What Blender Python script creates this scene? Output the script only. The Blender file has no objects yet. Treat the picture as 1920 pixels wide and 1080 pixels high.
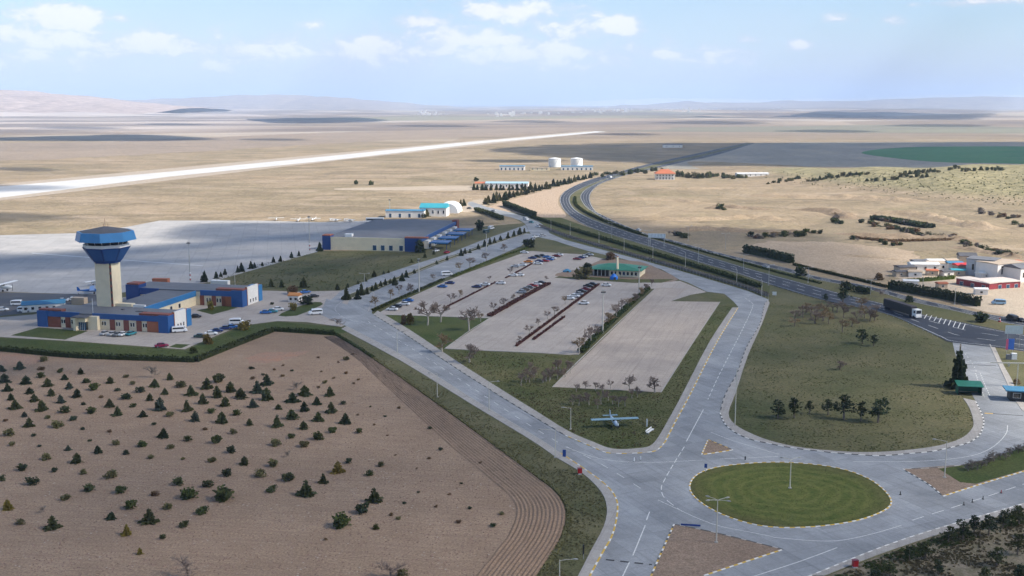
import bpy, bmesh, math, random
import numpy as np
from mathutils import Vector, Matrix, noise as mnoise
from mathutils.geometry import tessellate_polygon

R = math.radians
SC = bpy.context.scene
COL = SC.collection
random.seed(7)

# ------------------------------------------------------------------ camera
CAMH, F = 78.0, 2050.0                       # drone height, focal length (of a 1920 wide frame)
PIT = math.atan(345.0 / F)
SP, CP = math.sin(PIT), math.cos(PIT)
cam = bpy.data.cameras.new('camera')
cam.sensor_width = 36.0
cam.lens = F / 1920 * 36
cam.clip_start, cam.clip_end = 1.0, 200000.0
cob = bpy.data.objects.new('camera', cam)
COL.objects.link(cob)
cob.location = (0, 0, CAMH)
cob.rotation_euler = (math.pi / 2 - PIT, 0, 0)
SC.camera = cob

# ------------------------------------------------------------------ light
SUN_AZ, SUN_EL = 104.0, 40.0                 # clockwise from the view direction (+Y), degrees
SKY_STRENGTH = 0.103
SUN_STRENGTH = 5.0
EXPOSURE = 0.74
sv = Vector((math.cos(R(SUN_EL)) * math.sin(R(SUN_AZ)), math.cos(R(SUN_EL)) * math.cos(R(SUN_AZ)), math.sin(R(SUN_EL))))
sun = bpy.data.lights.new('sun', 'SUN')
sun.energy = SUN_STRENGTH
sun.angle = R(0.6)
sun.color = (1.0, 0.93, 0.82)
sob = bpy.data.objects.new('sun', sun)
COL.objects.link(sob)
sob.rotation_euler = sv.to_track_quat('Z', 'Y').to_euler()
sob.location = (300, 0, 300)

SC.view_settings.view_transform = 'Standard'
SC.view_settings.look = 'None'
SC.view_settings.gamma = 1.0
SC.view_settings.exposure = EXPOSURE
SC.cycles.use_adaptive_sampling = True
SC.cycles.adaptive_threshold = 0.03
SC.cycles.max_bounces = 6
SC.cycles.diffuse_bounces = 3
SC.cycles.glossy_bounces = 2
SC.cycles.transmission_bounces = 2
SC.cycles.transparent_max_bounces = 12
SC.cycles.volume_bounces = 1
SC.cycles.caustics_reflective = False
SC.cycles.caustics_refractive = False


def ray(px, py):
    u, v = (px - 960) / F, (py - 540) / F
    return Vector((u, CP - v * SP, -SP - v * CP))


class NT:
    """small helper to write node trees"""
    def __init__(s, tree):
        s.t = tree
        s.n, s.l = tree.nodes, tree.links
        s.n.clear()

    def add(s, typ, **kw):
        nd = s.n.new(typ)
        for k, v in kw.items():
            setattr(nd, k, v)
        return nd

    def put(s, sock, v):
        if hasattr(v, 'is_output'):
            s.l.new(v, sock)
        elif v is not None:
            sock.default_value = v

    def math(s, op, a, b=None, c=None, clamp=False):
        nd = s.add('ShaderNodeMath', operation=op)
        nd.use_clamp = clamp
        s.put(nd.inputs[0], a); s.put(nd.inputs[1], b); s.put(nd.inputs[2], c)
        return nd.outputs[0]

    def rng(s, v, a, b, c=0.0, d=1.0, smooth=False):
        nd = s.add('ShaderNodeMapRange')
        nd.interpolation_type = 'SMOOTHSTEP' if smooth else 'LINEAR'
        s.put(nd.inputs[0], v)
        for i, x in enumerate((a, b, c, d)):
            s.put(nd.inputs[i + 1], x)
        return nd.outputs[0]

    def mix(s, f, a, b):
        nd = s.add('ShaderNodeMix', data_type='RGBA')
        s.put(nd.inputs[0], f)
        for i, x in ((6, a), (7, b)):
            if isinstance(x, tuple) and len(x) == 3:
                x = x + (1,)
            s.put(nd.inputs[i], x)
        return nd.outputs[2]

    def vscale(s, v, sc):
        nd = s.add('ShaderNodeVectorMath', operation='MULTIPLY')
        s.put(nd.inputs[0], v)
        nd.inputs[1].default_value = sc
        return nd.outputs[0]

    def noise(s, v, scale, detail=4, rough=0.55, dist=0.0):
        nd = s.add('ShaderNodeTexNoise')
        s.put(nd.inputs['Vector'], v)
        nd.inputs['Scale'].default_value = scale
        nd.inputs['Detail'].default_value = detail
        nd.inputs['Roughness'].default_value = rough
        nd.inputs['Distortion'].default_value = dist
        return nd.outputs[0]


# ------------------------------------------------------------------ world: sky with cumulus
world = bpy.data.worlds.new('World')
SC.world = world
world.use_nodes = True
world.cycles.sampling_method = 'MANUAL'
world.cycles.sample_map_resolution = 256
w = NT(world.node_tree)
sky = w.add('ShaderNodeTexSky', sky_type='NISHITA')
sky.sun_disc = False
sky.sun_elevation = R(SUN_EL)
sky.sun_rotation = R(SUN_AZ)
sky.altitude = 900
sky.air_density = 1.1
sky.dust_density = 0.6
sky.ozone_density = 4.5
tc = w.add('ShaderNodeTexCoord').outputs['Generated']
sep = w.add('ShaderNodeSeparateXYZ')
w.put(sep.inputs[0], tc)
az = w.math('ARCTAN2', sep.outputs[0], sep.outputs[1])
el = w.math('ARCSINE', sep.outputs[2])
comb = w.add('ShaderNodeCombineXYZ')
w.put(comb.inputs[0], az); w.put(comb.inputs[1], w.math('MULTIPLY', el, 1.9))
fine = w.noise(comb.outputs[0], 34.0, 7, 0.66, 0.3)
fine = w.math('SUBTRACT', fine, 0.5)
CLOUDS = [  # centre x, y, half width, half height in the photograph, strength
    (108, 32, 82, 26, .8), (228, 34, 17, 10, .45), (130, 66, 130, 16, .38), (282, 71, 70, 11, .5), (226, 102, 45, 9, .45),
    (328, 100, 18, 9, .7), (398, 125, 44, 13, .62), (465, 92, 62, 17, .55), (575, 92, 38, 18, .32), (640, 84, 26, 12, .55),
    (690, 78, 38, 14, .6), (676, 106, 60, 14, .45), (794, 42, 54, 14, .62), (820, 98, 56, 15, .55), (950, 20, 92, 18, .8),
    (925, 77, 86, 13, .72), (1038, 48, 16, 8, .6), (1160, 48, 40, 20, .95), (1112, 52, 20, 10, .4), (1060, 94, 64, 15, .55),
    (1020, 130, 24, 9, .4), (1082, 124, 30, 11, .42), (1120, 28, 24, 8, .3), (1246, 102, 44, 11, .62), (1332, 102, 26, 9, .6),
    (1400, 76, 24, 9, .42), (1500, 83, 18, 8, .5), (1568, 36, 44, 9, .3), (1672, 36, 16, 8, .3), (1840, 3, 90, 7, .5),
    (70, 72, 210, 34, .46), (270, 88, 200, 26, .46), (500, 96, 160, 28, .48), (700, 96, 160, 30, .5), (850, 70, 150, 34, .42), (990, 100, 200, 32, .5), (1080, 60, 120, 30, .36), (1270, 104, 120, 22, .34), (960, 28, 150, 32, .34),
    (30, 110, 120, 40, .25), (590, 46, 20, 8, .3), (900, 104, 40, 10, .3), (760, 84, 44, 14, .35)]
dens = None
ae = w.add('ShaderNodeCombineXYZ')
w.put(ae.inputs[0], az); w.put(ae.inputs[1], el)
for cx, cy, hw, hh, s_ in CLOUDS:
    d = ray(cx, cy).normalized()
    ca, ce = math.atan2(d.x, d.y), math.asin(d.z)
    kx, ky = F / (hw * 1.22), F / (hh * 1.22)
    ma = w.add('ShaderNodeVectorMath', operation='MULTIPLY_ADD')
    w.put(ma.inputs[0], ae.outputs[0])
    ma.inputs[1].default_value = (kx, ky, 0)
    ma.inputs[2].default_value = (-ca * kx, -ce * ky, 0)
    ln = w.add('ShaderNodeVectorMath', operation='LENGTH')
    w.put(ln.inputs[0], ma.outputs[0])
    q = w.math('MULTIPLY_ADD', ln.outputs['Value'], -s_, s_)
    dens = q if dens is None else w.math('MAXIMUM', dens, q)
dens = w.rng(w.math('MULTIPLY_ADD', fine, 1.6, dens), -0.06, 0.47, 0.0, 0.95, True)
# the same fair-weather cumulus goes on over the rest of the sky
zc = w.math('MAXIMUM', sep.outputs[2], 0.04)
pl = w.add('ShaderNodeCombineXYZ')
w.put(pl.inputs[0], w.math('DIVIDE', sep.outputs[0], zc)); w.put(pl.inputs[1], w.math('DIVIDE', sep.outputs[1], zc))
gen = w.noise(pl.outputs[0], 0.9, 6, 0.58, 0.2)
gen = w.math('MULTIPLY', w.rng(gen, 0.56, 0.72, 0.0, 0.8, True), w.rng(el, R(7.0), R(12.0), 0, 1, True))
dens = w.math('MAXIMUM', dens, gen)
veil = w.math('MULTIPLY', w.rng(w.noise(comb.outputs[0], 5.0, 4, 0.5), 0.3, 0.75, 0.15, 0.5, True), w.rng(el, R(0.0), R(5.5), 2.0, 0.25))
base = w.mix(veil, sky.outputs[0], (4.2, 4.5, 5.35))
shade = w.mix(w.rng(w.math('ADD', dens, w.math('MULTIPLY', fine, 0.9)), 0.25, 1.05, 0.0, 1.0, True), (4.9, 5.0, 5.45), (6.9, 6.75, 6.7))
col = w.mix(dens, base, shade)
bg = w.add('ShaderNodeBackground')
w.put(bg.inputs[0], col)
bg.inputs[1].default_value = SKY_STRENGTH
out = w.add('ShaderNodeOutputWorld')
w.l.new(bg.outputs[0], out.inputs[0])

# ------------------------------------------------------------------ helpers: places
def G(px, py, z=0.0):
    """ground survey: the point at height z that the photograph shows at px, py"""
    d = ray(px, py)
    t = (CAMH - z) / -d.z
    return Vector((d.x * t, d.y * t, z))


_rx = np.array([-70., 138, 228, 268, 378, 482, 642, 1032, 1720])
_ry = np.array([1380., 1353, 1290, 1250, 1108, 1061, 1006, 943, 880])
_rh = np.array([0., 0., 0., 3.0, 14.9, 20.6, 27.5, 34.4, 39.0])


def height(x, y):
    """terrain: flat airfield, a low hill to the right, rolling land far out"""
    x = np.asarray(x, float); y = np.asarray(y, float)
    yr, hr = np.interp(x, _rx, _ry), np.interp(x, _rx, _rh)
    wd = np.where(y < yr, 212.0, 150.0)
    h = hr * np.maximum(0, np.exp(-((y - yr) / wd) ** 2) - 0.03) * (x > -70)
    h = h * (1 + .10 * np.sin(x / 37 + y / 61) + .07 * np.sin(x / 17 - y / 29))
    d = np.hypot(x, y)
    k = np.clip((d - 3600) / 5000, 0, 1)
    k = k * k * (3 - 2 * k)
    far = 9 * np.sin(x / 610 + 1.3 * np.sin(y / 900)) + 8 * np.sin(y / 730 + x / 1500) + 6 * np.sin(x / 260 - y / 310 + 2 * np.sin(x / 1100))
    far = far + 4 * np.sin(x / 140 + y / 95)
    return h + k * (far + 4) * np.where(y > 0, 1, 0)


_rl = list(zip(_rx.tolist(), _ry.tolist(), _rh.tolist()))


def H1(x, y):
    """the same terrain height for one point"""
    h = 0.0
    if x > 228:
        for (x0, y0, h0), (x1, y1, h1) in zip(_rl[:-1], _rl[1:]):
            if x <= x1 or x1 == 1720:
                t = min(1.0, (x - x0) / (x1 - x0))
                yr, hr = y0 + (y1 - y0) * t, h0 + (h1 - h0) * t
                break
        wd = 212.0 if y < yr else 150.0
        h = hr * max(0, math.exp(-((y - yr) / wd) ** 2) - .03) * (1 + .10 * math.sin(x / 37 + y / 61) + .07 * math.sin(x / 17 - y / 29))
    if y > 0 and x * x + y * y > 3600 ** 2:
        h = float(height(x, y))
    return h


def GH(px, py):
    d = ray(px, py)
    t = 150.0
    while t < 60000:
        p = d * t
        if CAMH + p.z <= H1(p.x, p.y):
            break
        t += max(1.0, t * .004)
    lo, hi = t - max(1.0, t * .004), t
    for _ in range(18):
        m = (lo + hi) / 2
        p = d * m
        if CAMH + p.z <= H1(p.x, p.y):
            hi = m
        else:
            lo = m
    p = d * hi
    return Vector((p.x, p.y, H1(p.x, p.y)))


def crom(pts, n=4, closed=True):
    """smooth curve through points"""
    out, N = [], len(pts)
    rngs = range(N) if closed else range(N - 1)
    for i in rngs:
        if closed:
            p0, p1, p2, p3 = pts[i - 1], pts[i], pts[(i + 1) % N], pts[(i + 2) % N]
        else:
            p0, p1, p2, p3 = pts[max(i - 1, 0)], pts[i], pts[i + 1], pts[min(i + 2, N - 1)]
        for k in range(n):
            t = k / n
            out.append(0.5 * ((2 * p1) + (p2 - p0) * t + (2 * p0 - 5 * p1 + 4 * p2 - p3) * t * t + (3 * p1 - p0 - 3 * p2 + p3) * t ** 3))
    if not closed:
        out.append(pts[-1].copy())
    return out


def GP(lst, z=0.0):
    return [G(x, y, z) for x, y in lst]


def curve(lst, n=4):
    return crom(GP(lst), n, False)


def resample(pts, step):
    out, acc = [pts[0].copy()], 0.0
    for a, b in zip(pts[:-1], pts[1:]):
        L = (b - a).length
        if L < 1e-9:
            continue
        s = step - acc
        while s <= L:
            out.append(a.lerp(b, s / L))
            s += step
        acc = (acc + L) % step
    return out


def offset(pts, d):
    """move an open polyline sideways (to the right of its direction for d > 0)"""
    out = []
    for i, p in enumerate(pts):
        t = (pts[min(i + 1, len(pts) - 1)] - pts[max(i - 1, 0)])
        t.z = 0
        if t.length < 1e-9:
            t = Vector((1, 0, 0))
        t.normalize()
        out.append(p + Vector((t.y, -t.x, 0)) * d)
    return out


# ------------------------------------------------------------------ helpers: objects
def link(name, me, mat=None, parent=None, loc=None, rz=0.0):
    o = bpy.data.objects.new(name, me)
    COL.objects.link(o)
    if mat is not None and me is not None and not me.materials:
        for m in (mat if isinstance(mat, (list, tuple)) else [mat]):
            me.materials.append(m)
    if parent is not None:
        o.parent = parent
    if loc is not None:
        o.location = loc
    if rz:
        o.rotation_euler.z = rz
    return o


def tag(o, label=None, cat=None, group=None, kind=None):
    for k, v in (('label', label), ('category', cat), ('group', group), ('kind', kind)):
        if v:
            o[k] = v
    return o


def thing(name, label, cat, loc=(0, 0, 0), rz=0.0, group=None):
    return tag(link(name, None, None, None, loc, rz), label, cat, group)


def mesh(name, verts, faces, mats=None, midx=None, smooth=False):
    me = bpy.data.meshes.new(name)
    me.from_pydata([tuple(v) for v in verts], [], faces)
    if mats:
        for m in (mats if isinstance(mats, (list, tuple)) else [mats]):
            me.materials.append(m)
    if midx is not None:
        me.polygons.foreach_set('material_index', midx)
    if smooth:
        me.polygons.foreach_set('use_smooth', [True] * len(me.polygons))
    me.update()
    return me


class MB:
    """collects shapes into one mesh"""
    def __init__(s):
        s.v, s.f, s.m = [], [], []

    def poly(s, pts, mi=0):
        i = len(s.v)
        s.v += [tuple(p) for p in pts]
        s.f.append(tuple(range(i, i + len(pts))))
        s.m.append(mi)

    def box(s, x0, x1, y0, y1, z0, z1, mi=0, M=None):
        i = len(s.v)
        vs = [Vector((x, y, z)) for z in (z0, z1) for x, y in ((x0, y0), (x1, y0), (x1, y1), (x0, y1))]
        if M is not None:
            vs = [M @ v for v in vs]
        s.v += [tuple(v) for v in vs]
        for q in ((3, 2, 1, 0), (4, 5, 6, 7), (0, 1, 5, 4), (1, 2, 6, 5), (2, 3, 7, 6), (3, 0, 4, 7)):
            s.f.append(tuple(i + k for k in q))
            s.m.append(mi)

    def prism(s, pts, z0, z1, mi=0, top=None):
        """vertical prism over a plan outline (counter-clockwise), top may be another outline"""
        n, i = len(pts), len(s.v)
        tp = top or pts
        s.v += [(p[0], p[1], z0) for p in pts] + [(p[0], p[1], z1) for p in tp]
        for k in range(n):
            s.f.append((i + k, i + (k + 1) % n, i + n + (k + 1) % n, i + n + k))
            s.m.append(mi)
        s.f.append(tuple(i + n + k for k in range(n))); s.m.append(mi)
        s.f.append(tuple(i + k for k in reversed(range(n)))); s.m.append(mi)

    def tube(s, path, radii, n=6, mi=0, cap=True):
        path = [Vector(p) for p in path]
        if not isinstance(radii, (list, tuple)):
            radii = [radii] * len(path)
        rings = []
        ref = None
        for k, p in enumerate(path):
            t = (path[min(k + 1, len(path) - 1)] - path[max(k - 1, 0)]).normalized()
            if ref is None:
                ref = Vector((1, 0, 0)) if abs(t.x) < .9 else Vector((0, 1, 0))
            a = t.cross(ref).normalized()
            b = t.cross(a).normalized()
            ref = a.cross(t)
            i = len(s.v)
            for q in range(n):
                an = 2 * math.pi * q / n
                s.v.append(tuple(p + (a * math.cos(an) + b * math.sin(an)) * radii[k]))
            rings.append(i)
        for i, j in zip(rings[:-1], rings[1:]):
            for q in range(n):
                s.f.append((i + q, i + (q + 1) % n, j + (q + 1) % n, j + q)); s.m.append(mi)
        if cap:
            s.f.append(tuple(rings[-1] + q for q in range(n))); s.m.append(mi)
            s.f.append(tuple(rings[0] + q for q in reversed(range(n)))); s.m.append(mi)

    def mesh(s, name, mats, smooth=False):
        return mesh(name, s.v, s.f, mats, s.m, smooth)

    def build(s, name, mats, parent=None, loc=None, rz=0.0, smooth=False):
        return link(name, s.mesh(name, mats, smooth), None, parent, loc, rz)


def flat(name, pts, z, mat, parent=None, drop=0.0):
    """a sheet with the given outline; drop > 0 adds a skirt (a slab)"""
    tri = tessellate_polygon([[Vector((p.x, p.y, 0)) for p in pts]])
    v = [(p.x, p.y, z) for p in pts]
    area = sum(pts[i].x * pts[(i + 1) % len(pts)].y - pts[(i + 1) % len(pts)].x * pts[i].y for i in range(len(pts)))
    f = []
    for a, b, c in tri:
        n = (pts[b].x - pts[a].x) * (pts[c].y - pts[a].y) - (pts[b].y - pts[a].y) * (pts[c].x - pts[a].x)
        f.append((a, b, c) if n > 0 else (c, b, a))
    if drop:
        N = len(pts)
        v += [(p.x, p.y, z - drop) for p in pts]
        for i in range(N):
            j = (i + 1) % N
            f.append((i, j, N + j, N + i) if area < 0 else (j, i, N + i, N + j))
    return link(name, mesh(name, v, f, mat), None, parent)


def sheet(name, lst, lvl, mat, smooth=0, parent=None, drop=0.0, rough=0.0):
    pts = GP(lst)
    if smooth:
        pts = crom(pts, smooth)
    if rough:       # a natural, ragged edge
        pts = resample(pts + [pts[0]], max(.5, rough * .5))[:-1]
        for p in pts:
            p.x += rough * 1.6 * mnoise.fractal(Vector((p.x / rough / 3, p.y / rough / 3, 3.3)), .8, 2, 4)
            p.y += rough * 1.6 * mnoise.fractal(Vector((p.x / rough / 3, p.y / rough / 3, 8.1)), .8, 2, 4)
    o = flat(name, pts, lvl * .004, mat, parent, drop)
    if parent is None:
        tag(o, kind='structure')
    return o


def ribbon(name, pts, width, z, mat, parent=None, dash=None):
    """painted line along a polyline, dash = (mark, gap) in metres"""
    mb = MB()
    P = resample(pts, 0.5)
    L, Rr = offset(P, -width / 2), offset(P, width / 2)
    for i in range(len(P) - 1):
        if dash and (i * .5) % (dash[0] + dash[1]) >= dash[0]:
            continue
        mb.poly([(L[i].x, L[i].y, z), (Rr[i].x, Rr[i].y, z), (Rr[i + 1].x, Rr[i + 1].y, z), (L[i + 1].x, L[i + 1].y, z)])
    if not mb.f:
        return None
    return mb.build(name, mat, parent)


# ------------------------------------------------------------------ helpers: materials
def new_mat(name):
    m = bpy.data.materials.new(name)
    m.use_nodes = True
    nt = NT(m.node_tree)
    b = nt.add('ShaderNodeBsdfPrincipled')
    o = nt.add('ShaderNodeOutputMaterial')
    nt.l.new(b.outputs[0], o.inputs[0])
    return m, nt, b


def plain(name, c, rough=0.6, metal=0.0, var=0.12, scale=0.6, spec=0.4):
    """paint, metal or plaster with a little wear"""
    m, nt, b = new_mat(name)
    pos = nt.add('ShaderNodeNewGeometry').outputs['Position']
    n = nt.noise(pos, scale, 5, 0.65)
    f = nt.rng(n, .3, .75, 0, 1)
    lo = tuple(x * (1 - var) for x in c)
    hi = tuple(min(1, x * (1 + var * .6)) for x in c)
    nt.put(b.inputs['Base Color'], nt.mix(f, lo, hi))
    b.inputs['Roughness'].default_value = rough
    b.inputs['Metallic'].default_value = metal
    b.inputs['Specular IOR Level'].default_value = spec
    return m


def ground_mat(name, cols, big, mid, fin, rough=0.95, bump=0.0, bump_scale=1.0, stretch=None, speck=None, rows=None):
    """earth or grass: three colours mixed by noise at three scales"""
    m, nt, b = new_mat(name)
    pos = nt.add('ShaderNodeNewGeometry').outputs['Position']
    if stretch:
        pos = nt.vscale(pos, stretch)
    n1 = nt.rng(nt.noise(pos, big, 4, .6, .4), .34, .66)
    n2 = nt.rng(nt.noise(pos, mid, 5, .62), .32, .68)
    n3 = nt.noise(pos, fin, 4, .7)
    c = nt.mix(n1, cols[0], cols[1])
    c = nt.mix(nt.math('MULTIPLY', n2, .7), c, cols[2])
    k = nt.rng(n3, .32, .68, .66, 1.34)
    hv = nt.add('ShaderNodeHueSaturation')
    nt.put(hv.inputs['Value'], k)
    nt.put(hv.inputs['Color'], c)
    c = hv.outputs[0]
    if rows:        # worked in rows: (angle, width across, length along, tint, amount)
        mp = nt.add('ShaderNodeMapping')
        mp.inputs['Rotation'].default_value = (0, 0, -rows[0])
        nt.put(mp.inputs['Vector'], pos)
        rw = nt.noise(nt.vscale(mp.outputs[0], (1 / rows[2], 1 / rows[1], 0)), 1.0, 4, .6)
        c = nt.mix(nt.rng(rw, .42, .66, 0, rows[4]), c, rows[3])
    if speck:
        vor = nt.add('ShaderNodeTexVoronoi')
        nt.put(vor.inputs['Vector'], pos)
        vor.inputs['Scale'].default_value = speck[1]
        sp_ = nt.math('MULTIPLY', nt.rng(vor.outputs['Distance'], speck[2], speck[2] * .5), nt.rng(nt.noise(pos, speck[1] * .23, 2), .5, .6))
        c = nt.mix(sp_, c, speck[0])
    nt.put(b.inputs['Base Color'], c)
    b.inputs['Roughness'].default_value = rough
    b.inputs['Specular IOR Level'].default_value = 0.15
    if bump:
        bp = nt.add('ShaderNodeBump')
        bp.inputs['Strength'].default_value = 1.0
        bp.inputs['Distance'].default_value = bump
        nt.put(bp.inputs['Height'], nt.noise(pos, bump_scale, 5, .7))
        nt.l.new(bp.outputs[0], b.inputs['Normal'])
    return m


def concrete(name, c, dark, ang, slab=(4.5, 4.5), joint=0.12, joint_dark=.72, tone=.10, stain=.25):
    """cast concrete in slabs: every slab its own tone, dark joints, stains and tyre wear"""
    m, nt, b = new_mat(name)
    pos = nt.add('ShaderNodeNewGeometry').outputs['Position']
    mp = nt.add('ShaderNodeMapping')
    mp.inputs['Rotation'].default_value = (0, 0, -ang)
    nt.put(mp.inputs['Vector'], pos)
    sp = nt.add('ShaderNodeSeparateXYZ')
    nt.put(sp.inputs[0], mp.outputs[0])
    gx, gy = nt.math('DIVIDE', sp.outputs[0], slab[0]), nt.math('DIVIDE', sp.outputs[1], slab[1])
    jx = nt.math('ABSOLUTE', nt.math('SUBTRACT', nt.math('FRACT', gx), .5))
    jy = nt.math('ABSOLUTE', nt.math('SUBTRACT', nt.math('FRACT', gy), .5))
    j = nt.math('MAXIMUM', nt.rng(jx, .5 - joint / slab[0], .5 - joint / slab[0] * .4), nt.rng(jy, .5 - joint / slab[1], .5 - joint / slab[1] * .4))
    cb = nt.add('ShaderNodeCombineXYZ')
    nt.put(cb.inputs[0], nt.math('FLOOR', gx)); nt.put(cb.inputs[1], nt.math('FLOOR', gy))
    wn = nt.add('ShaderNodeTexWhiteNoise', noise_dimensions='3D')
    nt.put(wn.inputs['Vector'], cb.outputs[0])
    n1 = nt.rng(nt.noise(pos, .06, 5, .65, .5), .35, .7)
    n2 = nt.noise(pos, 1.6, 4, .7)
    cc = nt.mix(nt.math('MULTIPLY', n1, stain * 2), c, dark)
    st1 = nt.noise(nt.vscale(mp.outputs[0], (1 / 22, 1 / 1.3, 0)), 1.0, 4, .6)
    st2 = nt.noise(nt.vscale(mp.outputs[0], (1 / 1.6, 1 / 9.0, 0)), 1.0, 4, .6)
    cc = nt.mix(nt.math('ADD', nt.rng(st1, .5, .72, 0, .5), nt.rng(st2, .55, .75, 0, .4)), cc, tuple(x * .78 for x in dark))
    v = nt.math('MULTIPLY', nt.rng(wn.outputs[0], 0, 1, 1 - tone, 1 + tone), nt.rng(n2, .3, .7, .90, 1.10))
    v = nt.math('MULTIPLY', v, nt.rng(j, 0, 1, 1, joint_dark))
    hv = nt.add('ShaderNodeHueSaturation')
    nt.put(hv.inputs['Value'], v); nt.put(hv.inputs['Color'], cc)
    nt.put(b.inputs['Base Color'], hv.outputs[0])
    b.inputs['Roughness'].default_value = .85
    b.inputs['Specular IOR Level'].default_value = .25
    return m


def asphalt(name, c, patch):
    m, nt, b = new_mat(name)
    pos = nt.add('ShaderNodeNewGeometry').outputs['Position']
    n1 = nt.rng(nt.noise(pos, .035, 5, .7, 1.5), .54, .66)
    n2 = nt.noise(pos, 2.0, 4, .7)
    cc = nt.mix(nt.math('MULTIPLY', n1, .5), c, patch)
    hv = nt.add('ShaderNodeHueSaturation')
    nt.put(hv.inputs['Value'], nt.rng(n2, .25, .75, .85, 1.15)); nt.put(hv.inputs['Color'], cc)
    nt.put(b.inputs['Base Color'], hv.outputs[0])
    b.inputs['Roughness'].default_value = .8
    b.inputs['Specular IOR Level'].default_value = .3
    return m


def leafy(name, c, var=.35, trans=.25):
    """foliage: colour varies leaf by leaf and from plant to plant"""
    m, nt, b = new_mat(name)
    gi = nt.add('ShaderNodeNewGeometry')
    ob = nt.add('ShaderNodeObjectInfo')
    r = nt.math('ADD', nt.math('MULTIPLY', gi.outputs['Random Per Island'], .6), nt.math('MULTIPLY', ob.outputs['Random'], .4))
    hv = nt.add('ShaderNodeHueSaturation')
    hv.inputs['Color'].default_value = (*c, 1)
    nt.put(hv.inputs['Value'], nt.rng(r, 0, 1, 1 - var, 1 + var))
    nt.put(hv.inputs['Hue'], nt.rng(ob.outputs['Random'], 0, 1, .485, .515))
    nt.put(b.inputs['Base Color'], hv.outputs[0])
    b.inputs['Roughness'].default_value = .8
    b.inputs['Specular IOR Level'].default_value = .2
    tr = nt.add('ShaderNodeBsdfTranslucent')
    nt.put(tr.inputs['Color'], hv.outputs[0])
    mx = nt.add('ShaderNodeMixShader')
    mx.inputs[0].default_value = trans
    nt.l.new(b.outputs[0], mx.inputs[1]); nt.l.new(tr.outputs[0], mx.inputs[2])
    nt.l.new(mx.outputs[0], nt.n['Material Output'].inputs[0])
    return m

# ------------------------------------------------------------------ materials of the setting
def steppe_mat():
    """open land: dry grass near, a patchwork of scrub, fallow and pale fields far out"""
    m, nt, b = new_mat('steppe')
    pos = nt.add('ShaderNodeNewGeometry').outputs['Position']
    sp = nt.add('ShaderNodeSeparateXYZ')
    nt.put(sp.inputs[0], pos)
    X, Y = sp.outputs[0], sp.outputs[1]
    n1 = nt.rng(nt.noise(pos, .006, 5, .62, .6), .36, .64)
    n2 = nt.rng(nt.noise(pos, .035, 5, .65, .8), .33, .67)
    n3 = nt.noise(pos, .35, 5, .7)
    near = nt.mix(n1, (.34, .26, .17), (.225, .19, .115))
    near = nt.mix(nt.math('MULTIPLY', n2, .6), near, (.37, .285, .195))
    sk = nt.noise(nt.vscale(pos, (.008, .016, 0)), 1.0, 7, .68, 1.2)
    near = nt.mix(nt.rng(sk, .46, .64, 0, .8), near, (.195, .155, .10))
    near = nt.mix(nt.rng(nt.noise(nt.vscale(pos, (.010, .022, 0)), 1.0, 6, .65, 1.0), .54, .68, 0, .75), near, (.43, .335, .245))
    # far fields: big irregular parcels
    vo = nt.add('ShaderNodeTexVoronoi')
    nt.put(vo.inputs['Vector'], nt.vscale(pos, (.0006, .0009, 0)))
    vo.inputs['Scale'].default_value = 1.0
    vo.inputs['Randomness'].default_value = .9
    sc = nt.add('ShaderNodeSeparateColor')
    nt.put(sc.inputs[0], vo.outputs['Color'])
    cr = nt.add('ShaderNodeValToRGB')
    nt.put(cr.inputs[0], sc.outputs[0])
    el_ = cr.color_ramp.elements
    el_[0].position, el_[0].color = 0, (.23, .18, .145, 1)
    el_[1].position, el_[1].color = 1, (.48, .42, .35, 1)
    for p_, c_ in ((.25, (.30, .235, .175)), (.45, (.40, .32, .24)), (.62, (.42, .355, .295)), (.74, (.23, .225, .16)), (.8, (.47, .40, .335))):
        e = el_.new(p_); e.color = (*c_, 1)
    fn = nt.rng(nt.noise(nt.vscale(pos, (.00045, .0010, 0)), 1.0, 9, .66, .8), .43, .57)
    far = nt.mix(nt.math('MULTIPLY', fn, .75), cr.outputs[0], (.17, .14, .125))
    # pale eroded slopes of the land to the left
    lf = nt.math('MULTIPLY', nt.rng(nt.math('ADD', X, nt.math('MULTIPLY', Y, .13)), -200, -700), nt.rng(Y, 2750, 3550))
    pale = nt.mix(fn, (.60, .52, .46), (.26, .225, .205))
    far = nt.mix(nt.math('MULTIPLY', lf, .75), far, pale)
    c = nt.mix(nt.rng(Y, 2050, 3150), near, far)
    # scrubby green-grey flank of the hill on the right
    hl = nt.math('MULTIPLY', nt.rng(sp.outputs[2], 2.5, 7.0, 0, 1, True), nt.rng(Y, 2700, 2050))
    scr = nt.mix(nt.rng(nt.noise(pos, .12, 5, .78), .40, .6), (.20, .18, .095), (.36, .31, .18))
    c = nt.mix(hl, c, scr)
    hv = nt.add('ShaderNodeHueSaturation')
    nt.put(hv.inputs['Value'], nt.rng(n3, .25, .75, .8, 1.18)); nt.put(hv.inputs['Color'], c)
    nt.put(b.inputs['Base Color'], hv.outputs[0])
    b.inputs['Roughness'].default_value = .95
    b.inputs['Specular IOR Level'].default_value = .1
    bp = nt.add('ShaderNodeBump')
    bp.inputs['Distance'].default_value = 5.0
    nt.put(bp.inputs['Height'], nt.noise(pos, .035, 6, .68))
    nt.l.new(bp.outputs[0], b.inputs['Normal'])
    return m


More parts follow.
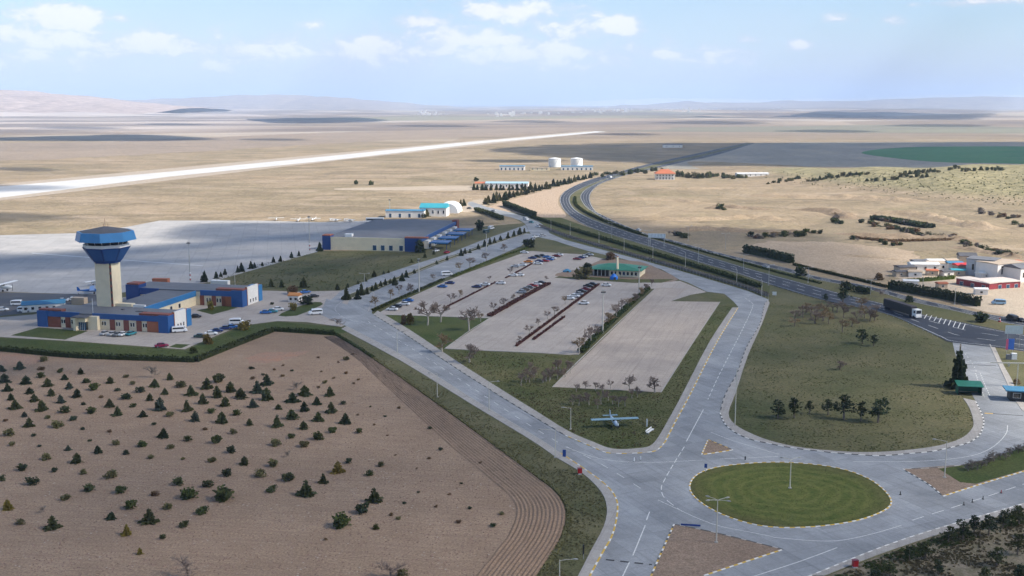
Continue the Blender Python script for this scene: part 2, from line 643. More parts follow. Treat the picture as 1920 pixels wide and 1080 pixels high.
M = {}
M['steppe'] = steppe_mat()
M['lawn'] = ground_mat('lawn', ((.054, .070, .020), (.135, .122, .056), (.090, .094, .034)), .05, .26, 1.5, bump=.12, bump_scale=1.2)
M['lawn_green'] = ground_mat('lawn_green', ((.042, .068, .016), (.085, .095, .032), (.066, .082, .024)), .07, .34, 1.7, bump=.12, bump_scale=1.3)
M['lawn_dry'] = ground_mat('lawn_dry', ((.058, .070, .026), (.17, .145, .075), (.105, .103, .046)), .028, .15, 1.2, bump=.15, bump_scale=1.0)
M['verge'] = ground_mat('verge', ((.075, .08, .035), (.145, .13, .07), (.11, .108, .052)), .06, .4, 1.8, bump=.1, bump_scale=1.5)
M['soil'] = ground_mat('soil', ((.29, .205, .138), (.345, .25, .172), (.235, .165, .112)), .02, .12, 2.2, bump=.12, bump_scale=2.2, speck=((.40, .35, .30), .9, .2), rows=(R(-8), .9, 14.0, (.215, .145, .108), .5))
M['furrow'] = ground_mat('furrow', ((.25, .172, .118), (.30, .21, .145), (.21, .145, .10)), .03, .3, 3.0, bump=.06, bump_scale=3.0)
M['red_soil'] = ground_mat('red_soil', ((.35, .19, .12), (.29, .19, .135), (.26, .195, .15)), .05, .35, 2.0)
M['island_soil'] = ground_mat('island_soil', ((.245, .178, .13), (.29, .215, .16), (.205, .15, .108)), .08, .6, 2.6, bump=.06, bump_scale=2.5)
M['pine_litter'] = ground_mat('pine_litter', ((.20, .165, .115), (.26, .215, .16), (.10, .10, .05)), .07, .5, 2.2, bump=.12, bump_scale=2)
M['scrub'] = ground_mat('scrub', ((.28, .22, .165), (.205, .165, .13), (.35, .275, .205)), .004, .03, .3, stretch=(.5, 1, 1))
M['fallow'] = ground_mat('fallow', ((.36, .275, .195), (.42, .325, .235), (.30, .235, .16)), .02, .12, .7)
M['pink_field'] = ground_mat('pink_field', ((.42, .31, .22), (.47, .355, .255), (.36, .275, .195)), .012, .5, .9, stretch=(1, .25, 1))
M['grey_field'] = ground_mat('grey_field', ((.27, .245, .205), (.31, .28, .235), (.25, .235, .19)), .004, .02, .3, stretch=(.3, 1, 1))
M['green_crop'] = ground_mat('green_crop', ((.03, .17, .06), (.05, .18, .07), (.09, .19, .09)), .006, .03, .3, stretch=(.3, 1, 1))
M['brush_ground'] = ground_mat('brush_ground', ((.23, .18, .125), (.30, .235, .155), (.17, .145, .09)), .02, .12, .8)
M['yard'] = ground_mat('yard', ((.42, .34, .26), (.50, .41, .31), (.36, .30, .225)), .05, .3, 1.5)
_pd = (G(1029, 533) - G(834, 654))
PARK_ANG = math.atan2(_pd.y, _pd.x)
_ra = (G(1060, 850) - G(760, 668)); ROAD_A_ANG = math.atan2(_ra.y, _ra.x)
M['road'] = concrete('road_concrete', (.32, .33, .34), (.205, .215, .225), ROAD_A_ANG, (6.0, 4.2), joint=.08, joint_dark=.80, tone=.09, stain=.5)
M['road_b'] = concrete('junction_concrete', (.345, .35, .355), (.285, .29, .30), R(68), (5.0, 5.0), joint=.10, joint_dark=.74, tone=.05)
M['lot'] = concrete('lot_concrete', (.43, .375, .325), (.33, .29, .255), PARK_ANG, (5.0, 5.0), joint=.12, joint_dark=.88, tone=.045, stain=.35)
M['lot_warm'] = concrete('lot_concrete_warm', (.44, .37, .305), (.33, .28, .24), PARK_ANG, (7.0, 5.0), joint=.14, joint_dark=.88, tone=.05, stain=.4)
M['apron'] = concrete('apron_concrete', (.44, .42, .40), (.31, .305, .30), R(12), (7.5, 7.5), joint=.25, joint_dark=.85, tone=.06, stain=.35)
M['paving'] = concrete('sidewalk_paving', (.37, .345, .315), (.30, .28, .26), PARK_ANG, (2.0, 2.0), joint=.06, joint_dark=.85, tone=.06)
M['kerb'] = plain('kerb_concrete', (.40, .375, .345), .85, var=.2)
M['kerb_white'] = plain('kerb_white_paint', (.72, .70, .66), .7, var=.22, scale=1.3)
M['kerb_yellow'] = plain('kerb_yellow_paint', (.62, .40, .06), .7, var=.25, scale=1.3)
M['kerb_dark'] = plain('kerb_dark_paint', (.10, .10, .10), .8, var=.3, scale=1.3)
M['paint'] = plain('road_paint', (.66, .66, .64), .75, var=.3, scale=1.5)
M['dark_paint'] = plain('speed_bump_black', (.045, .045, .05), .8, var=.2)
M['asphalt'] = asphalt('asphalt', (.030, .036, .050), (.10, .105, .12))
M['asphalt_old'] = asphalt('asphalt_old', (.10, .10, .105), (.17, .17, .17))
M['runway'] = plain('runway_concrete', (.60, .585, .555), .8, var=.16, scale=.03)
M['shoulder'] = ground_mat('runway_shoulder', ((.40, .33, .26), (.36, .30, .235), (.43, .36, .28)), .01, .05, .4)

# ------------------------------------------------------------------ terrain: one sheet to the horizon
fa = np.concatenate([np.arange(-46, 46.01, .25), np.arange(50, 314, 4.0)])
fr = np.concatenate([[0.5, 60, 150], np.geomspace(300, 90000, 230)])
A, RR = np.meshgrid(np.radians(fa), fr)
gx, gy = np.sin(A) * RR, np.cos(A) * RR
gz = height(gx, gy)
na, nr = len(fa), len(fr)
gv = np.stack([gx, gy, gz], -1).reshape(-1, 3)
ii = np.arange(nr - 1)[:, None] * na
jj = np.arange(na)[None, :]
j2 = (jj + 1) % na
gf = np.stack([ii + jj, ii + na + jj, ii + na + j2, ii + j2], -1).reshape(-1, 4)
gf = gf[:, ::-1]
gm = bpy.data.meshes.new('ground')
gm.from_pydata(gv.tolist(), [], gf.tolist())
gm.polygons.foreach_set('use_smooth', [True] * len(gm.polygons))
gm.materials.append(M['steppe'])
tag(link('ground', gm), kind='structure')


# ------------------------------------------------------------------ far hills: ridges with depth
def ridge(name, prof, dist, depth, mat, rough, seed, base=-30):
    """a range of hills: crest profile in photograph coordinates, standing dist metres out"""
    xs = np.arange(prof[0][0], prof[-1][0] + 1, 3.0)
    ys = np.interp(xs, [p[0] for p in prof], [p[1] for p in prof])
    V, nrow = [], 15
    for k, (px, py) in enumerate(zip(xs, ys)):
        d = ray(px, py)
        for r in range(nrow):
            s = -1 + 2 * r / (nrow - 1)
            y = dist + s * depth
            x = d.x / d.y * dist * (1 + .25 * s * depth / dist)
            hc = CAMH + d.z / d.y * dist
            n = mnoise.fractal(Vector((x / (depth * .45) + seed, y / (depth * .45), seed)), .9, 2.1, 5)
            n2 = mnoise.fractal(Vector((px / 30 + seed, seed, 0)), 1, 2, 4)
            hh = base + (hc - base + n2 * rough) * max(0, math.cos(s * math.pi / 2)) ** .8
            hh += n * rough * 1.6 * (1 - abs(s)) * (0.35 + abs(s))
            V.append((x, y, hh))
    Fc = []
    for k in range(len(xs) - 1):
        for r in range(nrow - 1):
            a = k * nrow + r
            Fc.append((a, a + nrow, a + nrow + 1, a + 1))
    return tag(link(name, mesh(name, V, Fc, mat, smooth=True)), kind='structure')


M['hill_near'] = ground_mat('hill_earth', ((.52, .41, .345), (.40, .32, .27), (.33, .265, .23)), .0006, .003, .012)
M['hill_far'] = ground_mat('hill_scrub', ((.30, .25, .215), (.25, .22, .20), (.40, .32, .24)), .0004, .002, .01)
M['snow'] = ground_mat('snow_mountain', ((.80, .80, .82), (.72, .72, .76), (.45, .44, .45)), .0003, .0012, .006)
ridge('hills', [(-200, 175), (-60, 168), (30, 170), (90, 176), (150, 180), (230, 190), (300, 197), (380, 202)], 9500, 2600, M['hill_near'], 12, 3.1)
ridge('hills', [(140, 196), (220, 189), (300, 187), (350, 185), (430, 180), (500, 178), (560, 179), (640, 183), (720, 190), (800, 197), (880, 203)], 19000, 5000, M['hill_far'], 22, 8.4)
ridge('hills', [(1090, 203), (1160, 197), (1230, 194), (1285, 190), (1330, 193), (1420, 192), (1480, 188), (1540, 191), (1640, 189), (1720, 186), (1800, 183), (1850, 182), (1920, 185), (2100, 184)], 22000, 5000, M['hill_far'], 26, 5.7)
ridge('mountains', [(1000, 199), (1140, 188), (1240, 185), (1380, 185.5), (1520, 186), (1650, 184), (1760, 178), (1830, 175), (1900, 178), (2100, 181)], 42000, 8000, M['snow'], 45, 1.9)
ridge('hills', [(780, 208), (880, 204), (960, 203), (1040, 204), (1120, 203), (1200, 205)], 27000, 4000, M['hill_far'], 14, 6.2)


# ------------------------------------------------------------------ clouds whose shadows lie on the land
def cloud_mat():
    m = bpy.data.materials.new('cloud')
    m.use_nodes = True
    nt = NT(m.node_tree)
    at = nt.add('ShaderNodeAttribute', attribute_name='cover')
    pos = nt.add('ShaderNodeNewGeometry').outputs['Position']
    n = nt.rng(nt.noise(pos, .012, 5, .65), .3, .7, .55, 1.25)
    a = nt.math('MULTIPLY', at.outputs['Fac'], n, clamp=True)
    df = nt.add('ShaderNodeBsdfDiffuse'); df.inputs[0].default_value = (.95, .95, .95, 1)
    tr = nt.add('ShaderNodeBsdfTranslucent'); tr.inputs[0].default_value = (.95, .95, .95, 1)
    tp = nt.add('ShaderNodeBsdfTransparent')
    m1, m2 = nt.add('ShaderNodeMixShader'), nt.add('ShaderNodeMixShader')
    m1.inputs[0].default_value = .5
    nt.l.new(df.outputs[0], m1.inputs[1]); nt.l.new(tr.outputs[0], m1.inputs[2])
    nt.put(m2.inputs[0], a)
    nt.l.new(tp.outputs[0], m2.inputs[1]); nt.l.new(m1.outputs[0], m2.inputs[2])
    o = nt.add('ShaderNodeOutputMaterial')
    nt.l.new(m2.outputs[0], o.inputs[0])
    return m


M['cloud'] = cloud_mat()


def cloud(pts, alt, thick, dmax, edge, seed):
    """cumulus over the ground outline pts as seen along the sun's rays; soft thin rim of width edge (share)"""
    pts = resample(crom(pts, 6) + [pts[0]], max(12.0, sum((pts[i] - pts[i - 1]).length for i in range(len(pts))) / 160))
    sh = sv * (alt / sv.z)
    P = [Vector((p.x + sh.x, p.y + sh.y, alt)) for p in pts]
    c = sum(P, Vector()) / len(P)
    rows = [1.0 + edge * .5, 1.0, 1 - edge * .5, 1 - edge, .72, .5, .3, .12]
    den = [0, dmax * .3, dmax * .75, dmax, dmax, dmax, dmax, dmax]
    V, D, Fc = [], [], []
    N = len(P)
    for top in (0, 1):
        for k, s in enumerate(rows):
            for i, p in enumerate(P):
                jit = 1 + .05 * mnoise.fractal(Vector((p.x, p.y, seed * 90)) / 60, 1, 2, 4)
                q = c + (p - c) * (s * jit)
                e = max(0, 1 - min(s, 1) ** 2) ** .5
                n = mnoise.fractal(Vector((q.x, q.y, seed * 50)) / 90, 1, 2, 4)
                z = alt + ((thick * e * (.7 + .5 * n)) if top else -6 * e * n)
                V.append((q.x, q.y, z)); D.append(den[k])
        V.append((c.x, c.y, alt + (thick * .9 if top else 0))); D.append(dmax)
    off = len(rows) * N + 1
    for top in (0, 1):
        o = off * top
        for k in range(len(rows) - 1):
            for i in range(N):
                j = (i + 1) % N
                a, b_, c_, d_ = o + k * N + i, o + k * N + j, o + (k + 1) * N + j, o + (k + 1) * N + i
                Fc.append((a, b_, c_, d_) if top else (d_, c_, b_, a))
        for i in range(N):
            Fc.append((o + (len(rows) - 1) * N + i, o + (len(rows) - 1) * N + (i + 1) % N, o + off - 1))
    me = mesh('cloud', V, Fc, M['cloud'], smooth=True)
    at = me.attributes.new('cover', 'FLOAT', 'POINT')
    at.data.foreach_set('value', D)
    return tag(link('cloud', me), kind='structure')


XY = lambda x, y: Vector((x, y, 0))
cloud([XY(-900, 400)] + GP([(-300, 484), (0, 475), (250, 479), (480, 488), (640, 487), (760, 474), (900, 432), (960, 414), (1030, 404), (1100, 398), (1160, 408), (1250, 426), (1400, 430),
      (1500, 430), (1600, 452), (1680, 486), (1690, 514), (1760, 548), (1830, 590), (1875, 680), (1888, 760), (1990, 810)]) + [XY(230, 120), XY(330, 0), XY(260, -330), XY(-300, -420), XY(-900, -200)], 900, 260, .50, .028, 1)
cloud(GP([(318, 449), (345, 434), (430, 420), (600, 417.5), (760, 414), (890, 409), (905, 440), (780, 457), (620, 453), (450, 451)]), 900, 60, .62, .12, 2)
cloud(GP([(950, 283), (1050, 273), (1250, 268), (1400, 268), (1700, 267), (2100, 267), (2300, 290), (2100, 316), (1600, 316), (1300, 315), (1240, 307), (1130, 302), (1030, 291)]), 900, 220, .74, .08, 3)
cloud(GP([(-200, 259), (0, 258), (180, 256), (240, 252), (340, 255), (400, 262), (240, 264.5), (0, 264), (-200, 264)]), 900, 150, .97, .10, 4)
cloud(GP([(470, 223), (560, 221), (650, 222), (730, 225), (640, 230), (520, 230)]), 900, 150, .97, .10, 5)
cloud(GP([(1300, 219), (1480, 216), (1580, 211), (1700, 213), (1850, 214), (1830, 221), (1650, 224), (1500, 223)]), 1000, 200, .95, .10, 6)
cloud(GP([(-160, 398), (40, 399), (140, 409), (60, 416), (-160, 420)]), 900, 40, .5, .25, 7)
cloud(GP([(-160, 346), (20, 347), (130, 350), (90, 357), (-160, 362)]), 900, 40, .5, .25, 8)
cloud(GP([(870, 301), (960, 299), (1060, 300), (1040, 304), (940, 305)]), 900, 40, .6, .25, 9)

for i_, (x_, y_, w_, h_) in enumerate(((150, 240, 90, 2.5), (330, 233, 70, 2), (820, 236, 90, 2.5), (1000, 228, 80, 2), (1330, 231, 120, 2.5), (1560, 246, 90, 3), (1760, 236, 110, 2.5), (1180, 252, 60, 2.5), (60, 318, 60, 4), (520, 262, 60, 2.5))):
    cloud(GP([(x_ - w_, y_), (x_ - w_ * .3, y_ - h_), (x_ + w_ * .5, y_ - h_ * .7), (x_ + w_, y_ + h_ * .2), (x_ + w_ * .4, y_ + h_), (x_ - w_ * .5, y_ + h_ * .6)]), 900 + 60 * (i_ % 3), 90, .5, .3, 20 + i_)


def bank(px, wdt, h, mat, seed):
    """an uneven earth bank along a line"""
    P = resample(crom([GH(x, y) for x, y in px], 5, False), 3.0)
    rows, V, Fc = 11, [], []
    for i, p in enumerate(P):
        t = (P[min(i + 1, len(P) - 1)] - P[max(i - 1, 0)]); t.z = 0; t.normalize()
        s = Vector((t.y, -t.x, 0))
        k = min(1, i / 5, (len(P) - 1 - i) / 5)
        for r_ in range(rows):
            u = -1 + 2 * r_ / (rows - 1)
            q = p + s * u * wdt * (.8 + .35 * mnoise.noise(Vector((i * .15, seed, 0))))
            n = mnoise.fractal(Vector((q.x / 9, q.y / 9, seed)), 1, 2, 4)
            z = h * k * max(0, math.cos(u * math.pi / 2)) ** 1.3 * (.8 + .7 * n)
            V.append((q.x, q.y, H1(q.x, q.y) - .25 + z))
    for i in range(len(P) - 1):
        for r_ in range(rows - 1):
            a_ = i * rows + r_
            Fc.append((a_, a_ + 1, a_ + rows + 1, a_ + rows))
    return tag(link('earth_bank', mesh('earth_bank', V, Fc, mat, smooth=True)), kind='structure')


M['bank'] = ground_mat('bank_earth', ((.26, .19, .125), (.34, .255, .175), (.19, .145, .095)), .03, .18, .9, bump=.5, bump_scale=.6)
M['bank_pale'] = ground_mat('pale_bank_earth', ((.34, .255, .165), (.40, .305, .21), (.265, .205, .13)), .02, .12, .8, bump=.5, bump_scale=.5)
for i_, (ln_, w_, h_, m_) in enumerate((
        ([(1335, 393), (1350, 388), (1400, 391), (1460, 394)], 9, 2.6, 'bank'), ([(1150, 372), (1260, 376), (1340, 384)], 14, 2.0, 'bank_pale'), ([(1480, 392), (1560, 398), (1600, 412)], 12, 3.0, 'bank'), ([(1180, 408), (1290, 412), (1400, 408), (1480, 414)], 15, 2.4, 'bank_pale'),
        ([(1240, 434), (1330, 430), (1430, 436), (1540, 436)], 11, 2.4, 'bank'), ([(1560, 436), (1660, 444), (1760, 446), (1850, 456)], 10, 2.2, 'bank'), ([(1620, 398), (1720, 404), (1800, 420), (1880, 432)], 16, 3.2, 'bank_pale'), ([(1780, 462), (1850, 472), (1930, 486)], 8, 2.2, 'bank'),
        ([(1200, 350), (1290, 354), (1380, 352)], 14, 1.6, 'bank_pale'), ([(1400, 366), (1500, 370), (1620, 372), (1740, 380)], 18, 3.0, 'bank_pale'), ([(1560, 478), (1640, 482), (1700, 490)], 8, 1.2, 'bank_pale'))):
    bank(ln_, w_, h_, M[m_], i_ * 3.7 + 1)

# ------------------------------------------------------------------ setting: sheets on the ground
sheet('scrubland', [(-300, 305), (0, 302), (300, 288), (640, 268), (900, 255), (1100, 246), (1240, 243), (1240, 238), (1000, 240), (700, 246), (400, 257), (200, 266), (0, 268), (-300, 270)], 20, M['scrub'], 3, rough=14)
sheet('grey_field', [(1236, 316), (1300, 291), (1400, 268.5), (1500, 267), (2100, 266), (2100, 319), (1600, 320), (1400, 319)], 20, M['grey_field'])
sheet('crop_field', [(1615, 287), (1660, 279), (1760, 275), (2000, 277), (2000, 305), (1860, 306), (1760, 304), (1680, 297)], 45, M['green_crop'], 4)
sheet('runway_shoulder', [(-300, 402), (0, 376), (640, 300), (1140, 246.5), (1100, 245.5), (640, 286), (0, 345), (-300, 380)], 22, M['shoulder'])
sheet('runway', [(-300, 398), (0, 371), (320, 331), (640, 298.5), (900, 269), (1135, 247.3), (1118, 246), (860, 268), (640, 290.5), (320, 322), (0, 350), (-300, 374)], 34, M['runway'])
sheet('dirt_track', [(640, 353), (760, 350), (880, 348), (890, 357), (760, 357), (640, 356)], 8, M['yard'], 3)
sheet('dirt_track', [(860, 395), (880, 378), (905, 374), (920, 380), (912, 386), (900, 392), (880, 398)], 8, M['yard'], 3)
sheet('ploughed_field', [(912, 389), (990, 366), (1060, 347), (1108, 335), (1078, 350), (1056, 362), (1047, 372), (1048, 386), (1062, 405), (1040, 408), (1000, 406), (960, 398)], 6, M['pink_field'], 3)
sheet('brush_patch', [(1250, 440), (1420, 428), (1500, 432), (1560, 405), (1640, 408), (1745, 420), (1790, 440), (1840, 462), (1700, 470), (1560, 462), (1480, 452), (1380, 462), (1290, 470)], 6, M['brush_ground'], 3, rough=5)
sheet('fallow_field', [(1390, 462), (1500, 452), (1640, 462), (1720, 480), (1690, 505), (1650, 525), (1560, 512), (1490, 492)], 7, M['fallow'], 3, rough=4)
sheet('village_yard', [(1670, 515), (1720, 500), (1800, 497), (1930, 495), (2050, 510), (2050, 600), (1930, 600), (1870, 585), (1800, 560), (1720, 540)], 8, M['yard'], 2, rough=2)
# near grass: everything inside the airport fence
sheet('lawn', [(-500, 700), (-500, 560), (0, 560), (380, 532), (600, 470), (760, 470), (900, 425), (985, 418), (1070, 420), (1120, 430), (1260, 468), (1380, 508), (1444, 530), (1540, 558), (1655, 584), (1720, 610), (1790, 640), (2050, 680), (2300, 800), (2300, 1300), (-700, 1300), (-700, 800)], 1, M['verge'])
sheet('highway_verge', [(930, 380), (1040, 404), (1100, 425), (1165, 448), (1260, 476), (1380, 514), (1444, 536), (1440, 562), (1300, 520), (1200, 490), (1060, 452), (985, 420), (940, 398)], 2, M['lawn'])
sheet('meadow', [(388, 531), (470, 499), (600, 472), (700, 472), (796, 476), (780, 494), (700, 522), (640, 545), (560, 548), (500, 540)], 3, M['lawn_dry'])
sheet('lawn', [(1385, 735), (1403, 665), (1428, 609), (1445, 566), (1540, 576), (1650, 596), (1716, 620), (1764, 646), (1775, 680), (1795, 720), (1806, 747), (1818, 766), (1825, 791), (1822, 805), (1803, 822), (1761, 836), (1705, 844),
      (1650, 848), (1594, 848), (1511, 841), (1455, 831), (1413, 816), (1379, 797), (1366, 776)], 4, M['lawn_dry'])
sheet('lawn', [(707, 590), (830, 594), (918, 597), (834, 654), (890, 657), (1070, 666), (1085, 667), (1037, 726), (1239, 736), (1350, 566), (1300, 552), (1350, 550), (1380, 570), (1294, 744), (1247, 832), (1220, 846), (1130, 846), (1060, 822), (930, 742), (760, 632), (690, 586)], 4, M['lawn'])

# ------------------------------------------------------------------ roads, lots, kerbs, markings
sheet('apron', [(-400, 585), (-400, 454), (0, 441), (150, 437), (240, 425), (300, 413.5), (480, 413.5), (600, 416.5), (730, 412), (745, 425), (640, 445), (612, 468), (598, 471), (395, 529), (300, 538), (200, 553), (0, 547)], 5, M['apron'])
sheet('apron_marking', [(60, 474), (380, 498), (382, 499), (60, 475.4)], 7, M['paint'])
sheet('service_road', [(-300, 549), (0, 548), (190, 553), (215, 560), (120, 572), (60, 585), (-300, 630)], 6, M['asphalt_old'])
sheet('forecourt', [(-200, 622), (0, 632), (125, 639), (347, 655), (366, 646), (450, 611), (520, 602), (575, 604), (640, 613), (690, 590), (640, 545), (560, 547), (500, 545), (380, 546), (240, 556), (60, 590), (-200, 612)], 7, M['lot'])
sheet('lawn', [(20, 629), (72, 614), (165, 621), (122, 637)], 9, M['lawn_green'])
sheet('lawn', [(368, 582), (420, 572), (446, 577), (398, 590)], 9, M['lawn_green'])
sheet('lawn', [(522, 592), (545, 580), (590, 566), (606, 570), (590, 578), (556, 592)], 9, M['lawn_green'], 2)
sheet('lawn', [(316, 651), (330, 645), (357, 646), (340, 653)], 9, M['lawn_green'])
sheet('lawn', [(-200, 640), (0, 633), (125, 640), (347, 657), (370, 647), (455, 612), (520, 603), (640, 614), (660, 622), (620, 628), (515, 618), (370, 674), (130, 666), (0, 652), (-200, 648)], 8, M['lawn_green'])
sheet('service_road', [(600, 580), (640, 545), (700, 521), (785, 493), (838, 477), (900, 452), (985, 422), (992, 434), (924, 453), (838, 482), (820, 489), (760, 513), (700, 535), (652, 553), (640, 570)], 10, M['road'])
sheet('service_road', [(640, 600), (655, 562), (700, 547), (760, 520), (838, 489), (924, 458), (988, 438), (1010, 440), (1000, 452), (952, 472), (869, 508), (824, 525), (740, 562), (700, 580), (695, 592)], 11, M['road'])
sheet('lawn', [(647, 555), (700, 537), (760, 515), (838, 485), (924, 455), (990, 435), (988, 438), (924, 458), (838, 488.5), (760, 520), (700, 547), (655, 562)], 13, M['verge'])
sheet('service_road', [(985, 420), (960, 408), (905, 396), (878, 384), (884, 378), (912, 388), (960, 399), (1010, 416), (1030, 436), (1000, 446)], 12, M['road'], 2)
sheet('access_road', [(688, 582), (760, 627), (850, 687), (930, 738), (1000, 781), (1060, 817), (1105, 836), (1136, 849), (1165, 851), (1205, 849.5), (1231, 845), (1247, 829), (1268, 788), (1294, 740), (1345, 640), (1384.7, 576), (1375, 565), (1358, 551), (1325, 547),
      (1290, 530), (1275, 525), (1240, 505), (1170, 486), (1100, 470), (1040, 452), (1000, 442), (985, 418), (1060, 450), (1200, 487), (1300, 515), (1400, 545), (1442, 562), (1433, 573), (1425, 607), (1400, 651), (1383, 698), (1360, 740), (1350, 775), (1363, 800),
      (1400, 822), (1451, 834), (1483, 840), (1539, 847), (1594, 852), (1650, 855), (1705, 851), (1747, 847), (1789, 838), (1817, 830), (1836, 816), (1844, 797), (1842, 780), (1829, 752), (1812, 720), (1800, 690), (1790, 660), (1786, 642), (1856, 645),
      (1872, 682), (1889, 718), (1900, 744), (1919, 772), (1960, 790), (2150, 760), (2150, 870), (1920, 945), (1700, 1010), (1520, 1080), (1300, 1180), (1040, 1230), (1075, 1140), (1106, 1080), (1130, 1036), (1149, 1001), (1158, 957), (1153.6, 932),
      (1136, 910), (1098.5, 881.6), (1051, 850), (1000, 817), (900, 757), (760, 670), (650, 612), (600, 590), (612, 560)], 14, M['road'])
sheet('parking_lot', [(707, 589.5), (750, 567), (838, 527), (870, 514), (985, 473), (1000, 470), (1090, 477), (1135, 486), (1135, 500), (1060, 513), (1040, 521), (1190, 531), (1275, 527), (1290, 533), (1325, 548), (1295, 553), (1255, 566), (1230, 541), (1211, 543),
      (1085, 664), (1070, 666), (987, 661), (890, 657), (834, 654), (918, 597), (834, 594)], 17, M['lot'])
sheet('parking_lot', [(1037, 726), (1140, 731), (1239, 736), (1350, 566.5), (1256, 565), (1290, 541), (1230, 540)], 19, M['lot_warm'])
sheet('lawn', [(707, 590), (834, 594.5), (917, 597.5), (835, 652), (800, 645), (745, 614)], 16, M['lawn_green'])
sheet('lawn', [(978, 466), (985, 455), (1020, 447), (1060, 458), (1100, 472), (1090, 477), (1000, 471)], 18, M['lawn_dry'], 2)
sheet('lawn', [(1040, 517), (1060, 509), (1100, 502), (1130, 486), (1200, 491), (1240, 507), (1272, 524), (1240, 530), (1180, 529), (1100, 522)], 18, M['island_soil'], 2)
sheet('lawn', [(1042, 520), (1100, 519), (1180, 524), (1266, 523.5), (1240, 530.5), (1180, 530), (1100, 523.5)], 19, M['lawn'])
sheet('lawn', [(704, 586), (740, 567), (760, 560), (838, 527), (833, 523), (790, 540), (735, 562), (694, 580)], 16, M['lawn'])
sheet('lawn', [(846, 518), (900, 497), (985, 464), (995, 466), (985, 473), (870, 514), (850, 521)], 16, M['lawn'])


def slab(name, edge_a, edge_b, mat, lvl=.12, n=3):
    pts = crom(GP(edge_a), n, False) + crom(GP(edge_b), n, False)
    return tag(flat(name, pts, lvl, mat, None, drop=lvl - .01), kind='structure')


KA_L = [(650, 612), (760, 670), (900, 757), (1000, 817), (1051, 850), (1098.5, 881.6), (1136, 910), (1153.6, 932), (1158, 957), (1149, 1001), (1130, 1036), (1106, 1080), (1075, 1140)]
KA_R = [(700, 590), (760, 627), (850, 687), (930, 738), (1000, 781), (1060, 817), (1105, 836), (1136, 849), (1165, 851), (1205, 849.5), (1231, 845), (1247, 829), (1268, 788), (1294, 740), (1345, 640), (1384, 577)]
KD = [(1440, 563), (1433, 573), (1425, 607), (1400, 651), (1383, 698), (1360, 740), (1350, 775), (1363, 800), (1400, 822), (1451, 834), (1483, 840), (1539, 847), (1594, 852), (1650, 855), (1705, 851), (1747, 847), (1789, 838), (1817, 830), (1836, 816), (1844, 797), (1842, 780), (1829, 752)]
slab('sidewalk', KA_L, [(1050, 1140), (1084, 1080), (1108, 1033), (1131.5, 988.7), (1138, 954), (1127, 922.5), (1092, 888), (1043, 858), (990, 822), (890, 762), (750, 676), (640, 617)], M['paving'])
slab('sidewalk', KA_R, [(1373, 577), (1331, 640), (1279, 740), (1254, 786), (1233, 822), (1218, 837), (1196, 841), (1165, 843), (1140, 840), (1112, 829), (1066, 809), (1006, 772), (937, 729), (857, 678), (767, 618), (708, 583)], M['paving'])
slab('sidewalk', KD, [(1805.5, 747), (1818, 766), (1825, 791), (1822, 805), (1803, 822), (1761, 836), (1705, 844), (1650, 848), (1594, 848), (1511, 841), (1455, 830), (1413, 815.5), (1379, 797), (1366, 775), (1380, 735), (1403, 665), (1428, 609), (1443, 568)], M['paving'])
slab('sidewalk', [(1520, 1080), (1700, 1010), (1920, 945), (2150, 870)], [(2150, 892), (1920, 955), (1705, 1020), (1545, 1080)], M['paving'])
slab('sidewalk', [(1856, 646), (1872, 682), (1889, 718), (1900, 744), (1919, 772)], [(1932, 772), (1908, 738), (1897, 712), (1880, 682), (1864, 648)], M['paving'])

BLK = {}


def kerb_run(px, cyc, L=1.0, closed=False, z=.0, h=.15, pts=None, name='kerb'):
    """a kerb of single stones, painted in turn"""
    P = pts or (crom(GP(px), 5, closed) if not closed else crom(GP(px), 5) )
    if closed:
        P = P + [P[0]]
    P = resample(P, L)
    root = tag(link(name, None, None, None, P[0]), kind='structure')
    for i in range(len(P) - 1):
        mk = cyc[i % len(cyc)]
        key = (mk, L, h)
        if key not in BLK:
            mb = MB()
            l, w_, c = L * .49, .16, .03
            mb.v += [(-l, -w_, 0), (l, -w_, 0), (l, w_, 0), (-l, w_, 0), (-l, -w_, h - c), (l, -w_, h - c), (l, w_, h - c), (-l, w_, h - c), (-l + c, -w_ + c, h), (l - c, -w_ + c, h), (l - c, w_ - c, h), (-l + c, w_ - c, h)]
            for a in range(4):
                b_ = (a + 1) % 4
                mb.f += [(a, b_, 4 + b_, 4 + a), (4 + a, 4 + b_, 8 + b_, 8 + a)]
            mb.f.append((8, 9, 10, 11))
            mb.m = [0] * len(mb.f)
            BLK[key] = mb.mesh('kerb_stone', M[mk])
        d = P[i + 1] - P[i]
        o = link('kerb_stone', BLK[key], None, root)
        o.location = (P[i] + P[i + 1]) / 2 - P[0] + Vector((0, 0, z))
        o.rotation_euler.z = math.atan2(d.y, d.x)
    return root


def kerb_plain(px, mat='kerb', h=.15, closed=False):
    P = resample(crom(GP(px), 5, closed), 1.5)
    a, b = offset(P, -.14), offset(P, .14)
    mb = MB()
    for i in range(len(P) - 1):
        for q in ([a[i], a[i + 1], b[i + 1], b[i]],):
            mb.poly([(p.x, p.y, h) for p in reversed(q)])
        for e, s in ((a, 1), (b, -1)):
            v = [(e[i].x, e[i].y, 0), (e[i + 1].x, e[i + 1].y, 0), (e[i + 1].x, e[i + 1].y, h), (e[i].x, e[i].y, h)]
            mb.poly(v if s < 0 else v[::-1])
    return tag(mb.build('kerb', M[mat]), kind='structure')


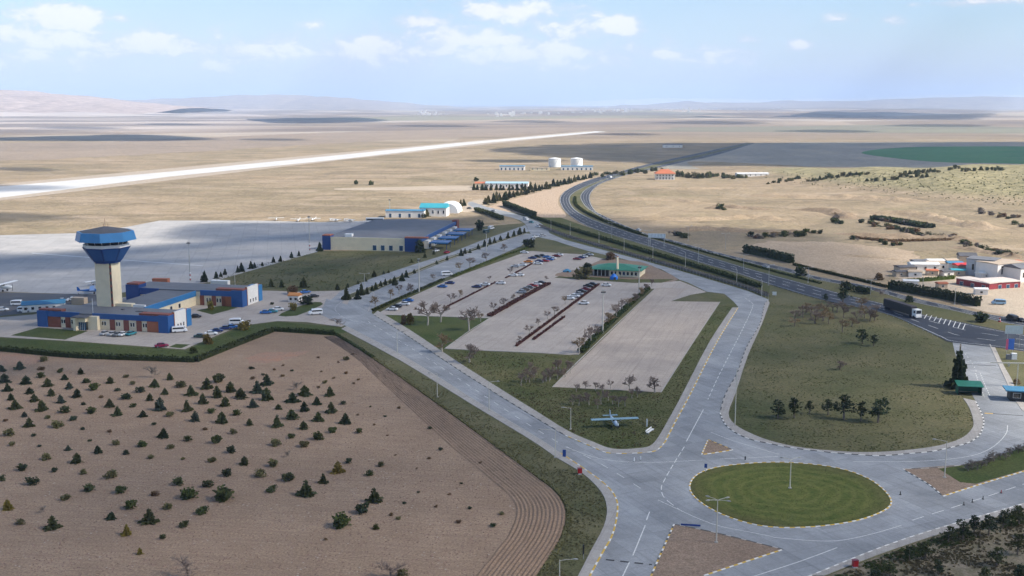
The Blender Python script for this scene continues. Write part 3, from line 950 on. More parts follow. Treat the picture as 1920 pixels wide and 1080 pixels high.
RB = [(1293, 916), (1300, 897), (1322, 883), (1360, 874), (1427, 868), (1482, 868), (1540, 873), (1590, 883), (1630, 899), (1655, 917), (1670, 936), (1667, 951), (1640, 966), (1600, 978), (1540, 987), (1480, 990), (1430, 987), (1380, 975), (1335, 956), (1305, 935)]
m, nt, b = new_mat('mown_grass')     # mown in rings round the middle of the circle
pos = nt.add('ShaderNodeNewGeometry').outputs['Position']
cc_ = sum(GP(RB), Vector()) / len(RB)
sb = nt.add('ShaderNodeVectorMath', operation='SUBTRACT'); nt.put(sb.inputs[0], pos); sb.inputs[1].default_value = (cc_.x, cc_.y, .1)
ln = nt.add('ShaderNodeVectorMath', operation='LENGTH'); nt.put(ln.inputs[0], sb.outputs[0])
rr_ = nt.math('ADD', ln.outputs['Value'], nt.math('MULTIPLY', nt.noise(pos, .09, 4), 6.0))
ringv = nt.math('SINE', nt.math('MULTIPLY', rr_, 2.1))
n2 = nt.rng(nt.noise(pos, .35, 5, .7), .35, .65)
c_ = nt.mix(n2, (.062, .088, .02), (.115, .125, .035))
c_ = nt.mix(nt.rng(ringv, -.1, .9, 0, .45), c_, (.15, .15, .05))
c_ = nt.mix(nt.rng(rr_, 18.5, 24, 0, .7), c_, (.10, .085, .04))
hv = nt.add('ShaderNodeHueSaturation'); nt.put(hv.inputs['Value'], nt.rng(nt.noise(pos, 2.2, 4, .7), .25, .75, .7, 1.25)); nt.put(hv.inputs['Color'], c_)
nt.put(b.inputs['Base Color'], hv.outputs[0]); b.inputs['Roughness'].default_value = .95; b.inputs['Specular IOR Level'].default_value = .1
M['mown'] = m
flat('roundabout_lawn', crom(GP(RB), 5), .11, M['mown'], None, drop=.1)['kind'] = 'structure'
kerb_run(RB, ['kerb_white', 'kerb_yellow'], 1.0, True)
ISL = [([(1263.7, 984), (1330, 997), (1400, 1014), (1468, 1031), (1395, 1055), (1320, 1080), (1230, 1112), (1205, 1120), (1221, 1080), (1243, 1030)], M['island_soil']),
       ([(1327.6, 825), (1374, 844), (1345, 849), (1315.7, 853)], M['island_soil'])]
for pl_, mt_ in ISL:
    flat('traffic_island', GP(pl_), .11, mt_, None, drop=.1)['kind'] = 'structure'
kerb_run([(1320, 1080), (1395, 1055), (1468, 1031)], ['kerb_white', 'kerb_yellow'])
kerb_run([(1468, 1031), (1400, 1014), (1330, 997), (1263.7, 984)], ['kerb_dark', 'kerb', 'kerb_dark'])
kerb_run([(1263.7, 984), (1243, 1030), (1221, 1080), (1205, 1120)], ['kerb_white', 'kerb_dark', 'kerb_yellow'])
kerb_run([(1327.6, 825), (1345, 832), (1374, 844)], ['kerb_yellow', 'kerb_dark'])
kerb_run([(1374, 844), (1345, 849), (1315.7, 853)], ['kerb_white', 'kerb_yellow'])
kerb_run([(1315.7, 853), (1322, 838), (1327.6, 825)], ['kerb_white', 'kerb_yellow'])
RI = [(1692.5, 880), (1740, 908), (1768, 931), (1840, 908), (1920, 884), (2150, 815), (2150, 770), (1960, 812), (1920, 838), (1870, 855), (1806, 872)]
flat('traffic_island', GP(RI), .11, M['island_soil'], None, drop=.1)['kind'] = 'structure'
flat('lawn', GP([(1760, 880), (1806, 873), (1870, 856), (1920, 839), (1960, 814), (2150, 772), (2150, 813), (1920, 882), (1830, 908), (1800, 905)]), .122, M['lawn_green'])['kind'] = 'structure'
kerb_run([(1692.5, 880), (1740, 908), (1768, 931)], ['kerb_white', 'kerb_dark'])
kerb_run([(1768, 931), (1840, 908), (1920, 884), (2000, 860)], ['kerb_white', 'kerb_yellow'])
kerb_run([(1692.5, 880), (1750, 878), (1806, 872), (1870, 855), (1925, 836)], ['kerb', 'kerb_dark'], 2.0)
kerb_run(KA_L[4:], ['kerb_yellow', 'kerb_white', 'kerb_yellow'], 1.2)
kerb_run(KA_L[:5], ['kerb'], 4.0)
kerb_run(KA_R[5:12], ['kerb_white', 'kerb_yellow', 'kerb'], 1.2)
kerb_run(KA_R[11:], ['kerb_yellow', 'kerb_white', 'kerb_yellow'], 1.5)
kerb_run(KA_R[:6], ['kerb', 'kerb_dark'], 2.0)
kerb_run(KD[6:], ['kerb_white', 'kerb_dark'], 1.5)
kerb_run(KD[:7], ['kerb', 'kerb_dark'], 3.0)
kerb_run([(1500, 1088), (1520, 1080), (1700, 1010), (1920, 945), (1960, 933)], ['kerb_white', 'kerb'], 1.2)
for e in ([(1856, 646), (1872, 682), (1889, 718), (1900, 744), (1919, 772)], [(707, 589.5), (750, 567), (838, 527)], [(834, 654), (890, 657), (987, 661), (1085, 665)], [(834, 654), (880, 621), (918, 597)], [(707, 590), (834, 594), (918, 597)],
          [(1036, 726.5), (1085, 677), (1160, 605), (1230, 540)], [(1239, 736.5), (1300, 641), (1350, 566)], [(1084, 665), (1140, 610), (1211, 543)], [(690, 585), (700, 547), (655, 562)], [(655, 561), (760, 519), (838, 488), (988, 437)], [(648, 554), (760, 514), (838, 484), (988, 434)]):
    kerb_plain(e)

# painted lines
ZM = 14 * .004 + .006


def line(px, wd=.16, dash=None, z=ZM, mat='paint', n=5):
    o = ribbon('lane_marking', crom(GP(px), n, False), wd, z, M[mat], None, dash)
    if o:
        tag(o, kind='structure')


line([(690, 603), (760, 646), (850, 704), (950, 770), (1040, 826), (1130, 872), (1215, 925)], .17, (3, 4))
line([(1060, 838), (1108, 856), (1149, 864), (1218, 867.5), (1319, 863)], .14)
line([(1350, 861), (1400, 859), (1463, 856)], .14)
line([(1333, 811), (1378.6, 828), (1463.6, 853)], .14)
line([(1397, 559), (1407, 566), (1411, 576), (1390, 622), (1350, 700), (1327, 750)], .2, (3, 2))
line([(1319, 768), (1303, 798), (1287, 828)], .2)
line([(1283, 838), (1262, 872), (1245, 902), (1240, 916), (1246, 934), (1275, 957)], .2, (3, 1.5))
line([(1234, 938), (1275, 957), (1310, 973), (1350, 987), (1400, 997), (1450, 1007)], .14)
line([(1218, 960), (1212, 976)], .22)
line([(1210, 985), (1186.6, 1042)], .2)
line([(1180, 1055), (1168, 1080), (1140, 1140)], .2)
line([(1600, 866), (1694, 866), (1760, 863), (1817, 856), (1850, 845), (1872, 830), (1887, 812), (1889, 797)], .16)
line([(1400, 1086), (1420, 1079), (1500, 1053), (1573, 1026)], .2)
line([(1450, 1008), (1520, 1014), (1573, 1014), (1630, 1003), (1692, 985)], .16)
line([(1710, 976), (1830, 938), (1920, 908), (2000, 882)], .2, (3.5, 2.5))
line([(1829, 700), (1836, 720), (1846, 745)], .16, (1.5, 1))
line([(1838, 700), (1846, 720), (1857, 745)], .16, (1.5, 1))
line([(1800, 652), (1822, 680), (1832, 700)], .14, (1.5, 3))
line([(640, 566), (628, 580), (650, 598), (690, 606)], .14, (2, 1))
line([(1136, 1050), (1226, 1060)], .55, (1.5, 1), ZM + .02, 'dark_paint')
line([(1812, 684), (1870, 686)], .6, None, ZM, 'dark_paint')
line([(1862, 776), (1920, 780)], .5, None, ZM, 'dark_paint')
line([(1846, 775), (1862, 776)], .7, None, ZM, 'kerb_yellow')
line([(1270, 984), (1400, 1016)], .1, None, .125, 'kerb_dark')

# highway
HW1o = [(2150, 705), (1919, 659), (1789, 643), (1764, 634), (1717, 612), (1655, 587), (1539, 562), (1444, 534), (1380, 512), (1311, 492), (1255, 474), (1165, 446), (1100, 424), (1065, 402), (1052, 385), (1050, 371), (1060, 358), (1085, 345), (1116, 334), (1142, 327.5), (1190, 314), (1240, 302), (1310, 287), (1400, 267.6)]
HW1i = [(2150, 668), (1920, 628), (1844, 613), (1789, 602), (1733, 591), (1660, 571), (1578, 551), (1511, 533), (1400, 503), (1330, 482), (1265, 461), (1175, 434), (1115, 413), (1085, 398), (1072, 386), (1068, 372), (1077, 361), (1098, 350), (1125, 339), (1150, 331), (1198, 316.5), (1250, 303.5), (1320, 288.5), (1404, 267.7)]
HW2i = [(2150, 640), (1920, 612), (1844, 596), (1789, 583), (1705, 565), (1633, 544), (1539, 526), (1480, 511), (1415, 495.5), (1337, 475), (1259, 455), (1194.5, 434.5), (1145, 416), (1117, 401), (1096, 385), (1088, 367), (1104, 351.5), (1140, 335), (1160, 330), (1210, 317.5), (1262, 305), (1330, 290), (1410, 268)]
HW2o = [(2150, 625), (1920, 598), (1850, 589), (1789, 576), (1705, 556.7), (1630, 537), (1533, 519), (1480, 504), (1389, 484), (1324, 468), (1259, 450), (1207, 437), (1168, 421.5), (1135, 406), (1114, 393), (1106, 367), (1124, 346), (1156, 334), (1176, 328), (1222, 318), (1280, 304), (1345, 290.5), (1416, 268.2)]
flat('highway_median', crom(GP(HW1o), 3, False) + crom(GP(HW2o), 3, False)[::-1], .11, M['lawn_dry'])['kind'] = 'structure'
flat('highway', crom(GP(HW1o), 4, False) + crom(GP(HW1i), 4, False)[::-1], .13, M['asphalt'])['kind'] = 'structure'
flat('highway', crom(GP(HW2o), 4, False) + crom(GP(HW2i), 4, False)[::-1], .13, M['asphalt'])['kind'] = 'structure'
for a_, b_ in ((HW1o, HW1i), (HW2o, HW2i)):
    A_, B_ = crom(GP(a_), 4, False), crom(GP(b_), 4, False)
    for k_, ds in ((.06, None), (.36, (6, 6)), (.66, (6, 6)), (.94, None)):
        o = ribbon('lane_marking', [p.lerp(q, k_) for p, q in zip(A_, B_)], .24, .144, M['paint'], None, ds)
        o['kind'] = 'structure'
sheet('side_road', [(1800, 572), (1850, 585), (1920, 597), (2100, 610), (2100, 590), (1930, 580), (1880, 566), (1845, 560)], 10, M['yard'])
for k_ in range(9):       # painted chevrons ahead of the lorry
    line([(1738 + k_ * 9, 590 + k_ * 2.2), (1733 + k_ * 9, 598 + k_ * 2.6)], .3, None, .146)

# ------------------------------------------------------------------ the brown field and its ploughed edge
sheet('field', [(-700, 655), (-100, 652), (0, 655), (130, 668), (370, 677), (515, 622), (630, 630), (690, 665), (760, 715), (850, 780), (940, 845), (1000, 890), (1040, 922), (1060, 958), (1052, 1005), (1025, 1050), (995, 1095), (930, 1250), (-900, 1300)], 3, M['soil'])
sheet('red_earth', [(465, 678), (485, 664), (530, 660), (585, 658), (560, 668), (500, 680)], 5, M['red_soil'], 4, rough=1.6)
sheet('red_earth', [(-40, 664), (20, 664), (70, 670), (60, 682), (10, 684), (-40, 680)], 5, M['red_soil'], 4, rough=1.6)
outer = resample(crom(GP([(625, 630), (690, 665), (760, 715), (850, 780), (940, 845), (1000, 890), (1040, 922), (1060, 958), (1052, 1005), (1025, 1050), (995, 1095), (960, 1160)]), 6, False), 1.2)
mb = MB()
NF, SPC = 12, .8
for i, p in enumerate(outer):
    t = i / (len(outer) - 1)
    wdt = min(1.0, .35 + t * 1.1)
    n_ = (outer[min(i + 1, len(outer) - 1)] - outer[max(i - 1, 0)]).normalized()
    side = Vector((n_.y, -n_.x, 0))
    for k in range(NF * 2 + 1):
        jt = mnoise.noise(Vector((i * .25, k * 3.7, 1))) * .10
        hgt = .02 + (.16 + jt if k % 2 else 0.0)
        if k in (0, NF * 2):
            hgt = .016
        q = p + side * (k * SPC / 2 * wdt + jt)
        mb.v.append((q.x, q.y, hgt))
W_ = NF * 2 + 1
for i in range(len(outer) - 1):
    for k in range(W_ - 1):
        a = i * W_ + k
        mb.f.append((a, a + 1, a + W_ + 1, a + W_)); mb.m.append(0)
fo = mb.build('ploughed_track', M['furrow'])
fo['kind'] = 'structure'
sheet('pine_floor', [(1545, 1082), (1705, 1021), (1920, 956), (2200, 880), (2300, 1200), (1300, 1200)], 3, M['pine_litter'])

# ------------------------------------------------------------------ buildings
M['blue'] = plain('blue_cladding', (.018, .088, .27), .4, var=.12, scale=.3)
M['blue_light'] = plain('blue_cladding_light', (.035, .18, .40), .4, var=.12, scale=.3)
M['navy'] = plain('navy_cladding', (.010, .05, .20), .4, var=.12, scale=.3)
M['cream'] = plain('cream_render', (.76, .65, .46), .8, var=.1, scale=.4)
M['white_wall'] = plain('white_render', (.74, .71, .67), .8, var=.08, scale=.4)
M['brick_red'] = plain('red_brown_panel', (.24, .075, .05), .7, var=.2, scale=.8)
M['orange_red'] = plain('orange_red_panel', (.36, .12, .06), .7, var=.15, scale=.8)
M['roof_grey'] = plain('grey_roof_sheet', (.155, .16, .175), .75, var=.18, scale=.12)
M['roof_dark'] = plain('dark_roof_sheet', (.10, .10, .11), .75, var=.2, scale=.2)
M['roof_blue'] = plain('blue_roof_sheet', (.06, .22, .36), .5, var=.15, scale=.3)
M['roof_teal'] = plain('teal_roof_sheet', (.05, .33, .40), .5, var=.12, scale=.3)
M['roof_green'] = plain('green_roof_sheet', (.035, .20, .125), .55, var=.18, scale=.4)
M['roof_red'] = plain('red_roof_tiles', (.50, .16, .08), .8, var=.2, scale=.8)
M['red_clad'] = plain('crimson_cladding', (.25, .035, .045), .5, var=.2, scale=.5)
M['metal'] = plain('galvanised_steel', (.42, .42, .41), .5, .4, var=.15, scale=1.0)
M['pale_metal'] = plain('pale_lamp_post', (.55, .52, .46), .6, .1, var=.12, scale=1.0)
M['glass'] = plain('dark_glass', (.012, .016, .022), .12, var=.1, spec=.8)
M['glass_blue'] = plain('blue_glass', (.02, .07, .14), .15, var=.1, spec=.8)
M['white'] = plain('white_paint', (.76, .76, .75), .5, var=.08)
M['dark'] = plain('dark_metal', (.03, .03, .032), .6, var=.2)
M['tent_blue'] = plain('blue_tarpaulin', (.01, .17, .62), .5, var=.12)
M['sand'] = plain('beige_container', (.45, .36, .27), .7, var=.12)


def at(p, ang):
    return Matrix.Translation((p.x, p.y, p.z)) @ Matrix.Rotation(ang, 4, 'Z')


def zat(p, py):
    """height above ground point p that the photograph shows at row py"""
    lo, hi = 0.0, 60.0
    for _ in range(40):
        z = (lo + hi) / 2
        zc = p.y * CP + (CAMH - z) * SP
        yy = 540 - F * ((z - CAMH) * CP + p.y * SP) / zc
        if yy > py:
            lo = z
        else:
            hi = z
    return lo


def part(name, mat, parent, *boxes):
    mb = MB()
    for b_ in boxes:
        mb.box(*b_)
    return mb.build(name, mat, parent)


def window(parent, x0, x1, y, z0, z1, side='f', glass='glass', frame='white', name='window', t=.08):
    """a framed window set on a facade: f = facade looking to -y, r = facade looking to +x at x0 = y position"""
    fr, gl = MB(), MB()
    if side == 'f':
        fr.box(x0 - t, x1 + t, y - .07, y + .02, z0 - t, z1 + t)
        gl.box(x0, x1, y - .10, y - .05, z0, z1)
    else:
        fr.box(y - .02, y + .07, x0 - t, x1 + t, z0 - t, z1 + t)
        gl.box(y + .05, y + .10, x0, x1, z0, z1)
    o = fr.build(name, M[frame], parent)
    gl.build('pane', M[glass], o)
    return o


# --- tower building: front wing, middle wing, rear wing
GA = R(-13.2)
P0 = G(74, 612)
tb = thing('office_building', 'low blue and red airport office building of three wings below the control tower', 'building', P0, GA)
inv = (at(P0, GA)).inverted()
RFc = inv @ G(455.5, 576)            # rear wing, front right corner, in the building's own frame
FWL, FWD, HW_ = 51.0, 14.5, 5.7
RX1, RY0 = RFc.x, RFc.y
RX0, RY1 = RX1 - 50, RFc.y + 16
part('wall', M['cream'], tb, (.3, FWL - .3, .3, FWD - .3, 0, 5.0), (RX0 + .3, RX1 - .3, RY0 + .3, RY1 - .3, 0, 5.4), (RX1 - 36, RX1 - 20, FWD - .4, RY0 + .4, 0, 5.0), (4, RX1 - 36, FWD - .4, FWD + 13, 0, 4.2))
part('roof', M['roof_grey'], tb, (.2, FWL - .2, .2, FWD - .2, 5.0, 5.45), (RX0 + .2, RX1 - .2, RY0 + .2, RY1 - .2, 5.4, 5.85), (RX1 - 35.8, RX1 - 20.2, FWD - .2, RY0 + .2, 5.0, 5.38), (4.2, RX1 - 36.2, FWD, FWD + 12.8, 4.2, 4.5))
for bx in ((-.05, 16.2, -.15, .35, 3.85, 5.75), (21.6, FWL - 3.4, -.15, .35, 3.85, 5.75)):
    part('fascia', M['blue'], tb, bx)
part('fascia', M['blue_light'], tb, (RX1 - 20.35, RX1 - 19.85, FWD, RY0 + .1, 3.6, 5.7))
part('fascia', M['blue'], tb, (RX1 - 18, RX1 - 4.5, RY0 - .15, RY0 + .35, 4.0, 6.1))
part('fascia', M['navy'], tb, (RX0 + 5.5, RX1 - 36.1, RY0 - .15, RY0 + .35, 3.4, 6.0))
part('corner_block', M['blue'], tb, (-.4, 3.6, -.4, 3.0, 0, 5.8))
part('corner_block', M['blue'], tb, (FWL - 3.6, FWL + .15, -.5, 3.6, 0, 6.0))
part('corner_block', M['blue_light'], tb, (FWL - 3, FWL + .4, FWD - 3, FWD + .3, 0, 6.0))
part('corner_block', M['navy'], tb, (RX0 - .4, RX0 + 5.4, RY0 - .5, RY0 + 5, 0, 7.1))
part('corner_block', M['blue'], tb, (RX1 - 4.6, RX1 + .15, RY0 - .5, RY0 + 3.6, 0, 6.4))
part('corner_block', M['blue_light'], tb, (RX1 - 4, RX1 + .4, RY1 - 3, RY1 + .3, 0, 6.4))
for b_ in ((-.2, 9.0, .45, 3.0, 5.5, 6.3), (FWL - 11.5, FWL - .2, .45, 3.6, 5.5, 6.4), (RX0, RX0 + 5.2, RY0 - .3, RY0 + 5, 7.15, 7.7), (RX1 - 11.5, RX1, RY0 + .4, RY0 + 3.6, 5.9, 6.9)):
    part('parapet', M['brick_red'], tb, b_)
# white end walls looking right
for x, y0, y1, h in ((FWL, 3.7, FWD - 3.1, 6.6), (RX1, RY0 + 3.7, RY1 - 3.1, 7.2)):
    part('end_wall', M['white_wall'], tb, (x - .6, x + .25, y0, y1, 0, h))
    part('end_trim', M['orange_red'], tb, (x - .6, x + .32, y1, y1 + .45, 0, h + .1))
    part('end_trim', M['orange_red'], tb, (x - .62, x + .32, y0 - .25, y0, 0, h + .1))
    for k in range(3):
        yy = y0 + (y1 - y0) * (.25 + .25 * k)
        window(tb, yy - .35, yy + .35, x + .25, .9, 2.2, 'r')
# red brown pilasters and windows of the front facade
for x in (3.6, 10.6, 14.4, 22.4, 28.2, 33.6, 38.6):
    part('pilaster', M['brick_red'], tb, (x, x + (5.0 if x == 3.6 else 1.9), -.02, .31, .1, 3.8))
part('pilaster', M['orange_red'], tb, (FWL - 8.3, FWL - 3.7, -.02, .31, .1, 3.8))
for x in (8.9, 12.9, 16.6 - 1.6, 25.0, 30.6, 36.2, 41.0):
    for dx in (0, .95):
        window(tb, x + dx, x + dx + .55, .3, 1.6, 2.9)
for x in (RX1 - 18.3, RX1 - 13.2, RX1 - 9.0):
    part('pilaster', M['brick_red'], tb, (x, x + 1.7, RY0 - .02, RY0 + .31, .1, 3.95))
part('pilaster', M['orange_red'], tb, (RX1 - 8.2, RX1 - 4.7, RY0 - .02, RY0 + .31, .1, 3.95))
for x in (RX1 - 15.6, RX1 - 14.4, RX1 - 11.2, RX1 - 10.0):
    window(tb, x, x + .65, RY0 + .3, 1.5, 3.0)
for k in range(4):
    yy = FWD + 5 + k * 6
    window(tb, yy, yy + 1.4, RX1 - 20, 1.2, 2.8, 'r')
pt = part('portico', M['cream'], tb, (16.6, 17.6, -4.2, .2, 0, 4.7), (20.6, 24.4, -1.6, .2, 0, 4.9), (17.6, 20.6, -3.0, .2, 3.0, 4.7))
part('door', M['glass_blue'], pt, (17.65, 20.55, -2.6, -2.5, .05, 2.9))
for k in range(4):
    part('mullion', M['white'], pt, (17.7 + k * .72, 17.76 + k * .72, -2.66, -2.61, .05, 2.9))
part('portico_roof', M['roof_dark'], tb, (16.2, 21.4, -4.6, .1, 4.75, 5.0))
part('entrance_porch', M['white_wall'], tb, (RX1 - 19.7, RX1 - 13.5, FWD + 1.5, FWD + 8, 0, 3.4))
part('roof_vent', M['cream'], tb, (RX1 - 34, RX1 - 26, FWD + 1, FWD + 3.5, 5.4, 6.4))
part('roof_vent', M['white_wall'], tb, (RX1 - 25, RX1 - 20.4, FWD + .5, FWD + 1.5, 5.4, 6.3))
part('roof_hatch', M['roof_dark'], tb, (34, 38, 7, 8.2, 5.45, 5.7))
part('roof_hatch', M['roof_dark'], tb, (27, 28, 9, 10, 5.45, 5.8))
mb = MB(); mb.tube([(20.5, 2, 5.4), (20.5, 2, 10.5)], .06, 5)
mb.build('flagpole', M['white'], tb)

# --- control tower
PT = inv @ G(206, 571, 5.6)
PTw = at(P0, GA) @ Vector((PT.x, PT.y, 0)); PTw.z = 0
tw = thing('control_tower', 'cream air traffic control tower with flared blue cab and wide blue roof', 'control tower', PTw, GA)
ZB = [zat(PTw, y) for y in (488, 462, 456.5, 450, 433, 428)]
hs = 3.15
part('shaft', M['cream'], tw, (-hs, hs - .55, -hs, hs, 0, ZB[0] + .5), (hs - .55, hs, -hs + .75, hs, 0, ZB[0] + .5))
st = part('window_strip', M['dark'], tw, (hs - .54, hs - .15, -hs + .15, -hs + .74, 0, ZB[0] + .4))
for k in range(9):
    zz = 1 + k * (ZB[0] - 1) / 9
    part('spandrel', M['brick_red'], st, (hs - .54, hs - .08, -hs + .08, -hs + .74, zz, zz + .75))


def octa(r, rot=math.pi / 8, n=8):
    return [(r * math.cos(rot + 2 * math.pi * k / n), r * math.sin(rot + 2 * math.pi * k / n)) for k in range(n)]


mb = MB(); mb.prism(octa(5.2), ZB[0], ZB[1], 0, octa(8.5))
bowl = mb.build('cab_base', M['navy'], tw)
mb = MB(); mb.prism(octa(4.6), ZB[0] - .7, ZB[0], 0, octa(5.0)); mb.build('cab_soffit', M['navy'], tw)
for k in range(8):      # panels of the flared base
    a0, a1 = math.pi / 8 + 2 * math.pi * k / 8 + .05, math.pi / 8 + 2 * math.pi * (k + 1) / 8 - .05
    mb = MB()
    for z0, z1, r0, r1 in ((.08, .92, 5.2, 8.5),):
        q = []
        for aa, s_ in ((a0, z0), (a1, z0), (a1, z1), (a0, z1)):
            rr = (r0 + (r1 - r0) * s_) * math.cos(math.pi / 8) / math.cos((aa - math.pi / 8) % (math.pi / 4) - math.pi / 8) * 1.012
            q.append((rr * math.cos(aa), rr * math.sin(aa), ZB[0] + (ZB[1] - ZB[0]) * s_))
        mb.poly(q)
    mb.build('panel', M['blue'], bowl)
mb = MB(); mb.prism(octa(8.1), ZB[1], ZB[2]); mb.build('gallery', M['white_wall'], tw)
mb = MB(); mb.prism(octa(7.2), ZB[2], ZB[3] + .3, 0, octa(7.9)); cabin = mb.build('cab_glazing', M['glass'], tw)
for k in range(16):
    an = math.pi / 8 + 2 * math.pi * k / 16
    f_ = 1.0 if k % 2 == 0 else math.cos(math.pi / 8)
    mb = MB(); mb.tube([(7.25 * f_ * math.cos(an), 7.25 * f_ * math.sin(an), ZB[2]), (7.95 * f_ * math.cos(an), 7.95 * f_ * math.sin(an), ZB[3] + .3)], .09, 4)
    mb.build('mullion', M['white_wall'], cabin)
mb = MB(); mb.prism(octa(10.7), ZB[3] + .1, ZB[4], 0, octa(9.9)); mb.build('roof_fascia', M['blue_light'], tw)
mb = MB(); mb.prism(octa(9.2), ZB[4], ZB[5] + .6, 0, octa(1.2)); mb.build('roof', M['roof_dark'], tw)
mb = MB(); mb.tube([(0, 0, ZB[5]), (0, 0, ZB[5] + 3.6)], .06, 5); mb.tube([(1.2, 0, ZB[5]), (1.2, 0, ZB[5] + 1.8)], .05, 5); mb.tube([(-1, .6, ZB[5]), (-1, .6, ZB[5] + 1.6)], .05, 5)
mb.build('antenna', M['brick_red'], tw)

# --- terminal
TA = R(-9.5)
PTm = G(785, 472)
tm = thing('terminal_building', 'long airport terminal with grey roof, cream front and blue corners', 'building', PTm, TA)
TWd, TD, TH = 53.0, 97.0, 7.0
part('wall', M['cream'], tm, (-TWd + .4, -.4, .4, TD, 0, TH - .9))
mb = MB()       # low pitched roof
mb.v += [(-TWd, 0, TH - .9), (0, 0, TH - .9), (0, TD, TH - .9), (-TWd, TD, TH - .9), (-TWd, 0, TH - .5), (0, 0, TH - .5), (0, TD, TH - .5), (-TWd, TD, TH - .5), (-TWd / 2, 12, TH + .9), (-TWd / 2, TD - 6, TH + .9)]
mb.f += [(0, 1, 5, 4), (1, 2, 6, 5), (2, 3, 7, 6), (3, 0, 4, 7), (4, 5, 8), (5, 6, 9, 8), (6, 7, 9), (7, 4, 8, 9), (3, 2, 1, 0)]; mb.m += [0] * 9
mb.build('roof', M['roof_grey'], tm)
part('front_wall', M['cream'], tm, (-TWd + 4.1, -7.6, -.25, .35, 0, TH))
part('corner_block', M['navy'], tm, (-TWd - .5, -TWd + 4, -.7, 5, 0, TH + .6))
part('corner_block', M['navy'], tm, (-7.5, .5, -.7, 5, 0, TH + .2))
part('parapet', M['orange_red'], tm, (-TWd - .5, -TWd + 4, -.7, 5, TH + .62, TH + 1.1))
part('parapet', M['orange_red'], tm, (-7.5, 5, -.7, 3, TH + .22, TH + .8))
for px_ in (701, 717, 733, 753):
    lx = (at(PTm, TA).inverted() @ G(px_, 471)).x
    window(tm, lx - 1.0, lx + 1.0, -.25, .3, 3.0, glass='glass_blue', name='door')
part('fascia', M['blue'], tm, (0.02, .6, 5.1, TD - 1, TH - 2.3, TH - .3))
part('corner_block', M['brick_red'], tm, (-2, 1.2, TD - 6, TD - .2, 0, TH + .5))
for k in range(6):
    yy = 12 + k * 13.5
    part('bay', M['white_wall'], tm, (.05, 2.4, yy, yy + 6, 0, 4.4))
    window(tm, yy + 1, yy + 5, 2.4, .4, 2.6, 'r', glass='glass_blue')
for k in range(4):
    yy = 10 + k * 20
    cn = part('canopy', M['blue'], tm, (3.5, 13.5, yy, yy + 11, 3.4, 3.9))
    part('canopy_edge', M['blue_light'], cn, (3.3, 13.7, yy - .2, yy - .02, 3.3, 4.0))
    for cx_ in (4.2, 12.8):
        for cy_ in (yy + .8, yy + 10):
            part('post', M['navy'], cn, (cx_ - .12, cx_ + .12, cy_ - .12, cy_ + .12, 0, 3.4))
part('roof_unit', M['white'], tm, (-TWd + 11, -TWd + 15, 3, 6, TH - .3, TH + 1.4))

# --- restaurant with green roof
PR = G(1108, 517)
rs = thing('restaurant', 'low cream restaurant with wide green roof and arched windows beside the car park', 'building', PR, R(-17))
RW, RD_ = 22.5, 15.0
part('wall', M['cream'], rs, (8.4, RW, .6, RD_, 0, 3.2))
part('glazed_front', M['glass'], rs, (1.0, 8.4, 1.2, RD_ - 1, 0, 3.1))
for k in range(5):
    part('post', M['white_wall'], rs, (1.0 + k * 1.8, 1.25 + k * 1.8, .8, 1.1, 0, 3.1))
for k in range(7):
    x = 9.2 + k * 1.85
    ar = MB(); n_ = 8
    pts_ = [(x, .52, .9), (x + 1.0, .52, .9), (x + 1.0, .52, 2.0)] + [(x + .5 + .5 * math.cos(a * math.pi / n_), .52, 2.0 + .5 * math.sin(a * math.pi / n_)) for a in range(1, n_)] + [(x, .52, 2.0)]
    ar.poly(pts_)
    wn_ = part('window', M['white_wall'], rs, (x - .12, x + 1.12, .54, .59, .75, 2.65))
    ar.build('pane', M['glass'], wn_)
mb = MB()
rf = [(-1.6, 3), (1, -1), (14, -1.4), (RW + 1.2, -.6), (RW + 1.4, RD_), (8, RD_ + 1.5), (0, RD_)]
tp = [(6.5, 6.4), (7.5, 5.8), (11, 5.6), (14, 5.9), (14, 7.6), (10, 8.2), (7.5, 8)]
mb.prism(rf, 3.15, 3.35); mb.prism(rf, 3.35, 5.2, 0, tp)
mb.build('roof', M['roof_green'], rs)
PCh = G(1158, 519)
ch = thing('chimney_column', 'tall tapering cream column standing in front of the green roofed restaurant', 'column', PCh)
mb = MB(); mb.tube([(0, 0, 0), (0, 0, 1.2), (-.1, 0, 1.6), (-.2, 0, 9.2)], [1.1, .9, .62, .42], 10); mb.build('shaft', M['cream'], ch, smooth=True)
mb = MB(); mb.tube([(-.2, 0, 9.2), (-.2, 0, 9.5)], [.55, .5], 10); mb.build('cap', M['orange_red'], ch)


def tent(px, py, w_, h, mat, label):
    p = G(px, py)
    t = thing('tent', label, 'tent', p, R(10))
    mb = MB()
    n = 12
    ring = [(w_ * math.cos(2 * math.pi * k / n), w_ * .8 * math.sin(2 * math.pi * k / n)) for k in range(n)]
    mb.prism(ring, 0, h * .45, 0, [(x * .95, y * .95) for x, y in ring])
    mb.prism([(x * .95, y * .95) for x, y in ring], h * .45, h, 0, [(x * .25, y * .25) for x, y in ring])
    mb.build('cover', mat, t)
    part('doorway', M['dark'], t, (-.5, .5, -w_ * .82, -w_ * .78, 0, h * .5))


tent(1151, 524, 1.9, 2.6, M['tent_blue'], 'bright blue tent pitched below the restaurant column')
tent(1063, 510, 2.1, 1.5, M['roof_blue'], 'low pale blue tent beside the dark bush near the restaurant')


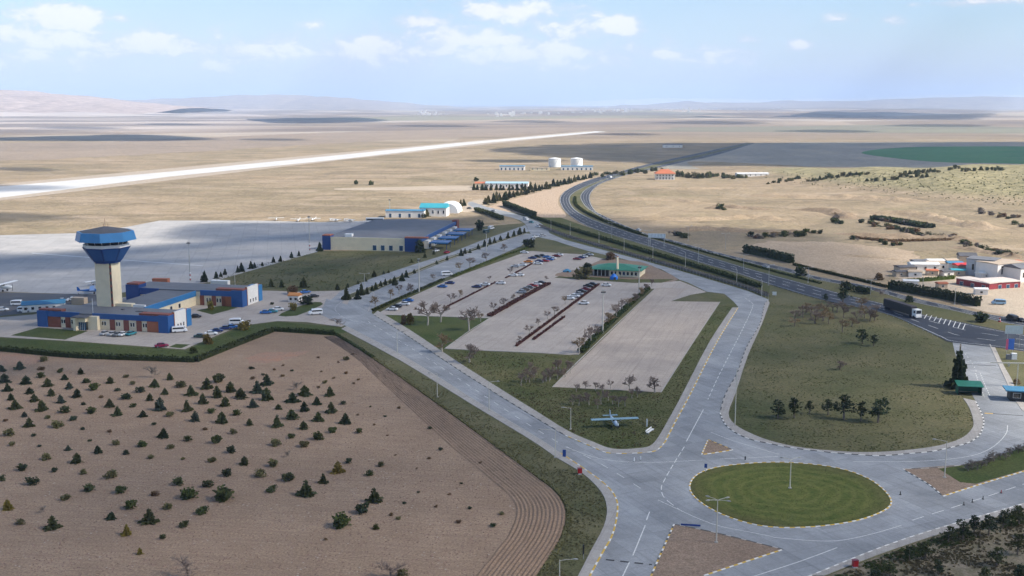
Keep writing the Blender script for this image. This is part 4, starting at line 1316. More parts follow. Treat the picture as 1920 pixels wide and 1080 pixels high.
def shed(name, label, cat, px, py, ang, L, D, Hh, wall, roof, rise=1.0, over=.3, wins=0, doors=0, group=None, wside='f', origin='c'):
    """gabled or flat building; px, py is the middle of its front edge"""
    p = GH(px, py)
    t = thing(name, label, cat, p, R(ang), group)
    part('wall', wall, t, (-L / 2, L / 2, 0, D, -.5, Hh))
    mb = MB()
    a, b_ = L / 2 + over, D + over
    mb.v += [(-a, -over, Hh), (a, -over, Hh), (a, b_, Hh), (-a, b_, Hh), (-a, -over, Hh + .25), (a, -over, Hh + .25), (a, b_, Hh + .25), (-a, b_, Hh + .25), (-a, D / 2, Hh + .25 + rise), (a, D / 2, Hh + .25 + rise)]
    mb.f += [(3, 2, 1, 0), (0, 1, 5, 4), (2, 3, 7, 6), (4, 5, 9, 8), (6, 7, 8, 9), (1, 2, 6, 9, 5), (3, 0, 4, 8, 7)]; mb.m += [0] * 7
    mb.build('roof', roof, t)
    for k in range(wins):
        x = -L / 2 + L * (k + .5) / wins
        window(t, x - .5, x + .5, 0, Hh * .35, Hh * .72)
    for k in range(doors):
        x = -L / 2 + L * (k + .5) / doors
        window(t, x - .8, x + .8, 0, .05, Hh * .6, name='door', glass='glass_blue')
    return t


shed('site_hut', 'long white hut with blue roof left of the control tower', 'hut', 82, 584, 20, 15, 6, 2.7, M['white_wall'], M['roof_blue'], 1.0, wins=6)
shed('service_hall', 'white fire station hall with low blue edged roof behind the terminal', 'building', 759, 408, -4, 27, 10, 4.6, M['white_wall'], M['roof_blue'], .5, doors=4)
fs = shed('fire_station', 'white building with bright teal roof behind the terminal', 'building', 812, 406, -6, 19, 13, 6.0, M['white_wall'], M['roof_teal'], 2.6, wins=5)
pd = G(838, 400)
dm = thing('domed_hall', 'rounded white hall beside the teal roofed building', 'building', pd, R(-6))
mb = MB(); n_ = 12
for s_ in (0, 1):
    pass
prof_ = [(8 * math.cos(math.pi * k / n_), 7.2 * math.sin(math.pi * k / n_) ** .8) for k in range(n_ + 1)]
for k in range(n_):
    (xa, za), (xb, zb) = prof_[k], prof_[k + 1]
    mb.poly([(xa, 0, za), (xa, 22, za), (xb, 22, zb), (xb, 0, zb)])
mb.poly([(x, 0, z) for x, z in prof_][::-1]); mb.poly([(x, 22, z) for x, z in prof_])
mb.build('shell', M['white'], dm, smooth=False)
window(dm, -1.6, 1.6, 0, .1, 3.2, name='door')
shed('depot', 'white depot with pale blue roof behind a row of conifers', 'building', 950, 353, -4, 40, 14, 4.4, M['white_wall'], plain('pale_blue_roof', (.35, .52, .62), .5), 1.2, wins=9)
shed('depot_annex', 'small reddish roofed annex at the left end of the conifer screened depot', 'building', 912, 352, -4, 22, 12, 4.0, M['cream'], M['roof_red'], 1.0, wins=5)
shed('fuel_depot', 'low white fuel depot building with blue roof edge left of the storage tanks', 'building', 960, 319, -3, 30, 14, 4.6, M['white_wall'], M['roof_blue'], .5, doors=6)
shed('fuel_depot', 'small cream block between the two blue edged depot buildings', 'building', 1012, 320, -3, 22, 10, 3.6, M['cream'], M['sand'], .3, wins=4)
shed('fuel_depot', 'low white depot building with blue roof in front of the right storage tank', 'building', 1082, 319, -3, 38, 12, 4.4, M['white_wall'], M['roof_blue'], .5, doors=7)
for px_, lb in ((1040, 'left of the two white cylindrical fuel storage tanks'), (1081, 'right of the two white cylindrical fuel storage tanks')):
    p = G(px_, 313)
    t = thing('fuel_tank', lb, 'storage tank', p, 0, 'white fuel storage tanks')
    mb = MB(); mb.tube([(0, 0, 0), (0, 0, 10.5), (0, 0, 10.8), (0, 0, 11.9)], [7.6, 7.6, 7.3, .3], 28); mb.build('shell', M['white'], t, smooth=False)
    mb = MB(); mb.tube([(0, 0, 10.4), (0, 0, 10.6)], [7.75, 7.75], 28); mb.build('rim', M['metal'], t)
    mb = MB(); mb.tube([(-3, -7.8, 0), (1, -7.8, 5), (4, -7, 10.5)], .15, 4); mb.build('stair', M['metal'], t)
# red roofed house by the highway
p = G(1247, 337)
hs_ = thing('red_roofed_house', 'white two storey house with orange hipped roof beside the highway', 'house', p, R(-4))
part('wall', M['white_wall'], hs_, (-10, 10, 0, 14, 0, 6.2))
mb = MB(); mb.prism([(-11, -1), (11, -1), (11, 15), (-11, 15)], 6.2, 6.5); mb.prism([(-11, -1), (11, -1), (11, 15), (-11, 15)], 6.5, 10.6, 0, [(-4, 6), (4, 6), (4, 8), (-4, 8)])
rf_ = mb.build('roof', M['roof_red'], hs_)
part('chimney', M['cream'], rf_, (3, 4, 9, 10, 8, 11.6))
for zz in (.8, 3.8):
    for k in range(6):
        window(hs_, -9 + k * 3.2, -7.6 + k * 3.2, 0, zz, zz + 1.6)
shed('village_shed', 'long white shed with pale roof among trees right of the red roofed house', 'shed', 1412, 331, 4, 34, 9, 3, M['white_wall'], M['white'], .8, wins=6)
shed('farm_shed', 'small grey farm shed standing in the dark field by the highway', 'shed', 1262, 277, 0, 34, 14, 5, M['white_wall'], M['roof_grey'], 1.5, wins=3)

# --- village at the right edge
shed('flat_roofed_house', 'pale grey flat roofed house left of the large white house', 'house', 1836, 518, -38, 12, 11, 7.6, plain('grey_render', (.46, .47, .50), .8), M['roof_grey'], .2, wins=2)
wh = shed('white_house', 'large white two storey house above the crimson building', 'house', 1894, 523, 26, 17, 12, 7.0, M['white_wall'], M['sand'], .2, wins=3)
for k in range(3):
    window(wh, -6.2 + k * 5.4, -5.0 + k * 5.4, 0, 5.2, 6.3)
rb = shed('crimson_building', 'long low crimson building with pale roof at the right edge', 'building', 1882, 541, 17, 17, 11, 2.7, M['red_clad'], plain('pale_roof', (.62, .54, .48), .7), .2, doors=4)
shed('crimson_annex', 'dark red shaded annex at the left end of the crimson building', 'building', 1823, 538, -62, 17, 8, 2.6, M['red_clad'], plain('pale_roof_annex', (.62, .54, .48), .7), .2, doors=3)
shed('village_shed', 'white sheet roofed shed left of the red awning', 'shed', 1735, 509, -4, 13, 7, 3.2, M['white_wall'], M['white'], .7, wins=3)
shed('village_shed', 'long pale shed with cream roof between the white shed and the red awning', 'shed', 1768, 507, -4, 14, 7, 3.2, M['white_wall'], M['sand'], .7, wins=3)
shed('village_shed', 'small shed with pale blue roof beside the red awning', 'shed', 1792, 508, -4, 7, 6, 3.6, M['white_wall'], M['roof_blue'], .5, wins=1)
shed('village_shed', 'open stall with bright red awning before the grey house', 'shed', 1812, 510, 12, 9, 6, 3.0, M['sand'], plain('red_awning', (.62, .05, .05), .6), .8, wins=1)
shed('village_shed', 'dark roofed hut standing behind the red awning', 'shed', 1815, 497, -10, 8, 7, 4.2, M['sand'], M['roof_dark'], 1.4, wins=1)
shed('village_shed', 'low grey hut at the left end of the village', 'shed', 1702, 512, 8, 8, 6, 2.6, M['sand'], M['roof_dark'], .6, wins=1)
shed('village_shed', 'small white hut below the left village sheds', 'shed', 1708, 538, -14, 6, 4, 2.4, M['white_wall'], M['white'], .4, wins=1)
shed('village_shed', 'grey roofed white house cut by the right edge of the picture', 'house', 1930, 528, 26, 12, 10, 6, M['white_wall'], M['roof_grey'], 1.4, wins=3)
for i_, (x_, y_, l_, d_, h_, wl, rf_, an_) in enumerate(((1690, 519, 5, 4, 2.2, 'sand', 'roof_dark', 6), (1716, 520, 6, 4, 2.4, 'white_wall', 'sand', -8), (1727, 500, 7, 5, 2.6, 'sand', 'roof_grey', 4), (1748, 517, 5, 4, 2.2, 'sand', 'roof_red', -12), (1756, 499, 8, 5, 2.6, 'white_wall', 'white', 0), (1779, 518, 5, 4, 2.0, 'white_wall', 'roof_dark', 10),
        (1797, 517, 6, 4, 2.4, 'sand', 'roof_teal', -6), (1786, 499, 6, 5, 2.8, 'white_wall', 'sand', 8), (1850, 522, 6, 4, 2.2, 'white_wall', 'white', 20), (1862, 500, 7, 5, 3.4, 'white_wall', 'roof_grey', 24), (1905, 506, 8, 6, 3.6, 'white_wall', 'roof_red', 20), (1840, 553, 5, 3, 2.2, 'white_wall', 'white', -10), (1768, 541, 4, 3, 2.0, 'sand', 'orange_red', 5))):
    shed('village_hut', 'small village outbuilding, %s from left among the huts by the crimson building' % ('first', 'second', 'third', 'fourth', 'fifth', 'sixth', 'seventh', 'eighth', 'ninth', 'tenth', 'eleventh', 'twelfth', 'thirteenth')[sorted(q for q in (1690, 1716, 1727, 1748, 1756, 1779, 1797, 1786, 1850, 1862, 1905, 1840, 1768)).index(x_)], 'hut', x_, y_, an_, l_, d_, h_, M[wl], M[rf_], .5, wins=1, group='village outbuildings')
# --- gate house, shelters
gs = thing('bus_shelter', 'dark green roofed shelter beside the big conifer at the gate road', 'shelter', G(1819, 742), R(-10))
dg_ = plain('dark_green_panel', (.02, .11, .07), .55, var=.2)
part('back_wall', dg_, gs, (-3.0, 3.0, 3.4, 3.5, 0, 2.7))
part('side_wall', dg_, gs, (-3.1, -3.0, .4, 3.5, 0, 2.7))
part('side_wall', dg_, gs, (3.0, 3.1, .4, 3.5, 0, 2.7))
mb = MB(); mb.v += [(-3.4, -.3, 2.5), (3.4, -.3, 2.5), (3.4, 4.0, 3.1), (-3.4, 4.0, 3.1), (-3.4, -.3, 2.65), (3.4, -.3, 2.65), (3.4, 4.0, 3.25), (-3.4, 4.0, 3.25)]
mb.f += [(3, 2, 1, 0), (4, 5, 6, 7), (0, 1, 5, 4), (1, 2, 6, 5), (2, 3, 7, 6), (3, 0, 4, 7)]; mb.m += [0] * 6
mb.build('roof', plain('dark_green_roof', (.02, .15, .10), .5, var=.2), gs)
for x_ in (-2.9, 2.9):
    part('post', M['dark'], gs, (x_ - .08, x_ + .08, .1, .26, 0, 2.55))
part('bench', M['sand'], gs, (-2.5, 2.5, 2.4, 2.9, .42, .5))
shed('guard_hut', 'small cream guard hut with orange roof by the junction left of the median', 'hut', 550, 567, -13, 4.2, 3.4, 2.6, M['white_wall'], plain('orange_roof', (.52, .22, .07), .7), .9, wins=2)
shed('container', 'brown shipping container on the apron behind the rear wing', 'container', 300, 534, -6, 7, 2.6, 2.4, M['orange_red'], M['orange_red'], .05, .02)
shed('container', 'beige container beside the dark service road left of the tower', 'container', 146, 571, -13, 5.6, 2.5, 2.4, M['sand'], M['sand'], .05, .02)
shed('container', 'grey container behind the far end of the rear wing', 'container', 411, 537, -13, 8, 2.4, 2.2, M['white_wall'], M['white'], .05, .02)
# gate canopy over the right edge road
p = G(1893, 752)
gt = thing('gate_booth', 'dark gate booth with pale blue roof at the right edge of the gate road', 'booth', p, R(-14))
part('wall', M['dark'], gt, (0, 6, 0, 4, 0, 2.8))
part('roof', M['roof_blue'], gt, (-1.2, 6.6, -.8, 4.6, 2.8, 3.1))
window(gt, .8, 2.6, 0, 1.0, 2.2)
# far town: reads as one mass of pale blocks
mb = MB()
rt = random.Random(3)
for cx_, cy_, n_, sx, sy in ((810, 214, 26, 32, 2), (1000, 215, 18, 50, 2), (1120, 212, 34, 60, 3), (1230, 210, 46, 90, 4), (1340, 208, 40, 80, 4), (1420, 204, 30, 60, 3), (1600, 203, 14, 120, 2), (940, 219, 12, 25, 1.5)):
    for _ in range(n_):
        q = G(cx_ + rt.uniform(-sx, sx), cy_ + rt.uniform(-sy, sy))
        z0 = H1(q.x, q.y)
        s_ = rt.uniform(5, 11)
        hh = rt.choice((6, 8, 12, 18))
        mb.box(q.x - s_, q.x + s_, q.y - s_, q.y + s_, z0 - 3, z0 + hh)
tag(mb.build('town', M['white_wall']), kind='stuff')

# ------------------------------------------------------------------ vegetation
M['conifer'] = leafy('conifer_needles', (.070, .080, .034), .4)
M['conifer_dark'] = leafy('dark_conifer_needles', (.040, .055, .028), .4)
M['conifer_blue'] = leafy('grey_conifer_needles', (.066, .084, .060), .4)
M['bush'] = leafy('bush_leaves', (.066, .082, .026), .45)
M['olive'] = leafy('olive_leaves', (.135, .125, .055), .4)
M['yellow'] = leafy('yellow_leaves', (.19, .14, .035), .4)
M['dryleaf'] = leafy('dry_brown_leaves', (.16, .10, .055), .4)
M['redleaf'] = leafy('barberry_leaves', (.085, .030, .028), .45)
M['greytwig'] = leafy('grey_twigs', (.17, .145, .125), .35, .05)
M['hedge'] = leafy('hedge_leaves', (.040, .052, .016), .45)
M['hedge_green'] = leafy('fresh_hedge_leaves', (.085, .115, .025), .4)
M['bark'] = plain('bark', (.17, .135, .11), .9, var=.3, scale=2)
M['pale_bark'] = plain('lime_washed_bark', (.40, .36, .31), .9, var=.25, scale=2)
M['twig'] = plain('bare_twigs', (.22, .165, .135), .9, var=.3, scale=1)
M['twig_warm'] = plain('budding_twigs', (.26, .18, .10), .9, var=.3, scale=1)


def card(mb, c, u, v):
    mb.poly([c - u - v, c + u - v * .6, c + u * .6 + v, c - u + v * .7])


def rdir(r, zmin=-1.0):
    while True:
        d = Vector((r.uniform(-1, 1), r.uniform(-1, 1), r.uniform(zmin, 1)))
        if .05 < d.length < 1:
            return d.normalized()


def m_conifer(seed, w_=.36, tiers=9, per=11, low=.06, spiky=1.0):
    """unit-height conifer crown: whorls of drooping sprays"""
    r = random.Random(seed)
    mb = MB()
    for t in range(tiers):
        f = t / (tiers - 1)
        z = low + (1 - low) * f ** .95
        rad = w_ * (1 - f) ** .68 * r.uniform(.78, 1.18) + .015
        n = max(4, int(per * (1 - f * .6)))
        for k in range(n):
            a = 2 * math.pi * (k + r.random()) / n
            L = rad * r.uniform(.65, 1.15)
            d = Vector((math.cos(a), math.sin(a), 0))
            s = Vector((-math.sin(a), math.cos(a), 0))
            for q in (.35, .8):
                c = d * L * q + Vector((0, 0, z - L * q * .28 + r.uniform(-.01, .02)))
                card(mb, c, d * L * .33 + Vector((0, 0, -.03 * spiky)), s * L * (.30 if q < .5 else .2) + Vector((0, 0, r.uniform(-.03, .03))))
                card(mb, c, d * L * .3, Vector((0, 0, .05 + .05 * (1 - f))) + s * r.uniform(-.03, .03))
    mb.tube([(0, 0, low), (0, 0, .99)], [w_ * .30, .01], 6)
    return mb


def m_bush(seed, n=260, w_=.62, flat_=.5):
    """unit-height round bush"""
    r = random.Random(seed)
    mb = MB()
    lobes = [(Vector((r.uniform(-.5, .5) * w_, r.uniform(-.5, .5) * w_, r.uniform(.18, .6))), r.uniform(.22, .40)) for _ in range(8)]
    for _ in range(n):
        c, s = r.choice(lobes)
        d = rdir(r)
        p = c + Vector((d.x * s * w_ * 1.9, d.y * s * w_ * 1.9, d.z * s)) * r.uniform(.55, 1.05)
        p.z = max(.03, p.z)
        u = rdir(r); v = u.cross(rdir(r)).normalized()
        card(mb, p, u * .10, v * .075)
    return mb


def m_twigs(seed, spread=.75, levels=4, base=.03, warm=False, mult=4):
    """unit-height bare tree: returns trunk and crown"""
    r = random.Random(seed)
    tr, cr = MB(), MB()

    def grow(p, d, L, rad, lev):
        q = p + d * L * .5 + rdir(r) * L * .06
        e = q + (d + rdir(r) * .18).normalized() * L * .5
        (tr if lev == 0 else cr).tube([p, q, e], [rad, rad * .85, rad * .65], 5 if lev == 0 else 3, 0, False)
        if lev >= levels:
            return
        n = mult if lev else mult + 1
        for k in range(n):
            t = 1.0 if k == 0 else r.uniform(.45, 1.0)
            s = p.lerp(q, t * 2) if t < .5 else q.lerp(e, t * 2 - 1)
            nd = (d * .55 + rdir(r, -.25) * spread).normalized()
            nd.z = max(nd.z, -.1)
            grow(s, nd.normalized(), L * r.uniform(.55, .74), max(rad * .6, .0075), lev + 1)
    grow(Vector((0, 0, 0)), Vector((0, 0, 1)), .36, base, 0)
    return tr, cr


def m_pine(seed):
    """open crowned pine with visible trunk, unit height"""
    r = random.Random(seed)
    cr = MB()
    for k in range(15):
        f = r.random()
        a = r.uniform(0, 2 * math.pi)
        z = .32 + .62 * f
        rad = .27 * (1 - f * .72)
        c = Vector((math.cos(a) * rad * r.uniform(.3, 1), math.sin(a) * rad * r.uniform(.3, 1), z))
        s = r.uniform(.09, .15)
        for _ in range(16):
            d = rdir(r)
            p = c + Vector((d.x * s * 1.3, d.y * s * 1.3, d.z * s * .7))
            u = (d + rdir(r) * .6).normalized(); v = u.cross(rdir(r)).normalized()
            card(cr, p, u * .055, v * .028)
    tr = MB()
    tr.tube([(0, 0, 0), (.01, 0, .4), (0, .01, .9)], [.035, .026, .01], 6)
    return tr, cr


def stem():
    s = MB(); s.tube([(0, 0, 0), (0, 0, .4)], [.035, .028], 6)
    return s


PROTO = {}
for k in range(3):
    PROTO['c', k] = (None, m_conifer(10 + k, (.40, .46, .34)[k], (8, 9, 10)[k]))
    PROTO['b', k] = (None, m_bush(20 + k))
    PROTO['t', k] = m_twigs(30 + k, 1.0, 3, .025, mult=5)
    PROTO['bare', k] = m_twigs(40 + k, .8, 4, .032)
    PROTO['pine', k] = m_pine(50 + k)
    PROTO['tree', k] = (stem(), m_conifer(60 + k, (.30, .26, .33)[k], 11, 12, .08))
    PROTO['round', k] = (stem(), m_bush(70 + k, 260, .55))
tr_ = None
MESHES = {}
NORM = {}
BASE_W = {'c': .42, 'b': .62, 't': .5, 'bare': .5, 'pine': .32, 'tree': .32, 'round': .5}


def pm(kind, var, mat, which):
    key = (kind, var, mat, which)
    if key not in MESHES:
        mb = PROTO[kind, var][which]
        if kind not in NORM:        # unit height, known half width
            NORM[kind] = set()
        if var not in NORM[kind]:
            NORM[kind].add(var)
            pv_ = np.array(PROTO[kind, var][1].v)
            sz = 1.0 / pv_[:, 2].max()
            sxy = BASE_W[kind] / np.percentile(np.hypot(pv_[:, 0], pv_[:, 1]), 96)
            for m_ in PROTO[kind, var]:
                if m_ is not None and not (m_ is tr_ and getattr(m_, 'done', False)):
                    m_.v = [(x * sxy, y * sxy, z * sz) for x, y, z in m_.v]
                    m_.done = True
        MESHES[key] = mb.mesh('crown' if which else 'trunk', M[mat])
    return MESHES[key]


ORD = ['', 'first', 'second', 'third', 'fourth', 'fifth', 'sixth', 'seventh', 'eighth', 'ninth', 'tenth', 'eleventh', 'twelfth', 'thirteenth', 'fourteenth', 'fifteenth', 'sixteenth', 'seventeenth', 'eighteenth', 'nineteenth']
TENS = {20: 'twentieth', 30: 'thirtieth', 40: 'fortieth', 50: 'fiftieth', 60: 'sixtieth', 70: 'seventieth', 80: 'eightieth'}
TENW = {2: 'twenty', 3: 'thirty', 4: 'forty', 5: 'fifty', 6: 'sixty', 7: 'seventy', 8: 'eighty'}


def nth(n):
    if n < 20:
        return ORD[n]
    return TENS[n] if n % 10 == 0 else TENW[n // 10] + '-' + ORD[n % 10]


RV = random.Random(99)


def plant(name, kind, mat, p, h, wide, label, cat, group=None, bark=None, single=False):
    """one plant: crown alone when it is only a few pixels, else trunk and crown below an Empty"""
    var = RV.randrange(3)
    rz = RV.uniform(0, 6.28)
    base_w = BASE_W[kind]
    sx = max(.5, min(2.2, wide / (2 * base_w * h))) * h if wide else h
    if PROTO[kind, var][0] is None or single:
        o = link(name, pm(kind, var, mat, 1), None, None, p, rz)
        o.scale = (sx * RV.uniform(.85, 1.15), sx * RV.uniform(.85, 1.15), h)
        o.rotation_euler = (RV.uniform(-.06, .06), RV.uniform(-.06, .06), rz)
        return tag(o, label, cat, group)
    t = thing(name, label, cat, p, rz, group)
    t.scale = (sx * RV.uniform(.82, 1.15), sx * RV.uniform(.82, 1.15), h * RV.uniform(.9, 1.1))
    t.rotation_euler = (RV.uniform(-.05, .05), RV.uniform(-.05, .05), rz)
    link('trunk', pm(kind, var, bark or 'bark', 0), None, t)
    link('crown', pm(kind, var, mat, 1), None, t)
    return t


def mpp(p):
    """metres per photograph pixel at p"""
    return (p.y * CP + (CAMH - p.z) * SP) / F


# --- plants of the brown field
FA = [(10, 190, 60, 'c'), (30, 260, 80, 'c'), (125, 175, 70, 'c'), (265, 180, 60, 'd'), (280, 125, 60, 'o'), (380, 195, 45, 'b'), (512, 207, 45, 'c'), (165, 270, 75, 'c'), (265, 230, 55, 'b'), (300, 285, 65, 'c'), (410, 242, 50, 'c'), (50, 315, 65, 'c'),
      (188, 330, 60, 'c'), (438, 300, 55, 'c'), (552, 262, 60, 'b'), (600, 308, 75, 'b'), (697, 265, 55, 'c'), (800, 228, 45, 'o'), (838, 275, 45, 'o'), (740, 315, 45, 'd'), (885, 325, 70, 'b'), (980, 287, 70, 'c'), (1075, 243, 55, 'c'), (960, 225, 110, 't'),
      (70, 370, 55, 'c'), (95, 428, 75, 'c'), (218, 380, 60, 'c'), (325, 345, 55, 'c'), (385, 390, 60, 'c'), (487, 353, 65, 'c'), (265, 438, 80, 'c'), (410, 452, 75, 'b'), (530, 402, 40, 'd'), (640, 358, 40, 'd'), (580, 455, 65, 'b'), (697, 415, 65, 'c'),
      (790, 365, 75, 'd'), (845, 415, 50, 'b'), (948, 375, 55, 'c'), (1045, 335, 50, 'c'), (745, 468, 75, 'c'), (905, 477, 60, 'c'), (1013, 435, 95, 'c'), (1080, 475, 65, 'o'), (1142, 293, 65, 'b'), (1210, 340, 85, 'c'), (1310, 298, 90, 'c'), (1390, 260, 85, 'b'),
      (1375, 355, 85, 'c'), (1283, 395, 75, 'c'), (1185, 440, 75, 'c'), (1235, 505, 70, 'c'), (1340, 453, 55, 'b'), (1425, 410, 75, 'c'), (1460, 320, 80, 'c'), (1525, 360, 95, 'c'), (1630, 325, 95, 'c'), (1690, 370, 90, 'c'), (1690, 275, 85, 'c'), (1600, 418, 65, 'c'),
      (1500, 467, 60, 'b'), (1405, 515, 80, 'c'), (1580, 530, 60, 'c'), (1300, 560, 40, 'd'), (1475, 585, 55, 'o'), (185, 540, 70, 'c'), (155, 478, 40, 'c'), (305, 488, 40, 'o'), (470, 500, 55, 'b'), (360, 545, 80, 'o'), (35, 505, 35, 'd'), (50, 595, 90, 'o'),
      (215, 600, 40, 'd'), (80, 660, 45, 'o'), (430, 690, 50, 'c'), (620, 705, 60, 'c'), (290, 750, 70, 'o'), (485, 768, 90, 'c'), (140, 815, 65, 'b'), (345, 825, 50, 'b'), (525, 840, 55, 'o'), (700, 865, 90, 'o'), (735, 655, 55, 'o'), (905, 665, 70, 'b'), (1080, 680, 55, 'o'),
      (1035, 608, 75, 'c'), (1195, 630, 65, 'b'), (1375, 645, 85, 'b'), (795, 715, 50, 'b'), (955, 740, 45, 'o'), (205, 905, 90, 'b'), (565, 945, 80, 'b'), (420, 1005, 75, 'o'), (765, 955, 85, 'b'), (840, 1055, 105, 'b'), (1120, 905, 90, 'b'), (1320, 920, 80, 'b'),
      (1195, 990, 130, 'B'), (1415, 1000, 135, 'B'), (1430, 850, 80, 'b'), (1640, 860, 95, 'o'), (1545, 780, 65, 'c'), (1455, 705, 70, 'b'), (1280, 1085, 100, 'B'), (1065, 1060, 70, 'o'), (50, 1065, 75, 'y'), (10, 880, 60, 'b'), (1590, 175, 40, 'd'), (1665, 215, 30, 'd'),
      (1600, 240, 35, 'd'), (520, 560, 35, 'd'), (690, 575, 35, 'd'), (975, 530, 35, 'd'), (570, 632, 30, 'd'), (250, 668, 30, 'd'), (1160, 750, 35, 'o'), (1345, 765, 60, 'o')]
FC = [(280, 350, 65, 't'), (125, 425, 65, 'o'), (340, 450, 100, 'c'), (715, 390, 65, 'c'), (815, 490, 75, 'y'), (960, 410, 110, 'c'), (1185, 435, 70, 'b'), (1050, 515, 45, 'b'), (900, 615, 50, 'y'), (1210, 762, 270, 'T'), (1000, 235, 70, 'd')]
FD = [(165, 385, 85, 'c'), (240, 440, 70, 'c'), (320, 400, 60, 'c'), (400, 345, 70, 'c'), (240, 340, 90, 'c'), (190, 310, 100, 't'), (75, 430, 50, 'c'), (410, 450, 75, 'c'), (480, 400, 40, 'b'), (325, 505, 75, 'c'), (500, 520, 80, 'c'), (160, 490, 90, 'c'), (65, 540, 85, 'c'),
      (235, 555, 65, 'c'), (415, 575, 65, 'b'), (330, 620, 85, 'b'), (155, 610, 55, 'b'), (590, 580, 55, 'b'), (235, 665, 75, 'o'), (140, 735, 60, 't'), (525, 770, 60, 'b'), (450, 830, 85, 'y'), (140, 885, 100, 'b'), (250, 975, 120, 'c'), (360, 895, 70, 'c'), (650, 850, 65, 'b'),
      (725, 790, 45, 'b'), (685, 1015, 100, 'c'), (600, 1080, 110, 'b'), (30, 950, 75, 'b'), (55, 660, 80, 'o'), (40, 790, 80, 'o'), (500, 205, 30, 'd'), (345, 195, 20, 'd'), (105, 155, 25, 'd'), (160, 190, 25, 'd'), (45, 183, 25, 'd'), (100, 222, 30, 'd'), (425, 235, 22, 'd'),
      (370, 265, 35, 'o'), (325, 295, 30, 'd'), (580, 245, 25, 'd'), (550, 270, 25, 'd'), (655, 415, 18, 'd'), (750, 478, 25, 'd'), (835, 425, 30, 'd'), (680, 530, 20, 'd'), (575, 468, 22, 'd'), (1030, 555, 35, 'd'), (765, 597, 20, 'd'), (815, 722, 18, 'd'), (950, 806, 18, 'd'),
      (1025, 745, 28, 'd'), (1100, 688, 35, 'd'), (1350, 772, 30, 'd'), (1230, 902, 25, 'd'), (960, 958, 25, 'd'), (1155, 970, 28, 'd'), (870, 1028, 30, 'd'), (1070, 1048, 28, 'd'), (1285, 1060, 35, 'd'), (545, 85, 25, 'd'), (505, 120, 45, 'o'), (455, 135, 20, 'd'), (330, 105, 25, 'd')]
FE = [(385, 347, 110, 'B'), (560, 362, 40, 'b'), (640, 293, 30, 'd'), (675, 312, 30, 'o'), (990, 330, 30, 'd'), (1165, 350, 40, 'd'), (1205, 288, 30, 'o'), (300, 420, 25, 'd'), (640, 606, 150, 'T'), (700, 608, 70, 'o')]
items = []
for lst, ox, oy, s in ((FA, 0, 640, 3.375), (FC, 0, 860, 3.4286), (FD, 500, 640, 3.375), (FE, 500, 860, 2.743)):
    for zx, zy, wz, ty in lst:
        items.append((ox + zx / s, oy + zy / s, wz / s, ty))
items.sort(key=lambda q: q[1])
rows, cur = [], []
for q in items:
    if cur and q[1] - cur[0][1] > 11 + (q[1] - 640) * .03:
        rows.append(cur); cur = []
    cur.append(q)
rows.append(cur)
LOOK = {'c': ('conifer_sapling', 'c', 'small dark green conifer', 'conifer', .95), 'b': ('shrub', 'b', 'low dark green shrub', 'shrub', .68), 'o': ('shrub', 'b', 'low olive brown shrub', 'shrub', .6), 'd': ('shrub', 'b', 'tiny dark shrub', 'shrub', .5),
        'y': ('conifer_sapling', 'c', 'small yellowing conifer', 'conifer', 1.1), 't': ('shrub', 't', 'bare grey shrub', 'shrub', .7), 'B': ('shrub', 'b', 'broad spreading green shrub', 'shrub', .62), 'T': ('shrub', 't', 'large bare grey shrub', 'shrub', .62)}
for ri, row in enumerate(rows):
    row.sort(key=lambda q: q[0])
    for ci, (x, y, wpx, ty) in enumerate(row):
        nm, kd, txt, cat, asp = LOOK[ty]
        p = G(x, y); p.z = .01
        wm = wpx * mpp(p) * .92
        mt = {'c': RV.choice(('conifer', 'conifer', 'conifer_dark', 'conifer_blue')), 'b': RV.choice(('bush', 'conifer', 'conifer_dark')), 'o': 'olive', 'd': RV.choice(('conifer_dark', 'dryleaf')), 'y': 'yellow', 't': 'greytwig', 'B': 'bush', 'T': 'twig'}[ty]
        hh = wm * asp * RV.uniform(.85, 1.2)
        lb = '%s in the brown field, %s from left, %s row from hedge' % (txt, nth(ci + 1), nth(ri + 1))
        plant(nm, kd, mt, p, hh, wm, lb, cat, 'plants of the brown field', single=(kd == 't' and ty == 't'))

# --- conifers in rows
CZ = lambda lst, ox, oy, s: [(ox + a / s, oy + b_ / s, h_ / s) for a, b_, h_ in lst]
MED = CZ([(612, 727, 85), (685, 725, 80), (712, 695, 80), (750, 690, 55), (785, 668, 42), (810, 658, 48), (842, 638, 40), (872, 628, 45), (905, 617, 34), (935, 630, 66), (985, 602, 60), (1015, 577, 52), (1070, 550, 34), (1220, 488, 30), (1290, 462, 34), (1385, 432, 48), (1410, 418, 38),
          (1445, 412, 32), (1500, 387, 42), (1545, 368, 48), (1580, 352, 42), (1610, 343, 42), (1650, 327, 38), (1700, 312, 42), (1740, 300, 46), (1780, 287, 50), (1812, 277, 36)], 480, 360, 3.6)
for i, (x, y, h_) in enumerate(MED):
    p = G(x, y); p.z = .05
    plant('conifer', 'tree', RV.choice(('conifer', 'conifer_dark')), p, h_ * mpp(p) * 1.05, h_ * mpp(p) * .62, 'young dark conifer in the median strip of the double road, %s from the junction' % nth(i + 1), 'conifer', 'conifers in the median strip')
APR = CZ([(1380, 535, 80), (1460, 512, 50), (1490, 500, 36), (1520, 487, 44), (1605, 472, 48), (1632, 466, 68), (1695, 446, 52), (1720, 440, 42), (1770, 425, 28), (1845, 402, 38)], 0, 380, 3.6) + CZ([(45, 500, 28), (118, 476, 42), (165, 470, 46), (240, 446, 42), (290, 432, 34), (430, 400, 62)], 480, 360, 3.6)
